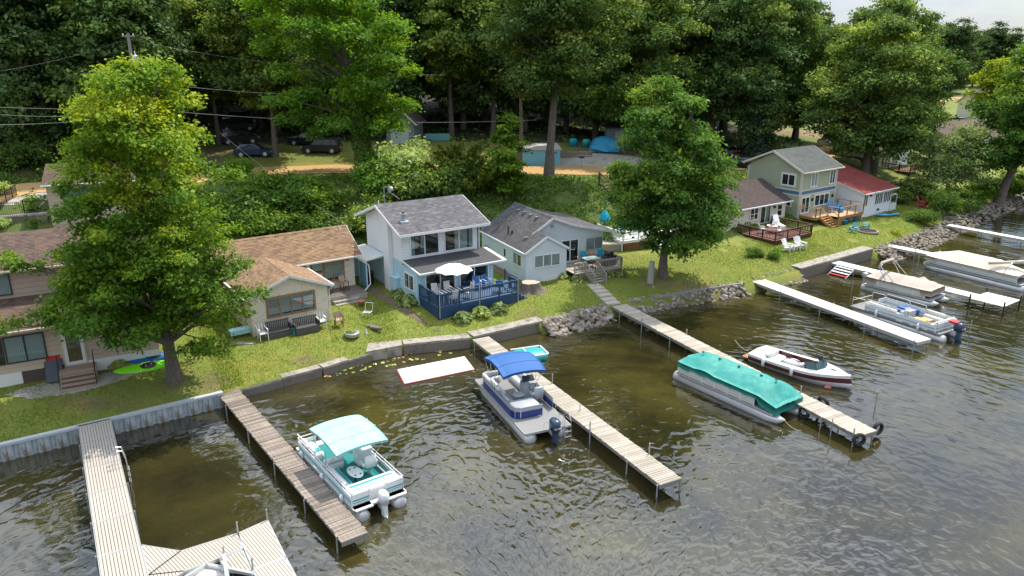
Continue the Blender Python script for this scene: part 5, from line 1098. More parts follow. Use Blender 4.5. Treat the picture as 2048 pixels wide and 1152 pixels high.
# --- right maple
b=GG(1325,556)
tk=[(0,0,0),(-.02,0,1.5),(.1,0,3.4),(.15,0,6),(.1,.1,9),(-.2,.1,12),(-.5,0,14.4)]
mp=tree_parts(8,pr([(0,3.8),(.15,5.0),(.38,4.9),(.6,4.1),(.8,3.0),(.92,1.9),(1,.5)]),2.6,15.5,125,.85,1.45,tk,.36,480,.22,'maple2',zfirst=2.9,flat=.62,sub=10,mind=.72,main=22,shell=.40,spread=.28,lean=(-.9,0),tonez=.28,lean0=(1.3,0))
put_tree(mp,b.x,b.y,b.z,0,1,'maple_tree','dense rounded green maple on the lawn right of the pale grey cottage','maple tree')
# --- ivy clad tree by the road
bx_=GG(745,352); bx_=Vector((-15.6,80.6,0)); bz=gz(bx_.x,bx_.y)
tk=[(0,0,0),(-.2,0,3),(-.5,0,6),(-.9,0,9),(-1.6,0,13),(-2.5,0,18),(-2.8,0,23)]
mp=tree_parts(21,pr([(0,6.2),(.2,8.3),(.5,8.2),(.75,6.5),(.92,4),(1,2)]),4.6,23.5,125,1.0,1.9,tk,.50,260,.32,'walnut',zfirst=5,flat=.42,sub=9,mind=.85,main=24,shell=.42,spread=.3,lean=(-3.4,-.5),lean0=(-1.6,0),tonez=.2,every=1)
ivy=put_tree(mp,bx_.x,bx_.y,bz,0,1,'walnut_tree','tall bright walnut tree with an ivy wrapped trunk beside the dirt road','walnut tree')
rng=np.random.default_rng(5); n=2600; zz=rng.uniform(0,9,n); aa=rng.uniform(0,2*PI,n); rr=.62+.25*rng.uniform(0,1,n)+.25*np.sin(zz*1.3+aa)**2; cx=np.interp(zz,[0,3,6,9],[0,-.2,-.5,-.9])
P=np.stack([cx+rr*np.cos(aa),rr*np.sin(aa),zz],1); Nn=np.stack([np.cos(aa),np.sin(aa),np.full(n,.5)],1); Nn/=np.linalg.norm(Nn,axis=1)[:,None]
inst('ivy',leaves_mesh('ivy',P,Nn,.3,rng.uniform(0,.8,n),ML['maple2']),ivy)
# --- tall bare-trunked tree and its slender neighbour
b=Vector((3.9,79.9,0)); b.z=gz(b.x,b.y)
tk=[(0,0,0),(.1,0,3),(.35,0,7),(.9,0,11),(1.4,0,15),(2.0,0,20),(2.3,0,24)]
mp=tree_parts(31,pr([(0,3.5),(.15,6.2),(.4,7.6),(.7,7.2),(.9,4.5),(1,2)]),8.2,24.5,105,1.2,2.1,tk,.48,160,.38,'forest2',zfirst=8,flat=.5,sub=9,mind=.8,main=20,shell=.45,lean=(2.6,.8))
put_tree(mp,b.x,b.y,b.z,0,1,'tall_tree','tall tree with a long bare trunk beside the road, left of the blue tent')
mb=MB(); 
tk=[(0,0,0),(.1,0,4),(0,0,9),(.3,0,14),(.5,0,19)]
mp=tree_parts(33,pr([(0,2.0),(.4,4.6),(.8,4.2),(1,1.5)]),10,20,42,1.0,1.8,tk,.26,110,.48,'forest2',zfirst=9,main=10,every=1)
put_tree(mp,.95,87.5,gz(.95,87.5),0,1,'slender_tree','slender pale trunked tree just left of the tall bare trunk')
# --- forest variants
FV=[]
for k,(sd,H_,rad,zb,lm) in enumerate([(41,25,6.2,3.0,'forest'),(42,27,6.8,5,'forest'),(43,23,5.6,2.2,'forest'),(44,26,7.0,7,'forest2'),(45,21,6.4,3,'oak')]):
    rr_=np.random.default_rng(sd); tk=[(0,0,0),(rr_.uniform(-.2,.2),0,H_*.2),(rr_.uniform(-.6,.6),rr_.uniform(-.5,.5),H_*.5),(rr_.uniform(-1,1),0,H_*.9)]
    FV.append(tree_parts(sd,pr([(0,rad*.62),(.2,rad*.95),(.5,rad),(.75,rad*.82),(.92,rad*.5),(1,rad*.2)]),zb,H_,100,1.2,2.4,tk,.36,105,.48,lm,zfirst=max(3,zb),flat=.55,sub=8,mind=.78,main=12,shell=.40,spread=.32,every=2))
OAKV=[]
for k,(sd,H_,rad,zb) in enumerate([(51,21,8.5,4.5),(52,22,8.2,4)]):
    tk=[(0,0,0),(.2,0,H_*.2),(-.4,.3,H_*.45),(.3,0,H_*.85)]
    OAKV.append(tree_parts(sd,pr([(0,rad*.7),(.2,rad*.98),(.5,rad),(.75,rad*.82),(.92,rad*.5),(1,rad*.15)]),zb,H_,150,1.2,2.2,tk,.55,140,.38,'oak',zfirst=zb,flat=.5,sub=10,mind=.76,main=22,shell=.38,spread=.3,tonez=.15))
gA='woodland trees behind the parking area'
rnd=random.Random(4); pts_=[]
def forest(cnt,x0,x1,y0,y1,mind,sr,labelf,group,vs=None,zoff=0,avoid=()):
    n=0;tr=0
    while n<cnt and tr<cnt*60:
        tr+=1; x=rnd.uniform(x0,x1);y=rnd.uniform(y0,y1)
        if any((x-a)**2+(y-b)**2<mind**2 for a,b in pts_): continue
        if any(abs(x-ax)<aw and ay0<y<ay1 for ax,aw,ay0,ay1 in avoid): continue
        d,_,_=inland(x,y)
        if d<9: continue
        pts_.append((x,y)); s=rnd.uniform(*sr); v=rnd.choice(vs or FV); n+=1
        put_tree(v,x,y,gz(x,y)-.1,rnd.uniform(0,6.28),s,'woodland_tree',labelf(x,y),'tree',group,sz=s*rnd.uniform(.95,1.12))
def lb(x,y):
    side='left of the parked cars' if x<-34 else ('behind the parked cars' if x<-18 else ('behind the grey garage' if x<-8 else ('behind the turquoise shed' if x<8 else 'behind the tent and outbuilding')))
    return 'dark leafy woodland tree '+side
# left mass, coming close to the road
forest(16,-88,-42,82,94,5.2,(.8,1.0),lambda x,y:'dark woodland tree with low foliage at the far left edge',gA,[FV[0],FV[2],FV[1]])
forest(14,-36,20,104,111,5.4,(.9,1.05),lb,gA,FV[:4],avoid=[(-14,4.5,90,112)])
forest(24,-90,30,106,122,6.0,(1.0,1.12),lambda x,y:lb(x,y)+', second row',gA)
forest(18,-95,42,122,140,7.5,(1.05,1.2),lambda x,y:lb(x,y)+', third row',gA)
forest(20,-100,46,140,160,7.5,(1.05,1.2),lambda x,y:lb(x,y)+', fourth row',gA)
# oaks at centre right, one by one
for x,y,v,s,rz,lab in [(26,101,0,1.08,0,'broad dark oak behind the right maple'),(16,97,1,1.0,2,'broad oak filling the gap behind the blue tent'),(36,108,1,1.02,4,'broad oak behind the sage green house'),(43.5,93.5,0,.92,1.2,'large dark oak with a thick trunk behind the red roofed house'),(48,101,1,.98,3,'dark oak leaning over the far white cottage'),(60,122,0,.82,5,'oak at the bend of the sandy road'),(46,125,1,.84,.6,'tall oak behind the roadside oaks'),(34,124,0,1.1,2.6,'tall background oak behind the sage green house')]:
    put_tree(OAKV[v],x,y,gz(x,y),rz,s,'oak_tree',lab,'oak tree','oaks behind the houses at right')
# parking-side single trees
for x,y,v,s,rz,lab in [(-37.0,97,3,.8,1,'slim dark tree left of the row of parked cars'),(-28.0,90.5,3,.85,2,'small dark tree right of the blue hatchback'),(31,97,2,.55,2,'conifer-like dark tree left of the sage green roof')]:
    put_tree(FV[v],x,y,gz(x,y),rz,s,'small_woodland_tree',lab,'tree')
# right edge tree and its mates
b=GG(1995,394); b=Vector((59.5,91.8,0)); b.z=gz(b.x,b.y)
tk=[(0,0,0),(.5,0,2.5),(1.4,0,6),(2.3,0,10),(3,0,14),(3.6,0,18),(4,0,21)]
mp=tree_parts(61,pr([(0,3.5),(.15,5.5),(.45,6.2),(.7,5.2),(.9,3.2),(1,1.2)]),5,21.3,95,1.1,1.9,tk,.55,190,.34,'maple2',zfirst=4,flat=.5,sub=9,mind=.8,main=18,shell=.42,lean=(4.6,0),tonez=.1)
put_tree(mp,b.x,b.y,b.z,0,1,'shore_tree','tall tree with a thick leaning trunk at the right edge by the water','tree')
# willow like grey green tree
b=Vector((54.0,93.0,0)); b.z=gz(b.x,b.y)
tk=[(0,0,0),(-.3,0,1.6),(-1.6,0,4.0),(-2.8,0,6.0),(-3.4,.2,8)]
mp=tree_parts(63,pr([(0,3.4),(.3,4.8),(.6,4.4),(.85,2.9),(1,1)]),1.8,8.2,75,.9,1.6,tk,.26,190,.26,'willow',zfirst=1.6,flat=.6,sub=10,mind=.7,main=16,shell=.45,lean=(1.0,0))
put_tree(mp,b.x,b.y,b.z,0,1,'willow_tree','silvery green willow with a dark leaning trunk near the shore','willow tree')
rw=np.random.default_rng(71)
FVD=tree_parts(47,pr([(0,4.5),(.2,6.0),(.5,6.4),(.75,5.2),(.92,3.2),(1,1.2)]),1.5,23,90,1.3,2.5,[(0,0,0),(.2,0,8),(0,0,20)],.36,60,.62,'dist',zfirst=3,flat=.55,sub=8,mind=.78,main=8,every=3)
# distant wood at upper right, single trees on rising ground
for i in range(84):
    if i<60: x=rw.uniform(105,260); y=rw.uniform(200,310)
    else: x=rw.uniform(60,150); y=rw.uniform(190,300)
    if inland(x,y)[0]<8: continue
    v=FV[int(rw.integers(0,5))]; s=rw.uniform(.85,1.08); o=put_tree(v,x,y,gz(x,y),rw.uniform(0,6),s,'distant_tree','distant tree in the wood beyond the sandy road at upper right','tree','distant wood at upper right')
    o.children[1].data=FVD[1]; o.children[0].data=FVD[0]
DV=tree_parts(81,pr([(0,3.5),(.3,5),(.7,4),(1,1)]),2,14,46,1.2,2.2,[(0,0,0),(0,0,6),(0,0,12)],.3,50,.6,'yellow',zfirst=2,main=6,every=3)
for x,y,lab in ((92,150,'yellow-leaved tree beside the lawn at upper right'),(99,158,'second yellow-leaved tree just behind the first')): put_tree(DV,x,y,gz(x,y),x,.95,'yellow_tree',lab,'tree')
def spruce(seed,H_,rad,lm,n=9000,leaf=.4):
    rng=np.random.default_rng(seed); u=rng.uniform(0,1,n)**.7; a=rng.uniform(0,2*PI,n); tier=np.floor(u*12)/12; r=rad*(1-u)*(.35+.65*rng.uniform(0,1,n)**.5)*(1+.25*np.cos(a*5+tier*30)); z=H_*(.08+.92*u)-r*.25
    P=np.stack([r*np.cos(a),r*np.sin(a),z],1); Nn=np.stack([np.cos(a)*.4,np.sin(a)*.4,np.full(n,.8)],1)+rng.normal(size=(n,3))*.3; Nn/=np.linalg.norm(Nn,axis=1)[:,None]
    return MB().tube([(0,0,-.3),(0,0,H_*.9)],[.2,.04],7).mesh('trunk',M['bark']),leaves_mesh('crown',P,Nn,leaf,rng.uniform(0,1,n),ML[lm],.35,rng)
SPR=spruce(5,13,3,'spruce'); put_tree(SPR,98,142,gz(98,142),0,1,'spruce_tree','blue-grey spruce beside the distant lawn','spruce tree')
put_tree(SPR,30.5,96,gz(30.5,96),0,.75,'spruce_tree','dark conifer left of the sage green house roof','spruce tree')
for x,y,s,lab in ((92,122,.8,'green tree behind the right edge tree'),(105,135,.9,'tree beyond the distant tan house'),(95,125,.85,'tree behind the picnic lawn')):
    put_tree(FV[3],x,y,gz(x,y),x,s,'lawn_tree',lab,'tree')
# ---------------- shrubs
def shrub_mesh(seed,r,h,n,leaf,lm,k=16,asp=.62,lumpy=.45):
    rng=np.random.default_rng(seed); a=rng.uniform(0,2*PI,k);q=r*np.sqrt(rng.uniform(0,1,k))*.75; C=np.stack([np.cos(a)*q,np.sin(a)*q,h*(.35+.5*rng.uniform(0,1,k))*(1-.35*(q/r)**2)],1); Rr=rng.uniform(.3,.5,k)*r
    P,Nn,T=clump_leaves(C,Rr,n/k/(np.mean(Rr**2)),rng,.8,7,.36)
    P[:,2]=np.maximum(P[:,2],rng.uniform(0,.3,len(P))); return leaves_mesh('foliage',P,Nn,leaf,T,ML[lm],asp,rng)
SHB={k:[shrub_mesh(90+i*7+j,1.9,1.9,5200,.20,k) for j in range(2)] for i,k in enumerate(('bright','maple2','forest2','weed'))}
def shrub(px=None,py=None,kind='bright',s=1.0,lab='',cat='shrub',name='shrub',xy=None,group=None,sz=1.0,me=None):
    if xy is None: v=GG(px,py)
    else: v=Vector((*xy,gz(*xy)))
    o=inst(name,me or random.choice(SHB[kind]),None,(v.x,v.y,v.z-.1),(random.uniform(-.12,.12),random.uniform(-.12,.12),random.uniform(0,6)),(s*random.uniform(.85,1.15),s,s*sz*random.uniform(.7,1.35))); return tag(o,lab,cat,group)
gB='vine covered shrubs on the bank behind the cream cottage'
for i,(px,py,k,s) in enumerate([(455,432,'bright',1.1),(500,425,'bright',1.1),(545,415,'bright',1.2),(590,398,'maple2',1.2),(622,400,'maple2',1.1),(470,452,'bright',1.2),(520,435,'weed',1.3),(565,430,'maple2',1.4),(610,425,'bright',1.5),(640,458,'weed',.9),(490,470,'bright',1.2),(545,470,'bright',1.2),(600,462,'weed',1.2),(640,470,'weed',1.1),(420,450,'bright',1.0),(400,470,'bright',1.2),(702,462,'forest2',.8),(735,448,'forest2',1.2),(745,470,'forest2',1.2),(380,455,'bright',.9),(520,400,'maple2',.8),(605,418,'maple2',1.2)]):
    shrub(px,py,k,s,'vine covered shrub on the bank between road and cream cottage' if k!='forest2' else 'dark shrub with red flowers between cream cottage and white-blue house',group=gB if k!='forest2' else 'dark shrubs beside the white-blue house')
for px,py,k,s,lab in [(775,395,'maple2',1.6,'vine draped shrub at the foot of the ivy clad tree'),(800,380,'willow',1.5,'grey-green shrub in front of the grey garage'),(825,350,'willow',1.3,'upper grey-green shrub below the garage door'),(815,410,'forest2',1.5,'dark shrub behind the white-blue house roof'),(870,400,'forest2',1.4,'dark undergrowth behind the grey ridge'),(760,360,'maple2',1.3,'leafy shrub left of the ivy trunk'),
   (60,340,'weed',1.3,'flowering hedge shrub left of the brown garage'),(20,335,'weed',1.4,'hedge shrub at the far left roadside'),(0,392,'willow',.6,'pale shrub at the left edge above the fence'),(3,455,'willow',.45,'small pale shrub left of the iron fence'),
   (1250,360,'maple2',.9,'small shrub beside the road stairs'),(1880,425,'weed',1.1,'bushy shrub by the water at far right'),(1912,415,'weed',1.3,'tall ornamental grass clump near the round fire pit'),(1840,445,'weed',.8,'low shrub left of the stone fire pit'),(1975,385,'maple2',1.3,'green shrub left of the right edge tree trunk'),(2035,400,'weed',1.5,'rough shrub on the right edge shore'),(1955,400,'bright',1.0,'bright shrub under the right edge tree'),(1830,400,'forest2',1.2,'dark undergrowth under the willow'),(1790,405,'forest2',1.0,'dark bush behind the white side deck'),
   (1505,512,'weed',.45,'spiky perennial at the corner of the red-brown deck'),(1545,515,'maple2',.4,'small leafy plant below the red-brown deck'),(1230,480,'maple2',.7,'small bush right of the grey roof')]:
    if k=='willow' and 'willow' not in SHB: SHB['willow']=[shrub_mesh(150+j,1.9,2.1,3800,.24,'willow') for j in range(2)]
    shrub(px,py,k,s,lab)
# junipers
def juniper(seed):
    rng=np.random.default_rng(seed); P=[];N_=[]
    for k in range(46):
        a=rng.uniform(0,2*PI); up=rng.uniform(.35,1.3); L_=rng.uniform(2.2,4.3); d=np.array([math.cos(a),math.sin(a),up]); d/=np.linalg.norm(d); m=150; u=rng.uniform(.15,1,m)[:,None]
        p=d*L_*u+rng.normal(size=(m,3))*.20*(1.3-u)+np.array([0,0,-.12])*(u**2)*L_*.4; P.append(p); n_=rng.normal(size=(m,3))*.6+np.array([0,0,.8]); N_.append(n_/np.linalg.norm(n_,axis=1)[:,None])
    P=np.concatenate(P);N_=np.concatenate(N_); P[:,2]=np.maximum(P[:,2],.05); return leaves_mesh('foliage',P,N_,.32,rng.uniform(0,1,len(P))*.7+.3*(P[:,2]/4),ML['juniper'],.34,rng)
J=[juniper(201),juniper(202)]
for px,py,s,lab in [(895,375,1.25,'feathery juniper left of centre on the bank'),(950,385,1.2,'feathery juniper behind the white-blue house'),(985,370,1.0,'smaller juniper beside the young maple'),(920,340,1.1,'upper juniper near the roadside')]:
    v=GG(px,py); i_=inst('juniper',random.choice(J),None,(v.x,v.y,v.z),(0,0,random.uniform(0,6)),(s,s,s)); tag(i_,lab,'juniper')
b=GG(1012,395); tk=[(0,0,0),(.1,0,2),(.2,0,4.5),(.2,0,7)]
mp=tree_parts(65,pr([(0,1.6),(.2,2.4),(.5,2.1),(.8,1.2),(1,.4)]),.8,7.6,46,.55,.95,tk,.12,330,.27,'bright',zfirst=.8,main=10,sub=9,mind=.7)
put_tree(mp,b.x,b.y,b.z,0,1,'young_maple','young bright green maple on the bank above the grey cottage','maple tree')
# ---------------- ground cover
rng=np.random.default_rng(91)
def strip_pts(n,i0,i1,t0,t1):
    P=[]
    for _ in range(n):
        s=rng.uniform(i0,i1)*sub; i=int(s); f_=s-i; i=min(i,len(shl)-2); t_=rng.uniform(t0,t1); a=shl[i].lerp(shl[i+1],f_); b_=rdl[i].lerp(rdl[i+1],f_); P.append((a.x+(b_.x-a.x)*t_,a.y+(b_.y-a.y)*t_))
    return P
def cover(name,pts,hmax,per,leaf,lm,asp,upright=.3,label=None):
    P=[];N_=[]
    for x,y in pts:
        nn_=mn.noise((x*.35,y*.35,11)); z=gz(x,y); h=hmax*(.5+nn_)*rng.uniform(.5,1.1); 
        if h<.05: continue
        g=rng.normal(size=(per,3))*np.array([.28,.28,0]); g[:,2]=rng.uniform(0,1,per)*h; P.append(np.array([x,y,z])+g); m=rng.normal(size=(per,3))*.6+np.array([0,-.1,upright]); N_.append(m/np.linalg.norm(m,axis=1)[:,None])
    P=np.concatenate(P);N_=np.concatenate(N_); tone=.45+.3*np.array([mn.noise((p[0]*.5,p[1]*.5,3)) for p in P])+rng.uniform(-.3,.3,len(P))
    o=inst(name,leaves_mesh(name,P,N_,leaf,tone,ML[lm],asp,rng),None,kind='stuff'); return o
cover('bank_undergrowth',strip_pts(5800,3.5,15.6,.44,.90),.6,11,.26,'weed',.6)
cover('roadside_weeds',strip_pts(700,2.6,14.2,.90,.965),.22,8,.14,'bright',.4)
pp=[]
while len(pp)<2600:
    x=rng.uniform(-90,-32);y=rng.uniform(66,92); d,_,e=inland(x,y)
    if 5.8<d<12 and not (x>-38 and d>7.5): pp.append((x,y))
cover('woodland_edge_undergrowth',pp,1.1,9,.32,'weed',.6)
pp=[(rng.uniform(-80,60),rng.uniform(96,125)) for _ in range(3200)]; pp=[p for p in pp if inland(*p)[0]>(18 if p[0]<15 else 8)]
cover('woodland_floor_plants',pp,.6,6,.4,'forest',.6)
# lawn grass blades
def grass(n,i0,i1,t0,t1,h,name,lm='lawn'):
    pts=np.array(strip_pts(n,i0,i1,t0,t1)); z=np.array([gz(*p) for p in pts]); keep=np.array([mn.noise((x*.6,y*.6,4))>-.5 for x,y in pts]); pts=pts[keep];z=z[keep]; m=len(pts)
    a=rng.uniform(0,2*PI,m); hh=h*rng.uniform(.5,1.4,m); w_=.022; v=np.empty((m,3,3)); v[:,0]=np.stack([pts[:,0]-np.cos(a)*w_,pts[:,1]-np.sin(a)*w_,z-.01],1);v[:,1]=np.stack([pts[:,0]+np.cos(a)*w_,pts[:,1]+np.sin(a)*w_,z-.01],1)
    v[:,2]=np.stack([pts[:,0]+rng.normal(size=m)*.04,pts[:,1]+rng.normal(size=m)*.04,z+hh],1)
    me=bpy.data.meshes.new(name); me.from_pydata(v.reshape(-1,3).tolist(),[],np.arange(3*m).reshape(-1,3).tolist()); at=me.attributes.new('tone','FLOAT','POINT'); tn=np.clip(.5+.5*np.array([mn.noise((p[0]*.35,p[1]*.35,8)) for p in pts])+rng.uniform(-.3,.3,m),0,1); at.data.foreach_set('value',np.repeat(tn,3).astype(np.float32)); me.materials.append(ML['lawn']); return inst(name,me,None,kind='stuff')
ML['lawn']=m_leaf('grass_blades',(0.100,0.160,0.015),(0.150,0.210,0.020),(0.260,0.250,0.050),.4,gl=.02)
grass(90000,3,14.6,.004,.36,.075,'lawn_grass'); grass(30000,14,17,.01,.3,.09,'lawn_grass')
for px,py,r_ in []: pass
# lily pads
lp=MB(); rl=random.Random(8)
for i in range(70):
    px=rl.uniform(640,935); py=748-(px-640)*.19+rl.uniform(-8,10); q=G(px,py,.012)
    if rl.random()<.5 and px>850: continue
    r_=rl.uniform(.06,.16); k=9; lp.add([(q.x,q.y,.014+.001*i%3)]+[(q.x+r_*math.cos(2*PI*j/k+i),q.y+r_*math.sin(2*PI*j/k+i),.012) for j in range(k)],[(0,j+1,j+2) for j in range(k-1)],rl.choice((0,0,1,2)))
lp.build('lily_pads',[mat('lily_green',(.16,.22,.05),.4),mat('lily_yellow',(.42,.40,.06),.4),mat('fallen_leaf',(.30,.13,.05),.6)],None,kind='stuff')
# ---------------- hostas and garden plants
def hosta(seed,r=.75,lm='hosta',n=150,leaf=.30):
    rng=np.random.default_rng(seed); a=rng.uniform(0,2*PI,n); q=r*np.sqrt(rng.uniform(0,1,n)); z=.12+.62*r*(1-(q/r)**2)+rng.uniform(-.05,.05,n); P=np.stack([q*np.cos(a),q*np.sin(a),z],1); N_=np.stack([np.cos(a)*q/r*.9,np.sin(a)*q/r*.9,np.full(n,.8)],1)+rng.normal(size=(n,3))*.25; N_/=np.linalg.norm(N_,axis=1)[:,None]
    return leaves_mesh('foliage',P,N_,leaf,rng.uniform(.2,1,n),ML[lm],.6,rng)
HS=[hosta(1),hosta(2)]
for px,py,s,lab in [(925,640,1.0,'leftmost of three variegated hostas before the navy deck'),(962,630,1.0,'middle hosta in front of the navy deck'),(997,622,1.0,'rightmost hosta in front of the navy deck'),(817,608,1.15,'larger hosta at the left wall of the white-blue house'),(800,592,.9,'dark flowering plant behind the larger hosta'),(1125,556,.7,'small variegated plant under the grey cottage window'),(1153,562,.75,'variegated plant left of the grey steps'),(1198,557,.8,'variegated hosta right of the grey steps'),(1215,552,.8,'second hosta along the grey deck skirt'),(1240,552,.8,'hosta at the corner of the grey deck')]:
    v=GG(px,py); o=inst('hosta',random.choice(HS),None,(v.x,v.y,v.z),(0,0,random.uniform(0,6)),(s,s,s)); tag(o,lab,'hosta')
fl=hosta(9,.5,'yellow',260,.12)
for px,py,s,lab in [(1792,468,1.3,'yellow flower clump near the rubble shore'),(1870,448,.9,'orange-yellow flowers by the shore stones'),(240,738,1.2,'yellow flowers beside the green kayak')]:
    v=GG(px,py); o=inst('flower_clump',fl,None,(v.x,v.y,v.z),(0,0,1),(s,s,s)); tag(o,lab,'flowers')
# ground patches
sheet('gravel_path',[G(12,800,1).xy,G(95,768,1.2).xy,G(150,762,1.3).xy,G(215,745,1.3).xy,G(330,715,1.4).xy,G(345,722,1.3).xy,G(215,772,1.2).xy,G(150,790,1.1).xy,G(60,806,1.0).xy],M['gravel'],.02,.14)
sheet('side_soil',[G(775,590,1.5).xy,G(812,612,1.4).xy,G(868,648,1.3).xy,G(905,652,1.3).xy,G(840,640,1.3).xy,G(790,612,1.4).xy,G(725,578,1.5).xy,G(722,560,1.6).xy,G(760,570,1.6).xy],M['soil'],.02,.25)
0 and sheet('bare_ground',[G(1340,555,1.3).xy,G(1380,540,1.4).xy,G(1430,540,1.4).xy,G(1450,555,1.2).xy,G(1400,575,1.1).xy,G(1355,572,1.2).xy],M['soil'],.015,.4)
0 and sheet('bare_ground',[G(330,770,1.1).xy,G(400,750,1.1).xy,G(425,770,1.0).xy,G(380,800,1.0).xy,G(330,795,1.0).xy],M['soil'],.008,.4)
sheet('brick_path',[(0.4,57.0),(1.0,56.6),(-2.0,62.6),(-2.9,62.3)],mat('pinkish_pavers',(.25,.15,.12),.9,.3,4),.02,.25)
sheet('gravel_drive',[(5,86.2),(12,86.0),(18,88.5),(16,93),(9,92),(5,90)],M['gravel'],.03,.5)
sheet('gravel_drive',[(-51,71),(-41,70.4),(-41,65.5),(-47,64),(-52,66)],M['gravel'],.03,.4)
sheet('bare_ground',[(-37,79.5),(-29,83.5),(-30,86),(-36,84.5),(-38,81)],M['soil'],.03,.5)
M['pathc']=mat('path_concrete',(.46,.41,.34),.9,.2,2,bump=.3,dirt=(.26,.22,.17))
# concrete garden path to the long dock
for i in range(6):
    a=G(1182,572,1.15).lerp(G(1228,606,.9),i/6);b_=G(1182,572,1.15).lerp(G(1228,606,.9),(i+1)/6); d=(b_-a).normalized(); n_=Vector((-d.y,d.x,0))*.55
    if i==0: pth=empty('garden_path',(0,0,0),0,'concrete slab path from the grey steps to the long dock','path')
    z_=max(gz(a.x,a.y),gz(b_.x,b_.y),.8)+.03; MB().prism([(a+d*.015-n_),(b_-n_),(b_+n_),(a+d*.015+n_)],z_-.12,z_).build('slab',M['pathc'],pth)

# labels that single out each tree of the wood and each shrub of the bank
WORDS=['first','second','third','fourth','fifth','sixth','seventh','eighth','ninth','tenth','eleventh','twelfth','thirteenth','fourteenth','fifteenth','sixteenth','seventeenth','eighteenth','nineteenth','twentieth']+['twenty-'+w for w in ('first','second','third','fourth','fifth','sixth','seventh','eighth','ninth')]+['thirtieth']+['thirty-'+w for w in ('first','second','third','fourth','fifth','sixth','seventh','eighth','ninth')]+['fortieth']+['forty-'+w for w in ('first','second','third','fourth','fifth','sixth','seventh','eighth','ninth')]
def relabel(objs,fmt):
    objs=sorted(objs,key=lambda o:o.location.x/max(1,o.location.y))
    for i,o in enumerate(objs): o['label']=fmt%WORDS[min(i,len(WORDS)-1)]
W_=[o for o in COL.objects if o.get('group')==gA]
relabel([o for o in W_ if o.location.x<-36.5 and o.location.y<95],'dark low-leaved tree, %s from the left beside the road at far left')
relabel([o for o in W_ if 103<o.location.y<=111 and o.location.x>-36.5 and not (o.location.y>106 and o['label'].endswith('row'))],'%s tree from the left at the front edge of the wood behind the parking area')
relabel([o for o in W_ if o['label'].endswith('second row')],'%s tree from the left in the middle row of the dark wood')
relabel([o for o in W_ if o['label'].endswith('third row')],'%s tree from the left in the rearmost row of the dark wood')
relabel([o for o in W_ if o['label'].endswith('fourth row')],'%s tree from the left in the deepest row of the dark wood')
relabel([o for o in COL.objects if o.get('group')==gB],'vine covered shrub, %s from the left on the bank behind the cream cottage')
relabel([o for o in COL.objects if o.get('group')=='dark shrubs beside the white-blue house'],'dark red-flowered shrub, %s from the left beside the white-blue house gable')
relabel([o for o in COL.objects if o.get('group')=='distant wood at upper right'],'distant tree, %s from the left in the wood beyond the sandy road')
# ================================================================ boats
def rbox(mb,x0,y0,z0,x1,y1,z1,r=.08,m=0):
    c=[(x0+r,y0),(x1-r,y0),(x1,y0+r),(x1,y1-r),(x1-r,y1),(x0+r,y1),(x0,y1-r),(x0,y0+r)]
    k=min(r*.6,(z1-z0)*.4); cx,cy=(x0+x1)/2,(y0+y1)/2; ins=[(cx+(x-cx)*(1-k*2/max(.1,x1-x0)),cy+(y-cy)*(1-k*2/max(.1,y1-y0))) for x,y in c]
    V=[(x,y,z0) for x,y in c]+[(x,y,z1-k) for x,y in c]+[(x,y,z1) for x,y in ins]
    F=[tuple(range(8))[::-1],tuple(range(16,24))]+[(i,(i+1)%8,8+(i+1)%8,8+i) for i in range(8)]+[(8+i,8+(i+1)%8,16+(i+1)%8,16+i) for i in range(8)]
    return mb.add(V,F,m)
M['vinyl']=mat('cream_vinyl',(.62,.61,.58),.45,.05,4); M['gvinyl']=mat('grey_vinyl',(.34,.36,.39),.45,.06,4); M['wvinyl']=mat('white_vinyl',(.72,.72,.71),.4,.04,4)
M['turq']=mat('turquoise_vinyl',(.02,.33,.33),.45,.08,4); M['carpet']=mat('turquoise_carpet',(.02,.20,.20),.95,.15,9); M['gcarpet']=mat('grey_carpet',(.22,.22,.22),.95,.15,9)
M['canv_t']=mat('pale_turquoise_canvas',(.32,.68,.68),.7,.05,1.2,dirt=(.22,.60,.62),dt=(.5,.7)); M['canv_b']=mat('royal_blue_canvas',(.02,.105,.32),.75,.10,1.2)
M['cov_t']=mat('teal_cover_fabric',(.018,.25,.22),.65,.14,1.5,dirt=(.06,.33,.29),dt=(.5,.7)); M['cov_b']=mat('taupe_cover_fabric',(.42,.36,.31),.8,.07,1.5); M['cov_s']=mat('sand_cover_fabric',(.58,.51,.42),.8,.05,1.2)
M['pont']=mat('pontoon_metal',(.60,.60,.60),.3,.12,1.5,stretch=(.5,2,2),metal=.35,dirt=(.36,.34,.30),dt=(.55,.75)); M['bluepan']=mat('deep_blue_panel',(.015,.035,.19),.3,.06,2)
M['motorb']=mat('dark_blue_motor',(.035,.06,.11),.25,.1,3); M['chrome']=mat('polished_rail',(.62,.63,.64),.2,.05,3,metal=.8)
def boatroot(name,bow,stern,side,W_,label,cat='boat',group=None):
    bow=Vector(bow).xy;stern=Vector(stern).xy; d=(bow-stern).normalized(); n=Vector((-d.y,d.x)); o=stern-n*side*W_/2
    return empty(name,(o.x,o.y,0),math.atan2(d.y,d.x),label,cat,group),(bow-stern).length
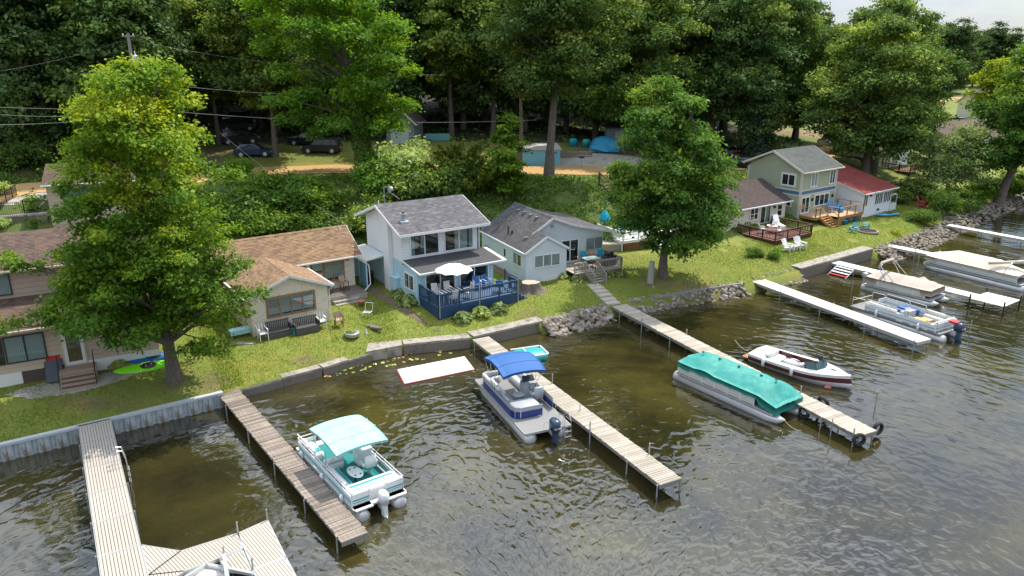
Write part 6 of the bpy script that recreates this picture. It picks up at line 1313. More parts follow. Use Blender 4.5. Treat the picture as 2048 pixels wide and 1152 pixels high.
def pontoons(rt,L_,W_,r=.31,flip=False,ys=None):
    for s in (-1,1):
        y=s*(W_/2-.38); m_=MB()
        if not flip: m_.tube([(-.35,y,.14),(-.25,y,.13),(L_-.9,y,.13),(L_-.35,y,.2),(L_+.05,y,.34)],[r*.55,r,r,r*.75,.04],14)
        else: m_.tube([(-.35,y,.14),(-.2,y,.14),(L_-.9,y,.13),(L_-.35,y,.2),(L_+.05,y,.34)],[r*.5,r,r,r*.75,.04],14)
        m_.build('pontoon',M['pont'],rt,True)
        MB().box(.1,y-.07,.36,L_-.3,y+.07,.47).build('bracket',M['alu'],rt)
def fence(rt,pts,z0,z1,pm,stripes=(),rail=True,railm='white',top=None,th=.03,post=True):
    for a,b in zip(pts[:-1],pts[1:]):
        a=Vector((*a,0));b=Vector((*b,0)); d=(b-a).normalized(); n=Vector((d.y,-d.x,0))
        f=MB(); f.bar(a+Vector((0,0,(z0+z1)/2)),b+Vector((0,0,(z0+z1)/2)),th,z1-z0); fo=f.build('fence_panel',M[pm],rt)
        for (h,w_,mm) in stripes:
            for sg in (-1,1):
                MB().bar(a+n*sg*(th/2+.004)+Vector((0,0,h)),b+n*sg*(th/2+.004)+Vector((0,0,h)),.006,w_).build('stripe',M[mm],fo)
        if post:
            q=MB(); k=max(1,round((b-a).length/.9))
            for i in range(k+1): p=a.lerp(b,i/k); q.bar(p+n*.01+Vector((0,0,z0-.08)),p+n*.01+Vector((0,0,(top or z1))),.035,.05)
            q.build('fence_posts',M[railm],fo)
        if rail: MB().tube([a+Vector((0,0,(top or z1))),b+Vector((0,0,(top or z1)))],.022,6).build('rail',M[railm],rt)
def hoop(rt,pts,r=.022,m='white',name='rail'): MB().tube(pts,r,6).build(name,M[m],rt,True)
def canopy(rt,x0,x1,W_,z,m,arch=.28,side=.16,name='canopy',drop=.1,lean=0,xa=.0,legs=True,leg_pts=None,zl=1.15):
    nx,ny=14,10; V=[];F=[]
    for i in range(nx+1):
        for j in range(ny+1):
            u=i/nx; v=2*j/ny-1; zz=z+arch*(1-(2*u-1)**2)*.9+side*(1-abs(v)**2.6)+xa*u+.012*math.sin(u*19+v*2)
            V.append((x0+(x1-x0)*u+lean*u,v*W_/2,zz))
    for i in range(nx):
        for j in range(ny): a=i*(ny+1)+j; F.append((a,a+ny+1,a+ny+2,a+1))
    m_=MB(); m_.add(V,F); n=len(V); ring=[i*(ny+1) for i in range(nx+1)]+[nx*(ny+1)+j for j in range(1,ny+1)]+[i*(ny+1)+ny for i in range(nx-1,-1,-1)]+[j for j in range(ny-1,0,-1)]
    for k,i in enumerate(ring): x,y,zz=V[i]; m_.v.append((x,y,zz-drop))
    for k in range(len(ring)): k2=(k+1)%len(ring); m_.f.append((ring[k],ring[k2],n+k2,n+k)); m_.m.append(0)
    o=m_.build(name,M[m],rt,True)
    for iu in (4,10):
        MB().tube([(V[iu*(ny+1)+j][0],V[iu*(ny+1)+j][1],V[iu*(ny+1)+j][2]+.006) for j in range(ny+1)],.014,5).build('canopy_seam',M[m],o)
    if legs:
        for s in (-1,1):
            y=s*(W_/2-.03); xm=(x0+x1)/2
            for (xa_,xb) in ((x0+.1,xm-.1),(xm-.3,xm-.1),(x1-.1,xm+.1),(xm+.5,xm+.2)): hoop(rt,[(xb,y,zl),(xa_,y,z+.02+(.22 if abs(xa_-xm)<.8 else 0))],.016,'chrome','canopy_pole')
    return o
def motor(rt,x,y,m,cowl=(.45,.34,.5),z=.95,scale=1.0,low='white'):
    mt_=empty('outboard_motor',(x,y,0)); mt_.parent=rt; s=scale
    c=MB(); rbox(c,-.42*s,-.19*s,z-.1,.18*s,.19*s,z+.42*s,.12*s); c.build('cowl',M[m],mt_,True)
    c=MB(); c.box(-.3*s,-.09*s,z-.75,.0,.09*s,z-.1).box(-.42*s,-.02,z-1.0,-.0,.02,z-.7); c.build('leg',M[low],mt_); MB().box(-.05,-.13,z-.45,.3,.13,z-.15).build('mount',M['alu'],mt_)
    MB().box(-.44*s,-.17*s,z+.08,-.40*s,.17*s,z+.14).build('cowl_stripe',M['alu'],mt_)
    return mt_
def fender(rt,x,y,z,m='white',name='fender'): MB().lathe((x,y,z),[(.02,-.28),(.09,-.22),(.10,0),(.09,.2),(.02,.27)],10).build(name,M[m],rt,True)
# ---- 1 turquoise canopy pontoon boat
bt,L_=boatroot('pontoon_boat',G(588,892,.55),G(704,1018,.55),1,2.5,'pontoon boat with pale turquoise canopy and striped white seats at the weathered dock'); L_=6.3
pontoons(bt,L_,2.5); MB().box(-.15,-1.25,.47,L_,1.25,.56).build('deck',M['white2'],bt); MB().box(.9,-1.12,.562,L_-.45,1.12,.572).build('carpet',M['carpet'],bt)
st_=((.82,.07,'turq'),(.72,.035,'turq'))
fence(bt,[(.1,1.2),(L_-.3,1.2)],.60,1.05,'white',st_,top=1.22); fence(bt,[(.1,-1.2),(3.4,-1.2)],.60,1.05,'white',st_,top=1.22); fence(bt,[(4.0,-1.2),(L_-.3,-1.2)],.60,1.05,'white',st_,top=1.22)
fence(bt,[(L_-.3,1.2),(L_-.3,.35)],.60,1.05,'white',st_,top=1.22); fence(bt,[(L_-.3,-.35),(L_-.3,-1.2)],.60,1.05,'white',st_,top=1.22)
fence(bt,[(.1,1.2),(.1,.38)],.60,1.1,'white',st_,top=1.2); fence(bt,[(.1,-.38),(.1,-1.2)],.60,1.1,'white',st_,top=1.2)
for s in (-1,1):
    hoop(bt,[(L_-.35,s*1.2,.9),(L_-.3,s*1.2,1.4),(L_-1.4,s*1.2,1.42),(L_-1.6,s*1.2,1.1)]); hoop(bt,[(3.9,s*1.2,1.1),(4.0,s*1.2,1.38),(4.6,s*1.2,1.4),(4.75,s*1.2,1.1)])
def lounge(rt,x0,y0,x1,y1,zb=.57,zs=.95,back=None,m='wvinyl',acc=None,bz=.28,name='seat'):
    s=MB(); rbox(s,x0,y0,zb,x1,y1,zs,.09); so_=s.build(name,M[m],rt,True)
    if back:
        b=MB(); t_=.16
        {'x-':lambda:rbox(b,x0,y0,zs,x0+t_,y1,zs+bz,.05),'x+':lambda:rbox(b,x1-t_,y0,zs,x1,y1,zs+bz,.05),'y+':lambda:rbox(b,x0,y1-t_,zs,x1,y1,zs+bz,.05),'y-':lambda:rbox(b,x0,y0,zs,x1,y0+t_,zs+bz,.05)}[back]()
        b.build('cushion_back',M[m],so_,True)
    if acc:
        a=MB(); a.box(*acc[0],zs+.002,*acc[1],zs+.012); a.build('accent_stripe',M['turq'],so_)
    return so_
lounge(bt,L_-1.9,.55,L_-.5,1.12,back='y+',acc=((L_-1.7,.6),(L_-1.3,1.0)),name='bow_seat'); lounge(bt,L_-1.9,-1.12,L_-.5,-.55,back='y-',acc=((L_-1.7,-1.0),(L_-1.3,-.6)),name='bow_seat')
lounge(bt,.15,-1.15,.95,1.15,zs=1.12,acc=((.62,-1.0),(.74,1.0)),bz=.2,name='stern_bench'); MB().box(.35,-1.0,1.125,.39,1.0,1.135).build('accent_stripe',M['turq'],bt)
lounge(bt,1.0,.6,3.0,1.14,back='y+',acc=((1.2,.66),(2.8,.78)),name='side_bench')
lounge(bt,3.2,.1,3.6,1.1,back='x-',name='side_seat')
MB().box(2.9,-1.1,.57,3.5,-.45,1.35).box(2.75,-1.1,1.3,3.3,-.45,1.42).build('console',M['white'],bt)
hs=empty('helm_seat',(2.1,-.55,0)); hs.parent=bt; c=MB(); c.tube([(0,0,.57),(0,0,.95)],.06,8); c.build('pedestal',M['alu'],hs); c=MB(); rbox(c,-.28,-.28,.95,.28,.28,1.1,.1); c.build('cushion',M['turq'],hs,True); c=MB(); rbox(c,-.36,-.28,1.05,-.2,.28,1.65,.07); rbox(c,-.28,.26,1.1,.2,.36,1.28,.04); rbox(c,-.28,-.36,1.1,.2,-.26,1.28,.04); c.build('chair_back',M['wvinyl'],hs,True)
tb=empty('table',(1.75,.25,0)); tb.parent=bt; c=MB(); c.lathe((0,0,0),[(.42,1.08),(.44,1.10),(.42,1.12)],18); o=c.build('table_top',M['white'],tb); o.scale=(1.25,.7,1); MB().tube([(0,0,.57),(0,0,1.08)],.04,8).build('leg',M['black'],tb)
for dx,dy in ((.3,.12),(.3,-.12),(-.3,.12),(-.3,-.12)): MB().lathe((dx,dy,1.121),[(.05,0),(.05,.004)],10).build('cup_hole',M['black'],tb)
canopy(bt,1.3,4.3,2.45,2.42,'canv_t',.16,.12); motor(bt,-.35,0,'white',z=.75,scale=.95)
MB().box(-.3,.4,.5,.1,1.2,.56).box(-.3,-1.2,.5,.1,-.4,.56).build('swim_step',M['white2'],bt)
for x in (.9,3.0,5.4): fender(bt,x,1.32,.55)
hoop(bt,[(-.1,-1.1,.6),(-.15,-1.1,1.25),(.25,-1.1,1.3)],.02,'chrome')
# ---- 2 blue canopy pontoon boat
bt,L_=boatroot('pontoon_boat',G(950,758,.6),G(1044,861,.6),1,2.55,'pontoon boat with royal blue canopy and blue side panels at the pale dock'); L_=max(L_,6.2)
pontoons(bt,L_,2.55,.33); MB().box(-.35,-1.27,.47,L_-.05,1.27,.58).build('deck',M['gcarpet'],bt); MB().bar((-.36,-1.28,.52),(-.36,1.28,.52),.03,.13).bar((-.35,1.285,.52),(L_-.05,1.285,.52),.03,.13).bar((-.35,-1.285,.52),(L_-.05,-1.285,.52),.03,.13).bar((L_-.04,-1.28,.52),(L_-.04,1.28,.52),.03,.13).build('deck_trim',M['alu'],bt)
fp=[(1.15,-.4),(1.15,.85),(1.3,1.1),(1.6,1.2),(4.0,1.2),(L_-1.2,1.2),(L_-.65,.95),(L_-.5,.6)]
for a,b_ in zip(fp[:-1],fp[1:]):
    fence(bt,[a,b_],.62,1.0,'bluepan',(),top=1.22,railm='chrome'); fence(bt,[a,b_],1.0,1.2,'gvinyl',(),rail=False,post=False)
fence(bt,[(1.6,-1.2),(L_-1.2,-1.2),(L_-.65,-.95),(L_-.5,-.6)],.62,1.0,'bluepan',(),top=1.22,railm='chrome'); fence(bt,[(1.6,-1.2),(L_-1.2,-1.2)],1.0,1.2,'gvinyl',(),rail=False,post=False)
lounge(bt,1.25,-.35,2.25,1.1,zs=1.18,m='gvinyl',name='stern_lounge'); lounge(bt,2.3,.55,3.6,1.12,back='y+',m='gvinyl',name='side_bench'); lounge(bt,3.7,.55,L_-.75,1.12,back='y+',m='wvinyl',bz=.32,name='bow_bench'); lounge(bt,3.9,-1.12,L_-.75,-.55,back='y-',m='wvinyl',bz=.32,name='bow_bench')
lounge(bt,L_-1.0,.1,L_-.6,.95,back='x+',m='gvinyl',name='bow_corner_seat')
MB().hexa([(3.1,-1.1,.58),(3.75,-1.1,.58),(3.75,-.25,.58),(3.1,-.25,.58),(3.25,-1.1,1.45),(3.75,-1.1,1.5),(3.75,-.25,1.5),(3.25,-.25,1.45)]).build('console',M['gvinyl'],bt)
MB().tube([(3.05+.0,-.68+.2*math.cos(a),1.35+.2*math.sin(a)) for a in np.linspace(0,6.28,13)],.02,5).build('steering_wheel',M['black'],bt)
m_=MB(); m_.hexa([(3.5,-1.05,1.48),(3.53,-1.05,1.48),(3.53,-.3,1.48),(3.5,-.3,1.48),(3.7,-1.0,1.75),(3.73,-1.0,1.75),(3.73,-.35,1.75),(3.7,-.35,1.75)]); m_.build('windscreen',M['glass'],bt)
hs=empty('helm_seat',(2.55,-.68,0)); hs.parent=bt; c=MB(); c.tube([(0,0,.57),(0,0,.95)],.07,8); c.build('pedestal',M['alu'],hs); c=MB(); rbox(c,-.28,-.28,.95,.28,.28,1.12,.1); rbox(c,-.45,-.27,1.05,-.25,.27,1.7,.08); rbox(c,-.28,.26,1.12,.2,.36,1.3,.04); c.build('cushion',M['gvinyl'],hs,True)
tb=empty('table',(2.9,.2,0)); tb.parent=bt; c=MB(); c.lathe((0,0,0),[(.3,1.1),(.32,1.12),(.3,1.14)],16); c.build('table_top',M['gvinyl'],tb); MB().tube([(0,0,.57),(0,0,1.1)],.035,8).build('leg',M['alu'],tb)
canopy(bt,2.5,5.35,2.5,2.45,'canv_b',.30,.16,drop=.14); motor(bt,-.7,-.15,'motorb',z=.85,scale=1.15,low='motorb')
ld=MB()
for y in (-.85,-1.2): ld.tube([(.15,y,.6),(.1,y,1.15),(-.3,y,1.2),(-.55,y,.9),(-.6,y,-.2)],.02,6)
for z_ in (.05,.35,.65): ld.bar((-.6,-1.2,z_),(-.6,-.85,z_),.1,.03)
ld.build('boarding_ladder',M['chrome'],bt); hoop(bt,[(-.3,-.5,.6),(-.3,-.5,.95),(-.3,.2,.95),(-.3,.2,.6)],.02,'chrome')
# ---- draped covers
def cover_mesh(rt,L0,L1,W_,zedge,prof,skirt,m,name='boat_cover',cross=1.5,poles=(),bowtaper=.0,wr=.02,rs=0,flatz=None,skf=None,bowdrop=0):
    nx,ny=46,18; V=[];F=[]
    for i in range(nx+1):
        u=i/nx; x=L0+(L1-L0)*u; bd=bowdrop*max(0,(u-.84)/.16)**1.2; tpr=1-bowtaper*max(0,(u-.86)/.14)**2-bowtaper*.5*max(0,(.06-u)/.06)**2
        for j in range(ny+1):
            v=2*j/ny-1; h=prof(u); zz=zedge+h*(1-abs(v)**cross)
            for (pu,pv,ph,pw) in poles: zz=max(zz,zedge+ph*(1-math.hypot((u-pu)*(L1-L0)/pw,(v-pv)*W_/2/pw))) if math.hypot((u-pu)*(L1-L0)/pw,(v-pv)*W_/2/pw)<1 else zz
            w2=mn.noise((x*2.2,v*3+rs,1))*wr+mn.noise((x*6+v*8,v*6,rs))*wr*.5; V.append((x,v*W_/2*tpr,zz-bd+w2*(1-abs(v)**6)))
    for i in range(nx):
        for j in range(ny): a=i*(ny+1)+j; F.append((a,a+ny+1,a+ny+2,a+1))
    m_=MB(); m_.add(V,F); n=len(V); ring=[i*(ny+1) for i in range(nx+1)]+[nx*(ny+1)+j for j in range(1,ny+1)]+[i*(ny+1)+ny for i in range(nx-1,-1,-1)]+[j for j in range(ny-1,0,-1)]
    for k,i in enumerate(ring):
        x,y,zz=V[i]; u=(x-L0)/(L1-L0); sk=skf(u) if skf else skirt; cx=.012*math.sin(k*1.7)
        m_.v.append((x+(.02 if u>.99 else -.02 if u<.01 else 0),y*1.01+cx,min(zz,zedge)-max(.1,sk-bowdrop*max(0,(u-.84)/.16)*.6)+.02*math.sin(k*.9)))
    for k in range(len(ring)): k2=(k+1)%len(ring); m_.f.append((ring[k],ring[k2],n+k2,n+k)); m_.m.append(0)
    return m_.build(name,M[m],rt,True)
# ---- 3 long teal covered pontoon boat
bt,L_=boatroot('pontoon_boat',G(1560,838,.5),G(1351,745,.5),-1,2.5,'long pontoon boat under a bright teal cover beside the long dock'); 
pontoons(bt,L_,2.5,.32); MB().box(.05,-1.25,.46,L_-.5,1.25,.57).build('deck',M['alu'],bt)
fence(bt,[(.15,-1.2),(L_-1.7,-1.2)],.6,1.2,'vinyl',((.72,.03,'alu'),(1.0,.02,'alu'))); fence(bt,[(.15,1.2),(L_-1.7,1.2)],.6,1.2,'vinyl'); fence(bt,[(.15,1.2),(.15,-1.2)],.6,1.25,'vinyl')
LC=L_-.35
cover_mesh(bt,.1,LC,2.62,1.28,lambda u:.50*min(1,u/.22+.25)*min(1,(1-u)/.16+.0)**.6,.2,'cov_t',cross=1.6,poles=((.86,0,.62,1.0),(.30,-.35,.45,1.1)),bowtaper=.10,wr=.075,rs=3,bowdrop=.34,skf=lambda u:.30+.33*max(0,(u-.84)/.16)**.4 if u>.84 else (.34 if u<.14 else .24))
for u in (.12,.3,.5,.72,.86): MB().box(.1+(LC-.1)*u-.06,-.05,1.80 if u<.8 else 1.90,.1+(LC-.1)*u+.06,.05,1.86 if u<.8 else 1.95).build('cover_vent',M['black'],bt)
def text(rt,s,loc,rot,size,m,name='lettering'):
    cu=bpy.data.curves.new(name,'FONT'); cu.body=s; cu.size=size; cu.extrude=.003; cu.align_x='CENTER'; cu.align_y='CENTER'; t_=bpy.data.objects.new(name,cu); me_=bpy.data.meshes.new_from_object(t_); bpy.data.objects.remove(t_)
    me_.materials.clear(); me_.materials.append(M[m]); return inst(name,me_,rt,loc,rot)
text(bt,'SUNCRUISER',(L_-1.75,-1.235,1.1),(PI/2,0,0),.17,'black')
MB().bar((1.0,-1.22,1.1),(2.2,-1.22,.85),.01,.05).build('side_scroll',M['galv'],bt)
M['tint']=mat('tinted_screen',(.05,.10,.11),.08,.1,3)
# ---- 4 speedboat
bow=G(1668,757,.8); stl=G(1497,707,.6)
bt,L_=boatroot('speedboat',bow+Vector((-.5,.55,0)),stl,-1,2.0,'white and maroon inboard speedboat moored behind the long dock'); L_=6.1
M['hullw']=mat('white_gelcoat',(.70,.68,.64),.2,.04,1.5,dirt=(.55,.50,.42),dt=(.6,.8)); M['maroon']=mat('maroon_gelcoat',(.07,.010,.018),.2,.1,2); M['navystr']=mat('navy_stripe',(.02,.03,.07),.3)
NS_=24; xsn=[L_*i/(NS_-1) for i in range(NS_)]
def beam(u): return 1.04+.14*math.sin(min(1,u/.5)*PI/2) if u<.55 else max(.02,1.18*(1-((u-.55)/.45)**1.9))
rows=[]
for x in xsn:
    u=x/L_; b_=beam(u); sh_=.62+.22*u**2; rows.append([(x+.25*u*u,0,-.28+.45*max(0,(u-.7)/.3)**2),(x+.2*u*u,b_*.80,-.06+.35*max(0,(u-.7)/.3)**1.6),(x+.1*u*u,b_*.97,.22+.16*u*u),(x,b_,.46+.2*u*u),(x,b_,sh_)])
def loft(rows,a,b_,m_,mi=0,mirror=True):
    for sg in (1,-1):
        base=len(m_.v)
        for r in rows:
            for k in range(a,b_+1): m_.v.append((r[k][0],r[k][1]*sg,r[k][2]))
        w_=b_-a+1
        for i in range(len(rows)-1):
            for k in range(w_-1):
                f_=(base+i*w_+k,base+(i+1)*w_+k,base+(i+1)*w_+k+1,base+i*w_+k+1); m_.f.append(f_ if sg<0 else f_[::-1]); m_.m.append(mi)
h=MB(); loft(rows,0,2,h,0); loft(rows,2,3,h,1); loft(rows,3,4,h,0)
h.add([rows[0][0],rows[0][1],rows[0][2],rows[0][3],rows[0][4],(0,-rows[0][4][1],rows[0][4][2]),(0,-rows[0][3][1],rows[0][3][2]),(0,-rows[0][2][1],rows[0][2][2]),(0,-rows[0][1][1],rows[0][1][2])],[(0,1,2,3,4,5,6,7,8)],0)
h.build('hull',[M['hullw'],M['maroon']],bt,True)
# deck: foredeck, side decks, stern deck
def dk_out(x): u=x/L_; return beam(u),.62+.22*u**2
ck0,ck1=.95,4.05; dm=MB()
def cockw(x): return .84 if x<ck1-.5 else .84-.34*((x-ck1+.5)/.5)**2
for i in range(NS_-1):
    x0,x1=xsn[i],xsn[i+1]; 
    for sg in (1,-1):
        (b0,z0),(b1,z1)=dk_out(x0),dk_out(x1)
        def inner(x): return cockw(x) if ck0<=x<=ck1 else 0
        i0,i1=inner((x0+x1)/2),inner((x0+x1)/2); i0=min(i0,b0-.02);i1=min(i1,b1-.005)
        cr0=.10*(1-i0/b0) if i0==0 else .02; cr1=.10 if i1==0 else .02
        f_=[(x0,b0*sg,z0),(x1,b1*sg,z1),(x1,i1*sg,z1+cr1),(x0,i0*sg,z0+cr0)]; dm.add(f_,[(0,1,2,3) if sg<0 else (3,2,1,0)])
dm.build('deck',M['hullw'],bt,True)
c=MB()
for sg in (-1,1): c.bar((ck0,.85*sg,.40),(ck1-.3,.85*sg,.43),.03,.5)
c.box(ck0-.02,-.7,.1,ck0+.02,.7,.72); c.box(ck0,-.7,.08,ck1+.1,.7,.12); c.build('cockpit_liner',M['maroon'],bt)
lounge(bt,1.0,-.66,1.75,.66,.12,.5,'x-','wvinyl',bz=.3,name='rear_seat'); 
e_=MB(); e_.lathe((2.45,0,.12),[(.55,0),(.55,.35),(.45,.52),(.25,.58),(.02,.6)],18); o=e_.build('engine_cover',M['wvinyl'],bt,True); o.scale=(1,.8,1); MB().box(1.95,-.05,.70,2.95,.05,.725).build('engine_stripe',M['maroon'],bt)
lounge(bt,3.15,-.62,3.55,-.12,.12,.45,'x-','wvinyl',bz=.35,name='driver_seat')
w_=MB(); zt=.78
for a,b_ in (((3.75,-.80),(4.35,-.62)),((4.35,-.62),(4.6,0)),((4.6,0),(4.35,.62)),((4.35,.62),(3.75,.80))):
    w_.add([(a[0],a[1],zt-.03),(b_[0],b_[1],zt),(b_[0]-.28,b_[1]*.9,zt+.46),(a[0]-.2,a[1]*.92,zt+.38)],[(0,1,2,3)])
w_.build('windshield',M['tint'],bt); hoop(bt,[(3.55,-.74,1.16),(4.07,-.56,1.24),(4.32,0,1.24),(4.07,.56,1.24),(3.55,.74,1.16)],.018,'black','windshield_frame')
for s in (-1,1): hoop(bt,[(4.35,.62*s,.78),(4.07,.56*s,1.24)],.015,'black','windshield_frame'); hoop(bt,[(3.75,.8*s,.75),(3.55,.74*s,1.16)],.015,'black','windshield_frame')
MB().box(4.9,-.05,.86,5.2,.05,.90).build('deck_vent',M['black'],bt)
for x in (1.2,3.1): fender(bt,x,-1.26,.45)
sw=MB(); sw.prism([(-.55,-.8),(0,-.85),(0,.85),(-.55,.8)],.18,.22); sw.build('swim_platform',M['cedar'],bt)
bu=MB().lathe((0,0,0),[(.03,-.12),(.14,-.05),(.15,.05),(.05,.14)],12).build('mooring_buoy',mat('faded_red',(.38,.12,.11),.6),None,True,label='faded red mooring buoy floating off the speedboat\'s bow',cat='buoy'); bu.location=G(1655,775,.05); bu.scale=(1.5,1,1)
# ---- 5 open white pontoon boat
bt,L_=boatroot('pontoon_boat',G(1700,611,.55),G(1876,668,.55),1,2.45,'open white pontoon boat with blue pinstripes beside the white dock'); 
# heading reversed: bow is shoreward
pontoons(bt,L_,2.45,.3); MB().box(-.1,-1.22,.45,L_,1.22,.55).build('deck',M['gcarpet'],bt)
M['pin']=mat('blue_pinstripe',(.03,.18,.36),.4); M['palehull']=mat('pale_panel',(.60,.65,.64),.4,.05,2)
s5=((.80,.035,'pin'),)
bsd=-1
fence(bt,[(.25,1.18),(L_-1.2,1.18)],.6,1.05,'palehull',s5,top=1.12); fence(bt,[(.25,-1.18),(L_-1.2,-1.18)],.6,1.05,'palehull',s5,top=1.12); fence(bt,[(.25,1.18),(.25,-1.18)],.6,1.05,'palehull',s5,top=1.12); fence(bt,[(L_-1.2,1.18),(L_-1.2,.35)],.6,1.05,'palehull',s5,top=1.12); fence(bt,[(L_-1.2,-.35),(L_-1.2,-1.18)],.6,1.05,'palehull',s5,top=1.12)
for s in (-1,1):
    hoop(bt,[(L_-.1,s*1.15,.55),(L_-.15,s*1.15,1.25),(L_-1.1,s*1.15,1.3),(L_-1.2,s*1.15,1.1)],.02); hoop(bt,[(L_-1.25,s*1.18,1.1),(L_-1.3,s*1.18,1.42),(L_-3.0,s*1.18,1.42),(L_-3.2,s*1.18,1.1)],.02); hoop(bt,[(2.4,s*1.18,1.1),(2.5,s*1.18,1.4),(3.9,s*1.18,1.4),(4.0,s*1.18,1.1)],.02)
hoop(bt,[(L_-.1,-1.15,1.0),(L_-.1,1.15,1.0)],.02); lounge(bt,.3,-1.12,.9,1.12,back='x-',m='vinyl',name='stern_bench'); lounge(bt,.95,-1.12,2.3,-.6,back='y-',m='vinyl',name='side_bench'); lounge(bt,L_-3.6,.55,L_-1.4,1.1,back='y+',m='vinyl',name='bow_bench')
MB().box(2.3,.3,.56,2.7,1.05,1.4).build('console',M['gvinyl'],bt)
lounge(bt,3.0,-.2,3.5,.35,.56,1.0,'x-',m='gvinyl',name='helm_seat')
MB().box(1.2,-.1,.56,1.9,.5,.95).build('cooler',mat('tan_box',(.45,.30,.15),.6),bt)
lb_=MB(); lb_.box(2.9,-1.1,.56,4.2,-.5,.98); lb_.build('blue_lounger',mat('bright_blue_fabric',(.02,.10,.40),.6),bt); MB().box(1.2,.6,1.0,2.0,1.0,1.06).build('paddle_board',mat('yellow_plastic',(.6,.45,.05),.5),bt)
motor(bt,-.5,0,'motorb',z=.85,scale=1.1,low='motorb'); MB().box(-.55,-.25,1.2,.0,.25,1.35).build('red_fuel_can',M['red'],bt)
for x in (1.4,4.6): fender(bt,x,1.32,.62)
# ---- 6 taupe covered pontoon with raised bimini frame
bt,L_=boatroot('pontoon_boat',G(1872,606,.45),G(1727,570,.45),-1,2.5,'taupe covered pontoon boat with its bare bimini frame raised'); 
pontoons(bt,L_,2.5,.32); MB().box(0,-1.25,.46,L_-.4,1.25,.57).build('deck',M['alu'],bt); fence(bt,[(.2,-1.2),(L_-.9,-1.2)],.6,1.2,'vinyl',((.75,.025,'alu'),)); fence(bt,[(.2,1.2),(L_-.9,1.2)],.6,1.2,'vinyl')
cover_mesh(bt,.1,L_-.5,2.6,1.22,lambda u:.42*min(1,u/.15+.2)*min(1,(1-u)/.14+.15),.2,'cov_b',cross=1.5,poles=((.74,.2,.62,.9),(.45,-.2,.5,1.1)),bowtaper=.12,wr=.05,rs=9,skf=lambda u:.45 if (u<.16 or u>.86) else .12)
hoop(bt,[(1.7,-1.2,1.2),(1.0,-1.2,2.2),(1.0,-.8,2.5),(1.0,.8,2.5),(1.0,1.2,2.2),(1.7,1.2,1.2)],.03,'chrome','bimini_frame'); hoop(bt,[(2.4,-1.2,1.2),(1.15,-1.2,2.25),(1.15,-.8,2.55),(1.15,.8,2.55),(1.15,1.2,2.25),(2.4,1.2,1.2)],.03,'chrome','bimini_frame')
m_=MB(); m_.tube([(1.05,-1.22,2.1),(1.05,-.85,2.52),(1.05,.85,2.52),(1.05,1.22,2.1)],.12,8); m_.build('rolled_canopy',M['cov_b'],bt,True); motor(bt,-.5,0,'alu',z=.8,scale=.8,low='alu')
# ---- 7 largest beige covered boat
bt,L_=boatroot('pontoon_boat',G(1844,526,.45),G(2036,572,.45),-1 if False else 1,2.55,'large sand coloured covered pontoon boat at the right edge')
pontoons(bt,L_,2.55,.33); MB().box(-.2,-1.27,.46,L_-.1,1.27,.57).build('deck',M['alu'],bt)
bsh=((.75,.03,'alu'),(.62,.02,'black'))
fence(bt,[(.2,1.22),(L_-.5,1.22)],.6,1.22,'palehull',bsh); fence(bt,[(.2,-1.22),(L_-.5,-1.22)],.6,1.22,'palehull',bsh)
cover_mesh(bt,.1,L_-.1,2.65,1.22,lambda u:.75*min(1,u/.3+.1)*min(1,(1-u)/.30+.05),.18,'cov_s',cross=1.25,poles=(),bowtaper=.14,wr=.03,rs=5,skf=lambda u:.42 if u>.86 else .14)
hoop(bt,[(1.3,1.22,1.2),(1.0,1.22,1.9),(1.0,.7,2.1),(1.0,-1.22,2.2)],.03,'chrome','bimini_frame'); MB().tube([(2.6,1.2,1.75),(.2,-.6,2.2)],.13,8).build('rolled_canopy',M['cov_s'],bt,True)
motor(bt,-.55,0,'black',z=.9,scale=1.15,low='black'); MB().box(-.9,-.16,1.05,-.6,.16,1.2).build('red_cowl_band',M['red'],bt)
# ---- small teal paddle craft behind dock 2
q=G(1058,716,0); bt=empty('pedal_boat',(q.x,q.y,0),.35,'teal and white pedal boat half hidden behind the blue canopy','pedal boat')
m_=MB(); rbox(m_,-1.1,-.75,-.05,1.1,.75,.42,.25); m_.build('hull',M['turq'],bt,True); m_=MB(); m_.bar((-1.0,.74,.42),(1.0,.74,.42),.08,.07).bar((-1.0,-.74,.42),(1.0,-.74,.42),.08,.07).bar((1.05,-.7,.42),(1.05,.7,.42),.08,.07).bar((-.2,-.7,.45),(-.2,.7,.45),.06,.06); m_.build('rim',M['white'],bt)
# ---- white boat tip under the lift
q=G(415,1160,.6); bt=empty('lifted_boat',(q.x,q.y,0),.5,'white boat bow peeking from under the lift at the bottom edge','boat'); m_=MB(); m_.lathe((0,0,.3),[(.2,0),(.8,.25),(.75,.5),(.3,.62),(.02,.64)],20); o=m_.build('hull',M['hullw'],bt,True); o.scale=(1.0,.7,1)
# ---- mooring ropes
def rope(a,b_,label,sag=.15):
    a=Vector(a);b_=Vector(b_); P=[a.lerp(b_,i/8)-Vector((0,0,sag*math.sin(i/8*PI))) for i in range(9)]
    MB().tube(P,.015,5).build('mooring_rope',M['rope'],None,True,label=label,cat='rope')
rope(G(1132,833,.7),G(1158,840,.6),'rope from the blue boat\'s stern to a mooring pole'); rope(G(1567,838,.4),G(1602,862,.02),'rope trailing from the teal covered boat\'s bow'); rope(G(1497,702,.6),G(1470,680,.2),'thin line running from the speedboat\'s stern'); rope(G(945,741,.3),G(955,738,.7),'short cord tying the white mat to the dock')
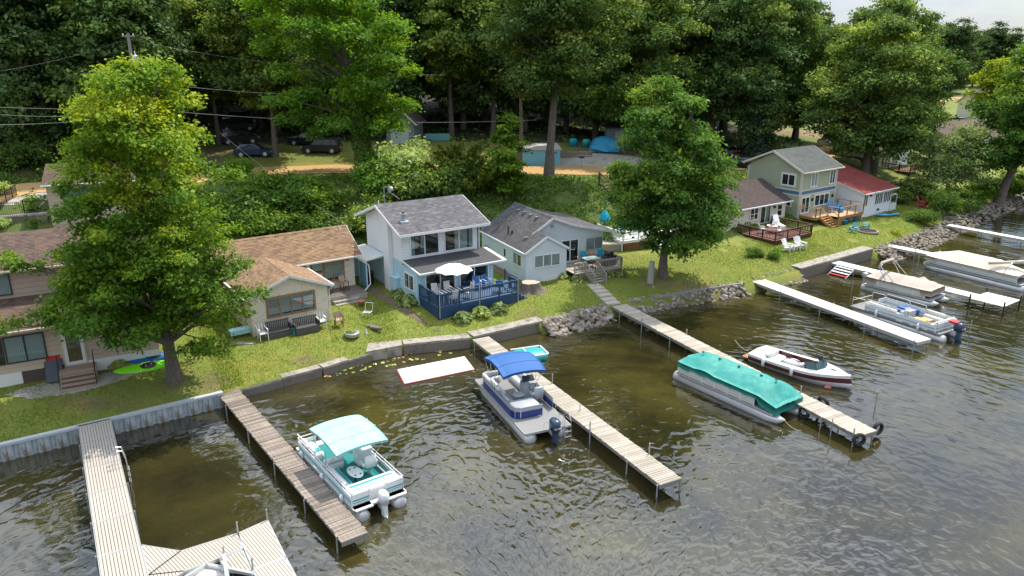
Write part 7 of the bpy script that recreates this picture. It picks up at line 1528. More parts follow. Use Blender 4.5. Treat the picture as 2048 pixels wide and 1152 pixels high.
# ================================================================ vehicles on land
def car(loc,rz,paint,label,L_=4.5,W_=1.85,H_=1.65,kind='suv',group='vehicles parked above the road'):
    rt=empty('parked_car',loc,rz,label,'car',group); w=W_/2
    g=.30; belt=H_*.58
    if kind=='suv': top=[(-.5,belt),(-.47,belt+.05),(-.40,H_-.06),(-.1,H_),(.10,H_-.03),(.27,belt+.06)]; nose=[(.30,belt+.02),(.46,belt-.14),(.5,belt-.35)]
    elif kind=='hatch': top=[(-.5,belt-.05),(-.46,belt+.03),(-.33,H_-.1),(-.08,H_),(.08,H_-.05),(.26,belt+.05)]; nose=[(.30,belt),(.45,belt-.12),(.5,belt-.3)]
    elif kind=='pickup': top=[(-.5,belt),(-.10,belt),(-.09,belt+.02),(-.04,H_-.05),(.08,H_),(.26,belt+.05)]; nose=[(.30,belt+.02),(.47,belt-.05),(.5,belt-.25)]
    else: top=[(-.5,H_*.6),(-.49,H_*.7),(-.47,H_),(.2,H_),(.32,H_*.95),(.42,H_*.6)]; nose=[(.44,H_*.58),(.49,H_*.45),(.5,H_*.35)]
    lower=[(-.5,g+.1),(-.5,belt-.08)]; body=MB()
    prof=[(-.49,g),(-.5,g+.25),(-.5,belt-.1 if kind!='van' else H_*.55)]+([(-.49,belt)] if kind!='van' else [])+[(.27 if kind!='van' else .42,belt+.04 if kind!='van' else H_*.6)]+nose+[(.49,g)]
    n=len(prof); ring=[]
    for yy,sc in ((-w,.985),(-w*.93,1.0),(w*.93,1.0),(w,.985)): ring.append([(x*L_*sc,yy,z if abs(yy)<w else z-.03) for x,z in prof])
    for r in ring: body.v+= r
    for k in range(3):
        for i in range(n): body.f.append((k*n+i,k*n+(i+1)%n,(k+1)*n+(i+1)%n,(k+1)*n+i)); body.m.append(0)
    body.f.append(tuple(range(n))); body.f.append(tuple(range(3*n,4*n))[::-1]); body.m+=[0,0]
    body.build('body',paint,rt,False)
    gm=MB(); ws=w*.94; wt=w*.76; nt=len(top)
    for sg in (1,-1): gm.v+= [(x*L_,sg*(ws if z<belt+.12 else wt),z) for x,z in top]
    gm.f+= [tuple(range(nt))[::-1],tuple(range(nt,2*nt))]; gm.m+=[0,0]
    for i in range(nt-1): gm.f.append((i,i+1,nt+i+1,nt+i)); gm.m.append(0)
    gm.build('windows',M['carglass'],rt)
    rm=MB(); tp=[(x*L_,z) for x,z in top if z>H_-.12]
    rm.hexa([(tp[0][0],-wt,H_-.09),(tp[-1][0],-wt,H_-.07),(tp[-1][0],wt,H_-.07),(tp[0][0],wt,H_-.09),(tp[0][0]+.05,-wt*.95,H_+.0),(tp[-1][0]-.1,-wt*.95,H_+.0),(tp[-1][0]-.1,wt*.95,H_+.0),(tp[0][0]+.05,wt*.95,H_+.0)]); 
    for sg in (-1,1):
        for (x0,z0),(x1,z1) in (((top[1][0],top[1][1]),(tp[0][0]/L_,H_-.05)),((top[-1][0],top[-1][1]),(tp[-1][0]/L_,H_-.05)),((-.05,belt),(-.06,H_-.05)),((-.28 if kind!='pickup' else -.06,belt),(-.29 if kind!='pickup' else -.07,H_-.08))): rm.bar((x0*L_,sg*ws*.99,z0),(x1*L_,sg*(wt+.01),z1),.05,.06)
    rm.build('roof',paint,rt)
    for sx in (-.31,.32):
        for sg in (-1,1):
            wh=empty('wheel',(sx*L_,sg*(w-.06),.34)); wh.parent=rt
            MB().tube([(0,-.1,0),(0,.1,0)],.34,16).build('tyre',M['rubber'],wh); MB().tube([(0,-.105,0),(0,.105,0)],.22,12).build('rim',M['steelcap'],wh)
            a=MB().tube([(sx*L_,sg*(w-.05),.38),(sx*L_,sg*(w+.004),.38)],.41,16); a.build('wheel_arch',M['black'],rt)
    for sg in (-1,1):
        MB().box(-.503*L_,sg*w*.9-.12,belt-.28,-.49*L_,sg*w*.9+.1,belt-.1).build('tail_light',M['taill'],rt); MB().box(.47*L_,sg*w*.75-.15,belt-.36,.503*L_,sg*w*.75+.15,belt-.24).build('headlight',M['white'],rt)
        MB().box(.2*L_,sg*(w+.1)-.08,belt,.24*L_,sg*(w+.1)+.08,belt+.14).build('wing_mirror',paint,rt)
    MB().box(-.506*L_,-.26,g+.28,-.498*L_,.26,g+.4).build('number_plate',M['white'],rt)
    return rt
def m_car(n,c): t=NT(n); return t.fin(c,.3,None,.0,**{'Specular IOR Level':.3,'Coat Weight':.12,'Coat Roughness':.05})
M['carglass']=m_glass('car_glass',(.012,.014,.016),.04); M['taill']=mat('tail_light',(.45,.02,.02),.25)
pb,pk,pw,prd,pg=m_car('navy_car_paint',(.015,.035,.085)),m_car('black_car_paint',(.012,.012,.014)),m_car('white_car_paint',(.7,.7,.7)),m_car('red_car_paint',(.45,.02,.02)),m_car('silver_car_paint',(.35,.37,.38))
def at(px,py,dx=0,dy=0):
    v=GG(px,py); return (v.x+dx,v.y+dy,gz(v.x+dx,v.y+dy)-.02)
car(at(508,312),.18,pb,'dark blue hatchback nearest the dirt road',4.3,1.8,1.5,'hatch')
car(at(472,288,.3,.5),.45,pk,'black suv directly behind the dark blue hatchback',4.7,1.9,1.75)
car(at(470,262,.3,.5),.35,pk,'dark suv half hidden behind the black suv',4.7,1.9,1.75)
car(at(480,248,.3,1.2),.2,pb,'navy vehicle deepest in the row under the trees',4.7,1.9,1.7)
car(at(645,305),3.10,pk,'black suv parked side on beneath the bright walnut tree',4.6,1.9,1.7)
car(at(612,292,.2,1.0),3.0,pk,'black pickup behind the side-on black suv',5.2,1.9,1.7,'pickup')
car(at(1473,336),2.9,pk,'black car beside the sage green house gable',4.6,1.8,1.45,'hatch','cars on the road behind the right cottages')
car(at(1505,326,.3,1.5),2.9,prd,'red truck roof showing above the black car',5.0,1.9,1.9,'pickup','cars on the road behind the right cottages')
car(at(1490,322,-.5,3.5),2.9,pg,'silver car between the black car and the red truck',4.6,1.8,1.5,'hatch','cars on the road behind the right cottages')
car((88,153,gz(88,153)),.4,pw,'white van parked by the distant lawn',5.2,2.0,2.2,'van','white vehicles at upper right')
car((90,148,gz(90,148)),.5,pw,'white car in front of the distant white van',4.6,1.85,1.6,'suv','white vehicles at upper right')
car((50,119,gz(50,119)),.5,pw,'white truck glimpsed behind the big oak trunk',5.5,2.0,2.0,'pickup','white vehicles behind the oaks')
# ================================================================ utility pole and wires
pp0=Vector((-37.2,77.5,0)); pz=gz(pp0.x,pp0.y); H=empty('utility_pole',(pp0.x,pp0.y,pz),0,'wooden utility pole with a grey transformer rising behind the big maple','utility pole')
toph=20.2-pz; MB().tube([(0,0,-.5),(0,0,toph)],[.2,.13],10).build('pole',M['wpost'],H); MB().box(-.6,-.06,toph-.3,.6,.06,toph-.18).build('crossarm',M['wpost'],H)
MB().lathe((.45,-.1,toph-3.0),[(.02,0),(.28,.03),(.29,.75),(.27,.95),(.05,1.05)],14).build('transformer',M['steelcap'],H,True); MB().tube([(.45,-.1,toph-2.0),(.45,-.1,toph-1.6)],.05,6).build('bushing',M['white'],H)
for x in (-.5,0,.5): MB().lathe((x,0,toph-.2),[(.04,0),(.07,.1),(.03,.2)],8).build('insulator',M['white'],H)
def wire(a,b_,sag,r,label,m='galv'):
    a=Vector(a);b_=Vector(b_); P=[a.lerp(b_,i/24)-Vector((0,0,sag*4*(i/24)*(1-i/24))) for i in range(25)]
    MB().tube(P,r,5).build('overhead_wire',M[m],None,True,label=label,cat='wire',group='overhead wires')
M['wire']=mat('cable_sheath',(.25,.23,.22),.6)
def PX(px,py,t):
    u=(px-1024)/CF; v=(py-576)/CF; s=math.sin(PIT); c=math.cos(PIT); return Vector((u*t,(c-v*s)*t,CH-t*(s+v*c)))
wire(PX(-150,205,66),PX(262,215,77),.3,.022,'thick cable entering at the left edge','wire'); wire(PX(262,215,77),PX(1072,240,81),.75,.024,'long cable running from the utility pole to the tall bare trunk','wire')
wire(PX(-150,212,66),PX(262,222,77),.7,.02,'second thinner cable at the left edge'); wire(PX(-200,160,64),PX(255,78,77),.8,.006,'thin line from the pole top to the left'); wire(PX(262,79,77),PX(900,150,90),.9,.006,'thin line from the pole top into the woods')
wire(PX(-150,245,66),PX(262,230,77),.5,.015,'lower cable at the left edge'); wire(PX(262,160,77),PX(800,190,86),.6,.015,'pair of thin cables behind the walnut crown')
wire(PX(440,265,78),PX(700,455,64),.35,.012,'service drop running down to the cream cottage')
# ================================================================ seats and garden furniture
M['pw']=mat('white_plastic',(.72,.72,.72),.35,.04,4); M['rattan']=mat('dark_resin',(.075,.07,.075),.5,.15,8); M['tanf']=mat('tan_sling',(.38,.27,.18),.7,.1,6); M['bronze']=mat('dark_bronze_frame',(.06,.05,.045),.4)
M['adblue']=mat('bright_blue_paint',(.01,.20,.48),.4,.1,4); M['adred']=mat('faded_red_paint',(.45,.06,.07),.5,.1,4); M['adteal']=mat('pale_teal_paint',(.12,.34,.36),.5,.1,4); M['bluecush']=mat('blue_patterned_cushion',(.04,.13,.35),.8,.5,14); M['tealcush']=mat('teal_cushion',(.0,.30,.42),.8,.3,10)
def chair(v,rz,label,fm='pw',sm=None,h=.43,bh=.85,arms=True,w_=.5,kind='chair',cat='chair',group=None,slats=0,z=None,s=1.0):
    rt=empty('chair',(v[0],v[1],v[2] if z is None else z),rz,label,cat,group); rt.scale=(s,)*3; sm=sm or fm
    for x in (-w_/2+.03,w_/2-.03):
        for y,t_ in ((-.22,h+.22 if arms else h),(.22,h)): MB().bar((x,y,0),(x,y*.95,t_),.045,.045).build('leg',M[fm],rt)
        if arms: MB().bar((x,-.26,h+.22),(x,.26,h+.24),.06,.03).build('arm',M[fm],rt)
    m_=MB(); rbox(m_,-w_/2,-.25,h-.03,w_/2,.24,h+.03,.05); m_.build('seat',M[sm],rt)
    if slats:
        for i in range(slats): x=-w_/2+.03+(w_-.06)*i/(slats-1); MB().bar((x,.22,h),(x*1.1,.36,bh),.05,.02).build('slat',M[sm],rt)
    else:
        m_=MB(); m_.hexa([(-w_/2,.21,h),(w_/2,.21,h),(w_/2,.25,h),(-w_/2,.25,h),(-w_/2*.95,.33,bh),(w_/2*.95,.33,bh),(w_/2*.95,.37,bh),(-w_/2*.95,.37,bh)]); m_.build('backrest',M[sm],rt)
    return rt
def adirondack(v,rz,m,label,group=None,z=None,s=1.0):
    rt=empty('adirondack_chair',(v[0],v[1],v[2] if z is None else z),rz,label,'garden chair',group); rt.scale=(s,)*3
    for i in range(5): x=-.24+.12*i; MB().bar((x,.18,.28),(x*1.25,.52,1.0-.03*abs(i-2)),.105,.02).build('back_slat',M[m],rt)
    for i in range(4): MB().box(-.28,-.30+.13*i,.40-.035*i,.28,-.19+.13*i,.42-.035*i).build('seat_slat',M[m],rt)
    for x in (-.3,.3): MB().bar((x,-.28,0),(x,-.28,.56),.1,.03).build('leg',M[m],rt); MB().bar((x*.95,-.3,.36),(x*.95,.55,.03),.03,.12).build('leg',M[m],rt); MB().box(x-.08,-.36,.56,x+.08,.36,.585).build('arm',M[m],rt)
    return rt
r0=.611
g_='chairs around the cream cottage'
chair(GG(527,680),r0,'white plastic armchair at the left end of the dark benches',slats=4,s=1.15,group=g_); chair(GG(643,655),r0,'white plastic armchair right of the dark benches',slats=4,s=1.15,group=g_)
def bench(px,py,label,L2=1.55):
    v=GG(px,py); rt=empty('storage_bench',(v.x,v.y,v.z),r0,label,'bench','dark storage benches by the cream cottage')
    MB().box(-L2/2,-.3,0,L2/2,.3,.42).build('box',M['rattan'],rt); MB().box(-L2/2-.02,-.33,.42,L2/2+.02,.3,.46).build('seat',M['rattan'],rt)
    for i in range(13): x=-L2/2+.06+(L2-.12)*i/12; MB().box(x-.035,.28,.46,x+.035,.32,.95).build('slat',M['rattan'],rt)
    MB().box(-L2/2,.27,.93,L2/2,.34,1.0).build('top_rail',M['rattan'],rt)
    for x in (-L2/2,L2/2): MB().box(x-.04,-.3,.46,x+.04,.3,.72).build('arm',M['rattan'],rt)
bench(559,672,'dark slatted storage bench, the left of the pair by the cream cottage'); bench(614,664,'dark slatted storage bench, the right of the pair by the cream cottage',1.6)
v=GG(589,668); rt=empty('side_table',(v.x,v.y,v.z),r0,'small turquoise side table between the two dark benches','side table'); MB().lathe((0,0,.4),[(.22,0),(.23,.02),(.22,.04)],14).build('table_top',M['turq'],rt); MB().tube([(0,0,0),(0,0,.4)],[.16,.06],10).build('leg',M['turq'],rt)
chair(GG(678,652),r0-.2,'tan cushioned chair on the grass left of the concrete steps','bronze','tanf',group=g_,s=1.1)
rt_=Vector((-16.59,45.47,0)); 
def loc(H_,x,y,z=0):
    a=H_.rotation_euler.z; return (H_.location.x+x*math.cos(a)-y*math.sin(a),H_.location.y+x*math.sin(a)+y*math.cos(a),z)
CRM=[o for o in COL.objects if o.name=='cream_cottage'][0]
chair(loc(CRM,5.9,4.1,1.78),r0-.9,'tan sling patio chair at the wall side of the porch','bronze','tanf',bh=1.0,group=g_); chair(loc(CRM,8.1,4.3,1.78),r0+.2,'tan sling patio chair at the outer side of the porch','bronze','tanf',bh=1.05,group=g_)
rt=empty('glass_table',loc(CRM,6.9,4.2,1.78),0,'small round glass table between two porch chairs','table'); MB().lathe((0,0,.45),[(.33,0),(.34,.015),(.33,.03)],18).build('table_top',M['glass'],rt)
for a in range(4): MB().bar((.2*math.cos(a*1.57),.2*math.sin(a*1.57),0),(.28*math.cos(a*1.57),.28*math.sin(a*1.57),.45),.03,.03).build('leg',M['bronze'],rt)
o=MB().lathe(GG(723,612),[(.02,0),(.16,.0),(.24,.33),(.27,.34),(.27,.42),(.2,.42),(.18,.36),(.02,.36)],16).build('flower_pot',mat('terracotta_pot',(.42,.14,.07),.8),None,True,label='terracotta flower pot at the porch corner of the cream cottage',cat='flower pot')
# empty chair frame on the grass
v=GG(735,634); rt=empty('lawn_chair',(v.x,v.y,v.z),-.2,'bare white lawn chair frame on the grass by the porch','lawn chair')
for pts in ([(-.25,-.3,.0),(-.25,-.3,.4),(-.25,.25,.35),(-.28,.45,.9),(.28,.45,.9),(.25,.25,.35),(.25,-.3,.4),(.25,-.3,0)],[(-.25,.3,0),(-.25,-.1,.38),(.25,-.1,.38),(.25,.3,0)]): MB().tube(pts,.022,6).build('frame',M['white'],rt)
for i in range(4): MB().bar((-.25,-.2+.12*i,.38),(.25,-.2+.12*i,.38),.05,.01).build('strap',M['white2'],rt)
# planter tub, firewood, slab
v=GG(704,673); rt=empty('planter_tub',v,0,'round galvanised tub planter with flowers on the cream cottage lawn','planter'); MB().lathe((0,0,0),[(.02,0),(.42,0),(.5,.1),(.48,.2),(.52,.3),(.46,.32),(.02,.28)],20).build('tub',M['galv'],rt,True); o=inst('plants',hosta(15,.4,'yellow',120,.12),rt,(0,0,.2)); MB().lathe((0,0,.3),[(.2,0),(.19,.1),(.12,.18),(.02,.2)],14).build('glass_globe',M['chrome'],rt,True)
for i,(px,py) in enumerate(((744,655),(750,659),(757,662))):
    v=GG(px,py); MB().tube([v+Vector((-.3,.05,.1+.05*i)),v+Vector((.28,-.12,.12+.04*i))],.11,8).build('firewood_log',M['gwood'],None,label=('leftmost','middle','rightmost')[i]+' of three short logs lying on the grass near the broken slab',cat='log',group='logs on the lawn')
v=GG(733,668); MB().tube([v,v+Vector((0,0,.4))],[.08,.02],8).build('garden_marker',M['white'],None,label='small white cone marker beside the logs',cat='marker')
v=GG(672,678); tag(inst('leaf_pile',hosta(17,.35,'yellow',60,.1),None,v),'little clump of orange leaves on the lawn','plant')
v=GG(490,688); MB().prism([(v.x-.6,v.y-.2),(v.x+.5,v.y-.1),(v.x+.55,v.y+.3),(v.x-.5,v.y+.25)],v.z-.05,v.z+.05).build('paving_slab',M['conc'],None,label='loose paving slab before the turquoise bench',cat='slab')
# ---- blue house deck furniture
DZ=1.98; rb=.577; gb='beige chairs around the striped table'
q=loc(BLUE,2.0,-4.1,DZ); rt=empty('patio_umbrella',q,rb,'scalloped white patio umbrella over the navy deck','umbrella')
m_=MB(); N=10; V=[(0,0,2.55)]; 
for ring,(r_,z_) in enumerate(((.7,2.38),(1.35,2.08))):
    for i in range(N*2): a=2*PI*i/(N*2); k=1 if i%2==0 else .93; V.append((r_*k*math.cos(a),r_*k*math.sin(a),z_-(.0 if i%2==0 else -.05)))
m_.add(V,[(0,1+i,1+(i+1)%(2*N)) for i in range(2*N)]+[(1+i,1+2*N+i,1+2*N+(i+1)%(2*N),1+(i+1)%(2*N)) for i in range(2*N)]); m_.build('canopy',M['white'],rt); MB().tube([(0,0,0),(0,0,2.6)],.025,8).build('pole',mat('red_brown_pole',(.2,.05,.03),.5),rt); MB().lathe((0,0,0),[(.25,0),(.22,.08),(.03,.1)],12).build('base',M['galv'],rt)
q=loc(BLUE,1.6,-4.4,DZ); rt=empty('patio_table',q,rb,'rectangular table with a black and white striped cloth under the umbrella','table')
for i in range(12): MB().box(-.9+.15*i,-.45,.72,-.9+.15*(i+1)-.002,.45,.75).build('cloth_stripe',M['black'] if i%2 else M['white'],rt)
for x in (-.8,.8):
    for y in (-.38,.38): MB().box(x-.02,y-.02,0,x+.02,y+.02,.72).build('leg',M['alu'],rt)
for x,y,a,l in ((.9,-3.5,0,'beige high-backed chair behind the left of the striped table'),(1.9,-3.45,0,'beige high-backed chair behind the right of the striped table'),(2.9,-4.5,-1.6,'beige chair at the right end of the striped table'),(1.4,-5.05,PI,'beige chair with its back to the deck railing')): chair(loc(BLUE,x,y,DZ),rb+a,l,'vinyl','vinyl',bh=1.05,group=gb)
for x,y,a,l in ((4.4,-3.2,-.3,'blue cushioned deck chair left of its pair by the sliding door'),(5.2,-3.2,.3,'blue cushioned deck chair right of its pair by the sliding door'),(5.5,-4.5,2.6,'blue chair with its back to the navy railing')): chair(loc(BLUE,x,y,DZ),rb+a,l,'white','bluecush',bh=.95,w_=.6,group='blue cushioned deck chairs')
q=loc(BLUE,3.4,-3.2,DZ); MB().box(-.35,-.25,0,.35,.25,.4).build('deck_box',M['navy'],None,label='low navy storage box on the navy deck',cat='storage box').location=q
v=loc(BLUE,-1.0,3.9,1.45); o=MB().lathe((0,0,0),[(.02,0),(.24,0),(.3,.95),(.33,.97),(.3,1.05),(.02,1.1)],10).build('rubbish_bin',M['black'],None,True,label='black rubbish bin beside the teal lattice',cat='bin'); o.location=v
# ---- stump
v=GG(1060,583); m_=MB(); N=26; V=[]; prof=[(1.05,0),(.82,.12),(.68,.3),(.62,.5),(.60,.72),(.57,.78)]
rs_=random.Random(2); lob=[.12*math.sin(3*a+1)+.10*math.sin(7*a)+rs_.uniform(-.05,.05) for a in np.linspace(0,6.28,N)]
for r_,z_ in prof:
    for i in range(N): a=2*PI*i/N; k=r_*(1+lob[i]*(1.3-z_)); V.append((k*math.cos(a)*1.15,k*math.sin(a),z_))
F=[(j*N+i,j*N+(i+1)%N,(j+1)*N+(i+1)%N,(j+1)*N+i) for j in range(len(prof)-1) for i in range(N)]
m_.add(V,F); rt=empty('tree_stump',(v.x,v.y,v.z-.03),0,'wide sawn tree stump with flared roots left of the grey cottage','tree stump'); m_.build('trunk',M['bark'],rt,True)
m_=MB(); m_.add(V[-N:],[tuple(range(N))]); t=NT('sawn_wood'); p=t.pos('Object'); m_.build('cut_face',t.fin(t.mix(t.noise(p,6,5,.7),(.30,.22,.15),(.55,.46,.36)),.85),rt)
# ---- grey cottage deck furniture
KZ=1.95; rk=.452
q=loc(GREY,6.0,.2,KZ); rt=empty('glass_patio_table',q,rk,'square glass patio table on the grey deck','table'); m_=MB(); rbox(m_,-.65,-.5,.70,.65,.5,.73,.12); m_.build('table_top',mat('frosted_glass',(.35,.45,.44),.15),rt)
for x in (-.5,.5):
    for y in (-.4,.4): MB().bar((x,y,0),(x,y,.7),.035,.035).build('leg',M['bronze'],rt)
gk='patio chairs on the grey deck'
for x,y,a,sm,l in ((5.0,-.1,1.2,'tanf','beige sling chair pushed to the left of the glass table'),(6.0,1.05,0,'tealcush','teal cushioned chair behind the glass table'),(6.75,1.1,-.1,'tanf','tan chair between two teal chairs on the grey deck'),(7.5,1.0,-.3,'tealcush','teal cushioned chair nearest the covered grill'),(6.0,-.75,PI,'tanf','sling chair in front of the glass table')): chair(loc(GREY,x,y,KZ),rk+a,l,'bronze',sm,bh=1.0,w_=.55,group=gk)
q=loc(GREY,7.6,.0,KZ); m_=MB(); rbox(m_,-.65,-.32,0,.65,.32,.85,.12); rbox(m_,-.4,-.28,.8,.4,.28,1.15,.15); o=m_.build('covered_grill',mat('black_grill_cover',(.015,.015,.016),.6,.3,3,bump=.4),None,True,label='grill under a black cover at the right of the grey deck',cat='grill'); o.location=q; o.rotation_euler=(0,0,rk)
# mushroom stake post on the lawn with rope
v=GG(1300,566); rt=empty('mesh_post',v,0,'pale mesh wrapped post with ropes on the lawn near the rocks','post'); MB().tube([(0,0,0),(.08,0,1.75)],[.26,.22],10).build('mesh_sleeve',M['wpost'] if False else mat('grey_mesh',(.30,.31,.29),.9,.3,12),rt)
for a,b_ in ((G(1305,570,1.2),G(1320,605,.3)),(G(1306,570,1.2),G(1332,598,.3))):
    rope(a,b_,'rope running from the mesh post down to the rocks, '+('left' if b_.x<8.5 or a.x<b_.x-1.5 else 'right')+' strand' if False else ('left rope strand from the mesh post to the rocks' if b_.x<G(1326,600,.3).x else 'right rope strand from the mesh post to the rocks'),.2)
# ---- neighbour's white deck behind the maple
v=G(1245,505,1.4); H=empty('white_deck',(v.x,v.y,0),.5,'white raised deck with lattice skirt glimpsed behind the right maple','deck')
zb=gz(v.x,v.y); boards(H,0,6.5,0,4,zb+.95,.2,M['whitedeck']); W=Wall((0,0),(6.5,0)); m_=MB(); lath_fill(m_,W,.1,3.2,zb,zb+.8); m_.build('lattice',M['cedar'],H,kind='stuff'); MB().box(0,-.05,zb+.72,6.5,0,zb+.94).build('rim_joist',M['white'],H); MB().box(-.05,0,zb,0,4,zb+.9).build('skirt',M['white2'],H)
railing(H,[(0,4),(0,0),(3.4,0)],zb+.95,.8,'white',.16); railing(H,[(4.6,0),(6.5,0)],zb+.95,.8,'white',.16); stairs(H,3.5,4.5,0,zb,zb+.95,4,.28,M['white'],rail=False)
v=loc(H,-.9,1.5,0); MB().box(-1.3,-.8,0,1.3,.8,.6).build('grey_step_deck',M['lwood'],None,label='low grey platform left of the white deck',cat='platform').location=(v[0],v[1],gz(v[0],v[1])-.05)
v=loc(H,.2,3.2,0); rt=empty('folded_umbrella',(v[0],v[1],zb+.9),0,'dark pole umbrella with a turquoise folded canopy beside the white deck','umbrella'); MB().tube([(0,0,0),(0,0,2.6)],.04,8).build('pole',M['black'],rt); m_=MB(); m_.lathe((0,0,1.2),[(.02,0),(.45,.05),(.55,.3),(.35,.7),(.05,1.1)],9); m_.build('canopy',M['tealcush'],rt)
for x,a in ((1.2,.3),(2.6,-.4)): chair(loc(H,x,1.8,zb+.95),.5+a,('left' if x<2 else 'right')+' turquoise cushioned chair on the white deck','white','tealcush',bh=1.0,w_=.6,group='turquoise chairs on the white deck')
# ---- red-brown deck furniture, adirondacks
CZ=1.75; rc=.62
q=loc(CCOT,-5.6,-2.6,CZ); rt=empty('white_patio_table',q,rc,'white patio table with a tray on the red-brown deck','table'); MB().lathe((0,0,.68),[(.5,0),(.52,.02),(.5,.04)],16).build('table_top',M['pw'],rt); MB().box(-.03,-.03,0,.03,.03,.68).build('leg',M['pw'],rt); MB().box(-.25,-.15,.73,.25,.15,.80).build('tray',M['redwoodl'],rt)
for x,y,a,l in ((-6.6,-2.2,.9,'white patio chair left of the round white table'),(-4.7,-2.3,-.9,'white patio chair right of the round white table'),(-5.6,-3.6,PI,'white patio chair with its back to the red-brown railing')): chair(loc(CCOT,x,y,CZ),rc+a,l,'pw','pw',bh=.9,w_=.55,group='white patio chairs on the red-brown deck')
q=loc(CCOT,-3.2,-1.6,CZ); rt=empty('lounge_chair',q,rc-.4,'white reclining lounge chair at the right of the red-brown deck','lounge chair'); MB().hexa([(-.3,-.9,.3),(.3,-.9,.3),(.3,.2,.35),(-.3,.2,.35),(-.3,-.9,.34),(.3,-.9,.34),(.3,.2,.39),(-.3,.2,.39)]).build('seat',M['pw'],rt); MB().hexa([(-.3,.2,.36),(.3,.2,.36),(.3,.25,.36),(-.3,.25,.36),(-.3,.75,1.15),(.3,.75,1.15),(.3,.8,1.15),(-.3,.8,1.15)]).build('backrest',M['pw'],rt); MB().bar((-.32,-.7,0),(-.32,.5,.5),.04,.04).bar((.32,-.7,0),(.32,.5,.5),.04,.04).build('frame',M['pw'],rt)
ga='white adirondack chairs on the lawn'
adirondack(GG(1576,503),.75,'pw','left white adirondack chair on the lawn below the red-brown deck',ga,s=1.15); adirondack(GG(1600,499),.45,'pw','right white adirondack chair on the lawn below the red-brown deck',ga,s=1.15)
v=GG(1588,501); rt=empty('side_table',v,.6,'small white table between the white adirondack chairs','side table'); MB().box(-.25,-.25,.4,.25,.25,.44).build('table_top',M['pw'],rt)
for x in (-.2,.2): MB().box(x-.03,-.2,0,x+.03,.2,.4).build('leg',M['pw'],rt)
q=[loc(GREEN,4.0,-1.3,2.28),loc(GREEN,5.5,-1.1,2.28)]; adirondack(q[0],.3,'adblue','left bright blue adirondack chair on the cedar deck','blue adirondack chairs on the cedar deck'); adirondack(q[1],1.0,'adblue','right bright blue adirondack chair on the cedar deck','blue adirondack chairs on the cedar deck')
q=loc(GREEN,4.8,-1.9,2.28); rt=empty('side_table',q,.5,'blue side table before the blue adirondack chairs','side table'); MB().box(-.3,-.25,.38,.3,.25,.42).build('table_top',M['adblue'],rt); MB().box(-.22,-.2,0,.22,.2,.38).build('leg',M['adblue'],rt)
adirondack(GG(1706,465),-.9,'adteal','pale teal lawn chair below the cedar deck, the nearer to the steps','teal chairs by the fire ring'); adirondack(GG(1731,457),1.2,'adteal','pale teal lawn chair behind the fire ring','teal chairs by the fire ring')
adirondack(GG(1843,414),.9,'adred','left red adirondack chair under the willow','red adirondack chairs under the willow',s=1.2); adirondack(GG(1854,415),.7,'adred','right red adirondack chair under the willow','red adirondack chairs under the willow',s=1.2)
# fire rings
def ring(v,r,h,n,label,name='fire_ring'):
    rt=empty(name,v,0,label,'fire ring'); m_=MB(); a=2*PI/n; m_.prism([(r*math.cos(-a*.47),r*math.sin(-a*.47)),((r+.18)*math.cos(-a*.47),(r+.18)*math.sin(-a*.47)),((r+.18)*math.cos(a*.47),(r+.18)*math.sin(a*.47)),(r*math.cos(a*.47),r*math.sin(a*.47))],0,.16); me=m_.mesh('stone',M['stone'])
    for j in range(h):
        for i in range(n): inst('stone',me,rt,(0,0,.165*j),(0,0,a*(i+.5*(j%2))))
    MB().lathe((0,0,.0),[(.02,0),(r,0),(r*.9,.06),(.02,.1)],16).build('ash',M['dark'],rt)
ring(GG(1735,464),.85,1,16,'low stone fire ring on the lawn right of the cedar deck'); ring(GG(1897,438),.75,3,14,'round masonry fire pit near the rubble shore','fire_pit')
# pots under the cedar deck
for i,(x,y,c_) in enumerate(((3.0,-3.6,'adblue'),(4.2,-3.3,'adblue'),(5.2,-3.4,'adblue'),(6.2,-3.0,'bluecush'))):
    q=loc(GREEN,x+.4,y+.35,0); z_=gz(q[0],q[1]); rt=empty('flower_pot',(q[0],q[1],z_),0,['leftmost','second','third','rightmost'][i]+' blue flower pot along the foot of the cedar deck','flower pot','blue flower pots below the cedar deck'); MB().lathe((0,0,0),[(.02,0),(.25,0),(.33,.4),(.35,.42),(.3,.42),(.02,.36)],14).build('pot',M[c_],rt,True)
    if i in (1,2): inst('flowers',hosta(30+i,.4,'yellow',100,.12),rt,(0,0,.3)).data.materials[0]=mat('red_flowers%s'%('' if i==1 else ''),(.5,.05,.03),.7) if i==1 else ML['bright']
# kayaks
def kayak(v,rz,m,label,L_=3.2,w_=.38,tilt=0):
    m_=MB(); n=14; K=10; V=[]
    for i in range(n+1):
        u=i/n; x=(u-.5)*L_; r_=max(.01,math.sin(PI*min(max(u,.0),1))**.55); 
        for k in range(K): a=2*PI*k/K; V.append((x,w_*r_*math.cos(a),.17+.17*r_*math.sin(a)*(1 if math.sin(a)<0 else .75)+.10*abs(2*u-1)**3))
    m_.add(V,[(i*K+k,i*K+(k+1)%K,(i+1)*K+(k+1)%K,(i+1)*K+k) for i in range(n) for k in range(K)]); rt=empty('kayak',v,rz,label,'kayak'); rt.rotation_euler=(tilt,0,rz); m_.build('hull',m,rt,True)
    c=MB(); c.lathe((.1,0,.285),[(.02,0),(.26,.0),(.3,.02),(.26,.045),(.24,.02)],14); o=c.build('cockpit_rim',M['black'],rt); o.scale=(1.5,.8,1); return rt
kayak(GG(292,738)+Vector((0,0,.0)),.50,mat('lime_green_plastic',(.22,.75,.02),.35),'lime green kayak on the gravel below the big maple',3.4,tilt=.5)
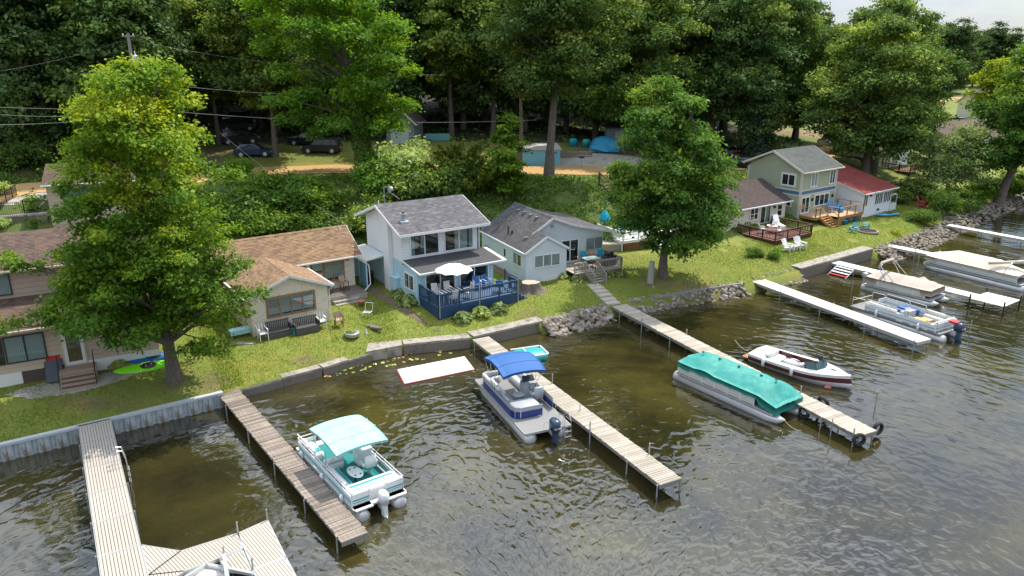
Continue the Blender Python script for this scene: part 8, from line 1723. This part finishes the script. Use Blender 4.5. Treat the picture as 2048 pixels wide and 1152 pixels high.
kayak(GG(300,725)+Vector((0,.25,.1)),.48,mat('blue_plastic',(.02,.12,.35),.4),'blue kayak tucked behind the lime green kayak',3.2,tilt=.4)
kayak(GG(1775,432),.25,mat('sky_blue_plastic',(.03,.28,.50),.35),'sky blue kayak on the grass beside the white house',3.2)
# lounger and bits at the brown house
v=GG(112,760); rt=empty('folded_lounger',v,.45,'dark folded lawn lounger leaning by the brown house steps','lounger'); MB().hexa([(-.4,-.5,.1),(.4,-.5,.1),(.4,-.4,.1),(-.4,-.4,.1),(-.4,.3,1.1),(.4,.3,1.1),(.4,.4,1.1),(-.4,.4,1.1)]).build('sling',mat('slate_fabric',(.07,.085,.10),.8),rt); MB().box(-.35,.28,1.08,.35,.46,1.35).build('headrest',M['red'],rt)
for x in (-.42,.42): MB().bar((x,-.5,.05),(x,.4,1.2),.03,.03).bar((x,.3,0),(x,0,.8),.03,.03).build('frame',M['black'],rt)
# ================================================================ fences, stairs and small things at road level
v0=G(0,430,5.2);v1=G(92,412,5.2)
def iron_fence(a,b_,h,label):
    a=Vector(a);b_=Vector(b_); L_=(b_-a).length; d=b_-a; rt=empty('iron_fence',(a.x,a.y,0),math.atan2(d.y,d.x),label,'fence'); zf=lambda u: a.z+(b_.z-a.z)*u/L_
    for z_ in (.12,h-.1): MB().bar((0,0,zf(0)+z_),(L_,0,zf(L_)+z_),.04,.04).build('rail',M['black'],rt)
    for i in range(int(L_/.15)): u=i*.15; MB().box(u-.012,-.012,zf(u),u+.012,.012,zf(u)+h).build('picket',M['black'],rt)
    for i in range(int(L_/1.8)+1): u=min(L_,i*1.8); MB().box(u-.04,-.04,zf(u)-.4,u+.04,.04,zf(u)+h+.08).build('fence_post',M['black'],rt)
wa_,wb_=GG(0,452),GG(98,446); wz_=max(wa_.z,wb_.z)+.75
iron_fence(Vector((wa_.x,wa_.y+.2,wz_)),Vector((wb_.x-.8,wb_.y+.2,wz_)),1.15,'black iron picket fence on the concrete wall at the left edge'); iron_fence(GG(2,420),GG(36,392),1.15,'black iron fence running up beside the gravel drive')
p_,q_=GG(-30,454),wb_; cwall([(p_.x,p_.y),(q_.x,q_.y)],.5,wz_,'retaining_wall','streaked concrete retaining wall below the iron fence',seg=1.5)
# brown road stairs on the bank
a=G(1205,362,6.0); H=empty('bank_stairs',(a.x+.2,a.y-.6,0),.0,'red-brown wooden stairs dropping from the road down the bank','stairs'); 
sx=Vector((.62,-.78,0)); H.rotation_euler=(0,0,math.atan2(sx.y,sx.x)+PI/2)
zt0=gz(H.location.x,H.location.y)+.12; en=Vector((H.location.x,H.location.y,0))+sx*6.0; zt1=gz(en.x,en.y)+.15; print('stairs',zt0,zt1)
stairs(H,-.75,.75,0,zt1,zt0,14,.43,M['redwood'],rail=False)
for x in (-.75,.75): 
    MB().bar((x,.2,zt0+1.1),(x,-6.0,zt1+1.0),.12,.1).build('handrail',M['redwood'],H); MB().bar((x,.2,zt0+.6),(x,-6.0,zt1+.5),.06,.1).build('mid_rail',M['redwood'],H)
    for k in (0,.33,.66,1): y=.1-5.2*k; y=.1-6.0*k; z_=zt0+1.1+(zt1-zt0)*k; MB().box(x-.05,y-.05,z_-1.6,x+.05,y+.05,z_).build('rail_post',M['redwood'],H)
# stone stair sides and timber rail behind the grey cottage
a=G(1048,365,5.2); b_=G(1072,405,2.9); MB().bar(a,b_,.12,.14).bar(b_,b_+Vector((-1.1,.2,-.1)),.12,.14).build('timber_rail',M['cedar'],None,label='new timber handrail descending the bank behind the grey cottage',cat='handrail')
v=G(1040,392,3.6); H=empty('stone_wall',(v.x,v.y,0),.2,'rough stone steps wall behind the grey cottage ridge','stone wall')
for j in range(6):
    for i in range(4): inst('stone',random.choice(STN),H,(-.8+.5*i+.2*(j%2),.25*j,2.6+.38*j),(0,0,i+j),(.6,.55,.5))
v=G(945,405,3.3); H=empty('concrete_retaining_wall',(v.x,v.y,0),.1,'short streaked concrete wall on the bank behind the white-blue house','retaining wall')
for i in range(3): MB().box(-.9+.6*i,0,2.2,-.9+.6*i+.585,.25,4.3+.05*i).build('panel',M['conc'],H)
# mailbox, low fence near the turquoise shed, picnic tables
v=G(1163,333,6.05); rt=empty('mailbox',(v.x,v.y,gz(v.x,v.y)),0,'teal mailbox on a post at the roadside','mailbox'); MB().box(-.05,-.05,0,.05,.05,1.0).build('post',M['adteal'],rt); m_=MB(); m_.tube([(-.3,0,1.15),(.3,0,1.15)],.13,10); m_.build('box',M['black'],rt)
v=G(1098,322,6.2); H=empty('rail_fence',(v.x,v.y+1,gz(v.x,v.y+1)),0.05,'low weathered board fence in front of the turquoise shed','fence')
for i in range(3): MB().box(.0,-.02,.15+.28*i,5.2,.02,.35+.28*i).build('fence_board',M['gwood'],H)
for i in range(4): MB().box(1.7*i,-.06,-.2,1.7*i+.1,.06,1.15).build('fence_post',M['gwood'],H)
def picnic(v,rz,label):
    rt=empty('picnic_table',v,rz,label,'picnic table')
    for i in range(5): MB().box(-.9,-.37+.15*i,.72,.9,-.24+.15*i,.76).build('table_board',M['gwood'],rt)
    for s in (-1,1):
        for i in range(2): MB().box(-.9,s*.72-.14+.15*i,.43,.9,s*.72-.01+.15*i,.46).build('bench_board',M['gwood'],rt)
        MB().bar((s*.65,-.75,0),(s*.65,-.2,.72),.05,.1).bar((s*.65,.75,0),(s*.65,.2,.72),.05,.1).bar((s*.65,-.85,.4),(s*.65,.85,.4),.05,.1).build('trestle',M['gwood'],rt)
picnic(GG(1948,397),.5,'grey picnic table on the grass left of the right edge tree'); picnic(GG(2036,374),.3,'grey picnic table on a sandy patch at the right edge')
sheet('sandy_patch',[G(2010,372,1.8).xy,G(2075,368,1.8).xy,G(2075,384,1.7).xy,G(2010,382,1.7).xy],M['gravel'],.03,.5)
# blue dome tent
v=G(1210,312,6.3); zt_=gz(v.x,v.y+1); rt=empty('dome_tent',(v.x,v.y+1.0,zt_),0,'bright blue dome tent with a propped awning on the grass','tent'); m_=MB(); NU,NV=16,7; V=[];F=[]
for j in range(NV+1):
    ph=PI/2*j/NV
    for i in range(NU): a=2*PI*i/NU; k=1-.10*math.cos(4*a)*math.cos(ph); V.append((2.0*math.cos(ph)**.8*math.cos(a)*k,1.6*math.cos(ph)**.8*math.sin(a)*k,1.75*math.sin(ph)))
F=[(j*NU+i,j*NU+(i+1)%NU,(j+1)*NU+(i+1)%NU,(j+1)*NU+i) for j in range(NV) for i in range(NU)]
m_.add(V,F); M['tentb']=mat('blue_tent_fabric',(.015,.24,.42),.55,.15,2); m_.build('fly',M['tentb'],rt,True)
MB().add([(-1.9,-1.7,.55),(0,-2.1,.1),(0,-.9,1.5),(-1.6,-.7,.9)],[(0,1,2,3)]).add([(0,-2.1,.1),(1.9,-1.5,.5),(1.6,-.6,.9),(0,-.9,1.5)],[(0,1,2,3)]).build('awning',M['tentb'],rt)
for s in (-1,1): MB().tube([(s*1.9,-1.7,.55),(s*2.2,-2.1,0)],.02,5).build('guy_line',M['rope'],rt)
v2=G(1200,292,6.4); 
for i,(dx,dy,m_k) in enumerate(((-2.0,3.2,'turq'),(-3.6,3.6,'tealcush'))):
    x,y=v.x+dx,v.y+dy; o=MB().lathe((0,0,0),[(.5,0),(.55,.7),(.4,.95),(.02,1.0)],9).build('tarp_bundle',M[m_k],None,True,label=('right' if i==0 else 'left')+' turquoise tarp covered heap behind the blue tent',cat='tarp'); o.location=(x,y,gz(x,y))
o=MB().box(-.35,-.3,0,.35,.3,1.05).box(-.38,-.34,1.05,.38,.34,1.12).build('green_bin',mat('dark_green_plastic',(.0,.12,.09),.5),None,label='green wheeled bin by the grey garage door',cat='bin'); o.location=(-12.3,96.8,gz(-12.3,96.8))
MB().box(0,0,0,3.2,.1,.9).build('tarp_screen',M['adteal'],None,label='turquoise tarp screen right of the grey garage',cat='tarp').location=(-11.4,101,gz(-11.4,101))
for i,(px,py) in enumerate(((478,352),)): 
    v=GG(px,py+18); o=MB().tube([v,v+Vector((0,0,1.6))],.14,8).build('wooden_stump_post',M['wpost'],None,label='vine covered broken post at the roadside above the bank',cat='post')
    tag(inst('vine_mound',random.choice(SHB['bright']),None,v,(0,0,1),(.75,.75,1.2)),'bright vine mound swallowing the broken roadside post','plant')
# ================================================================ end
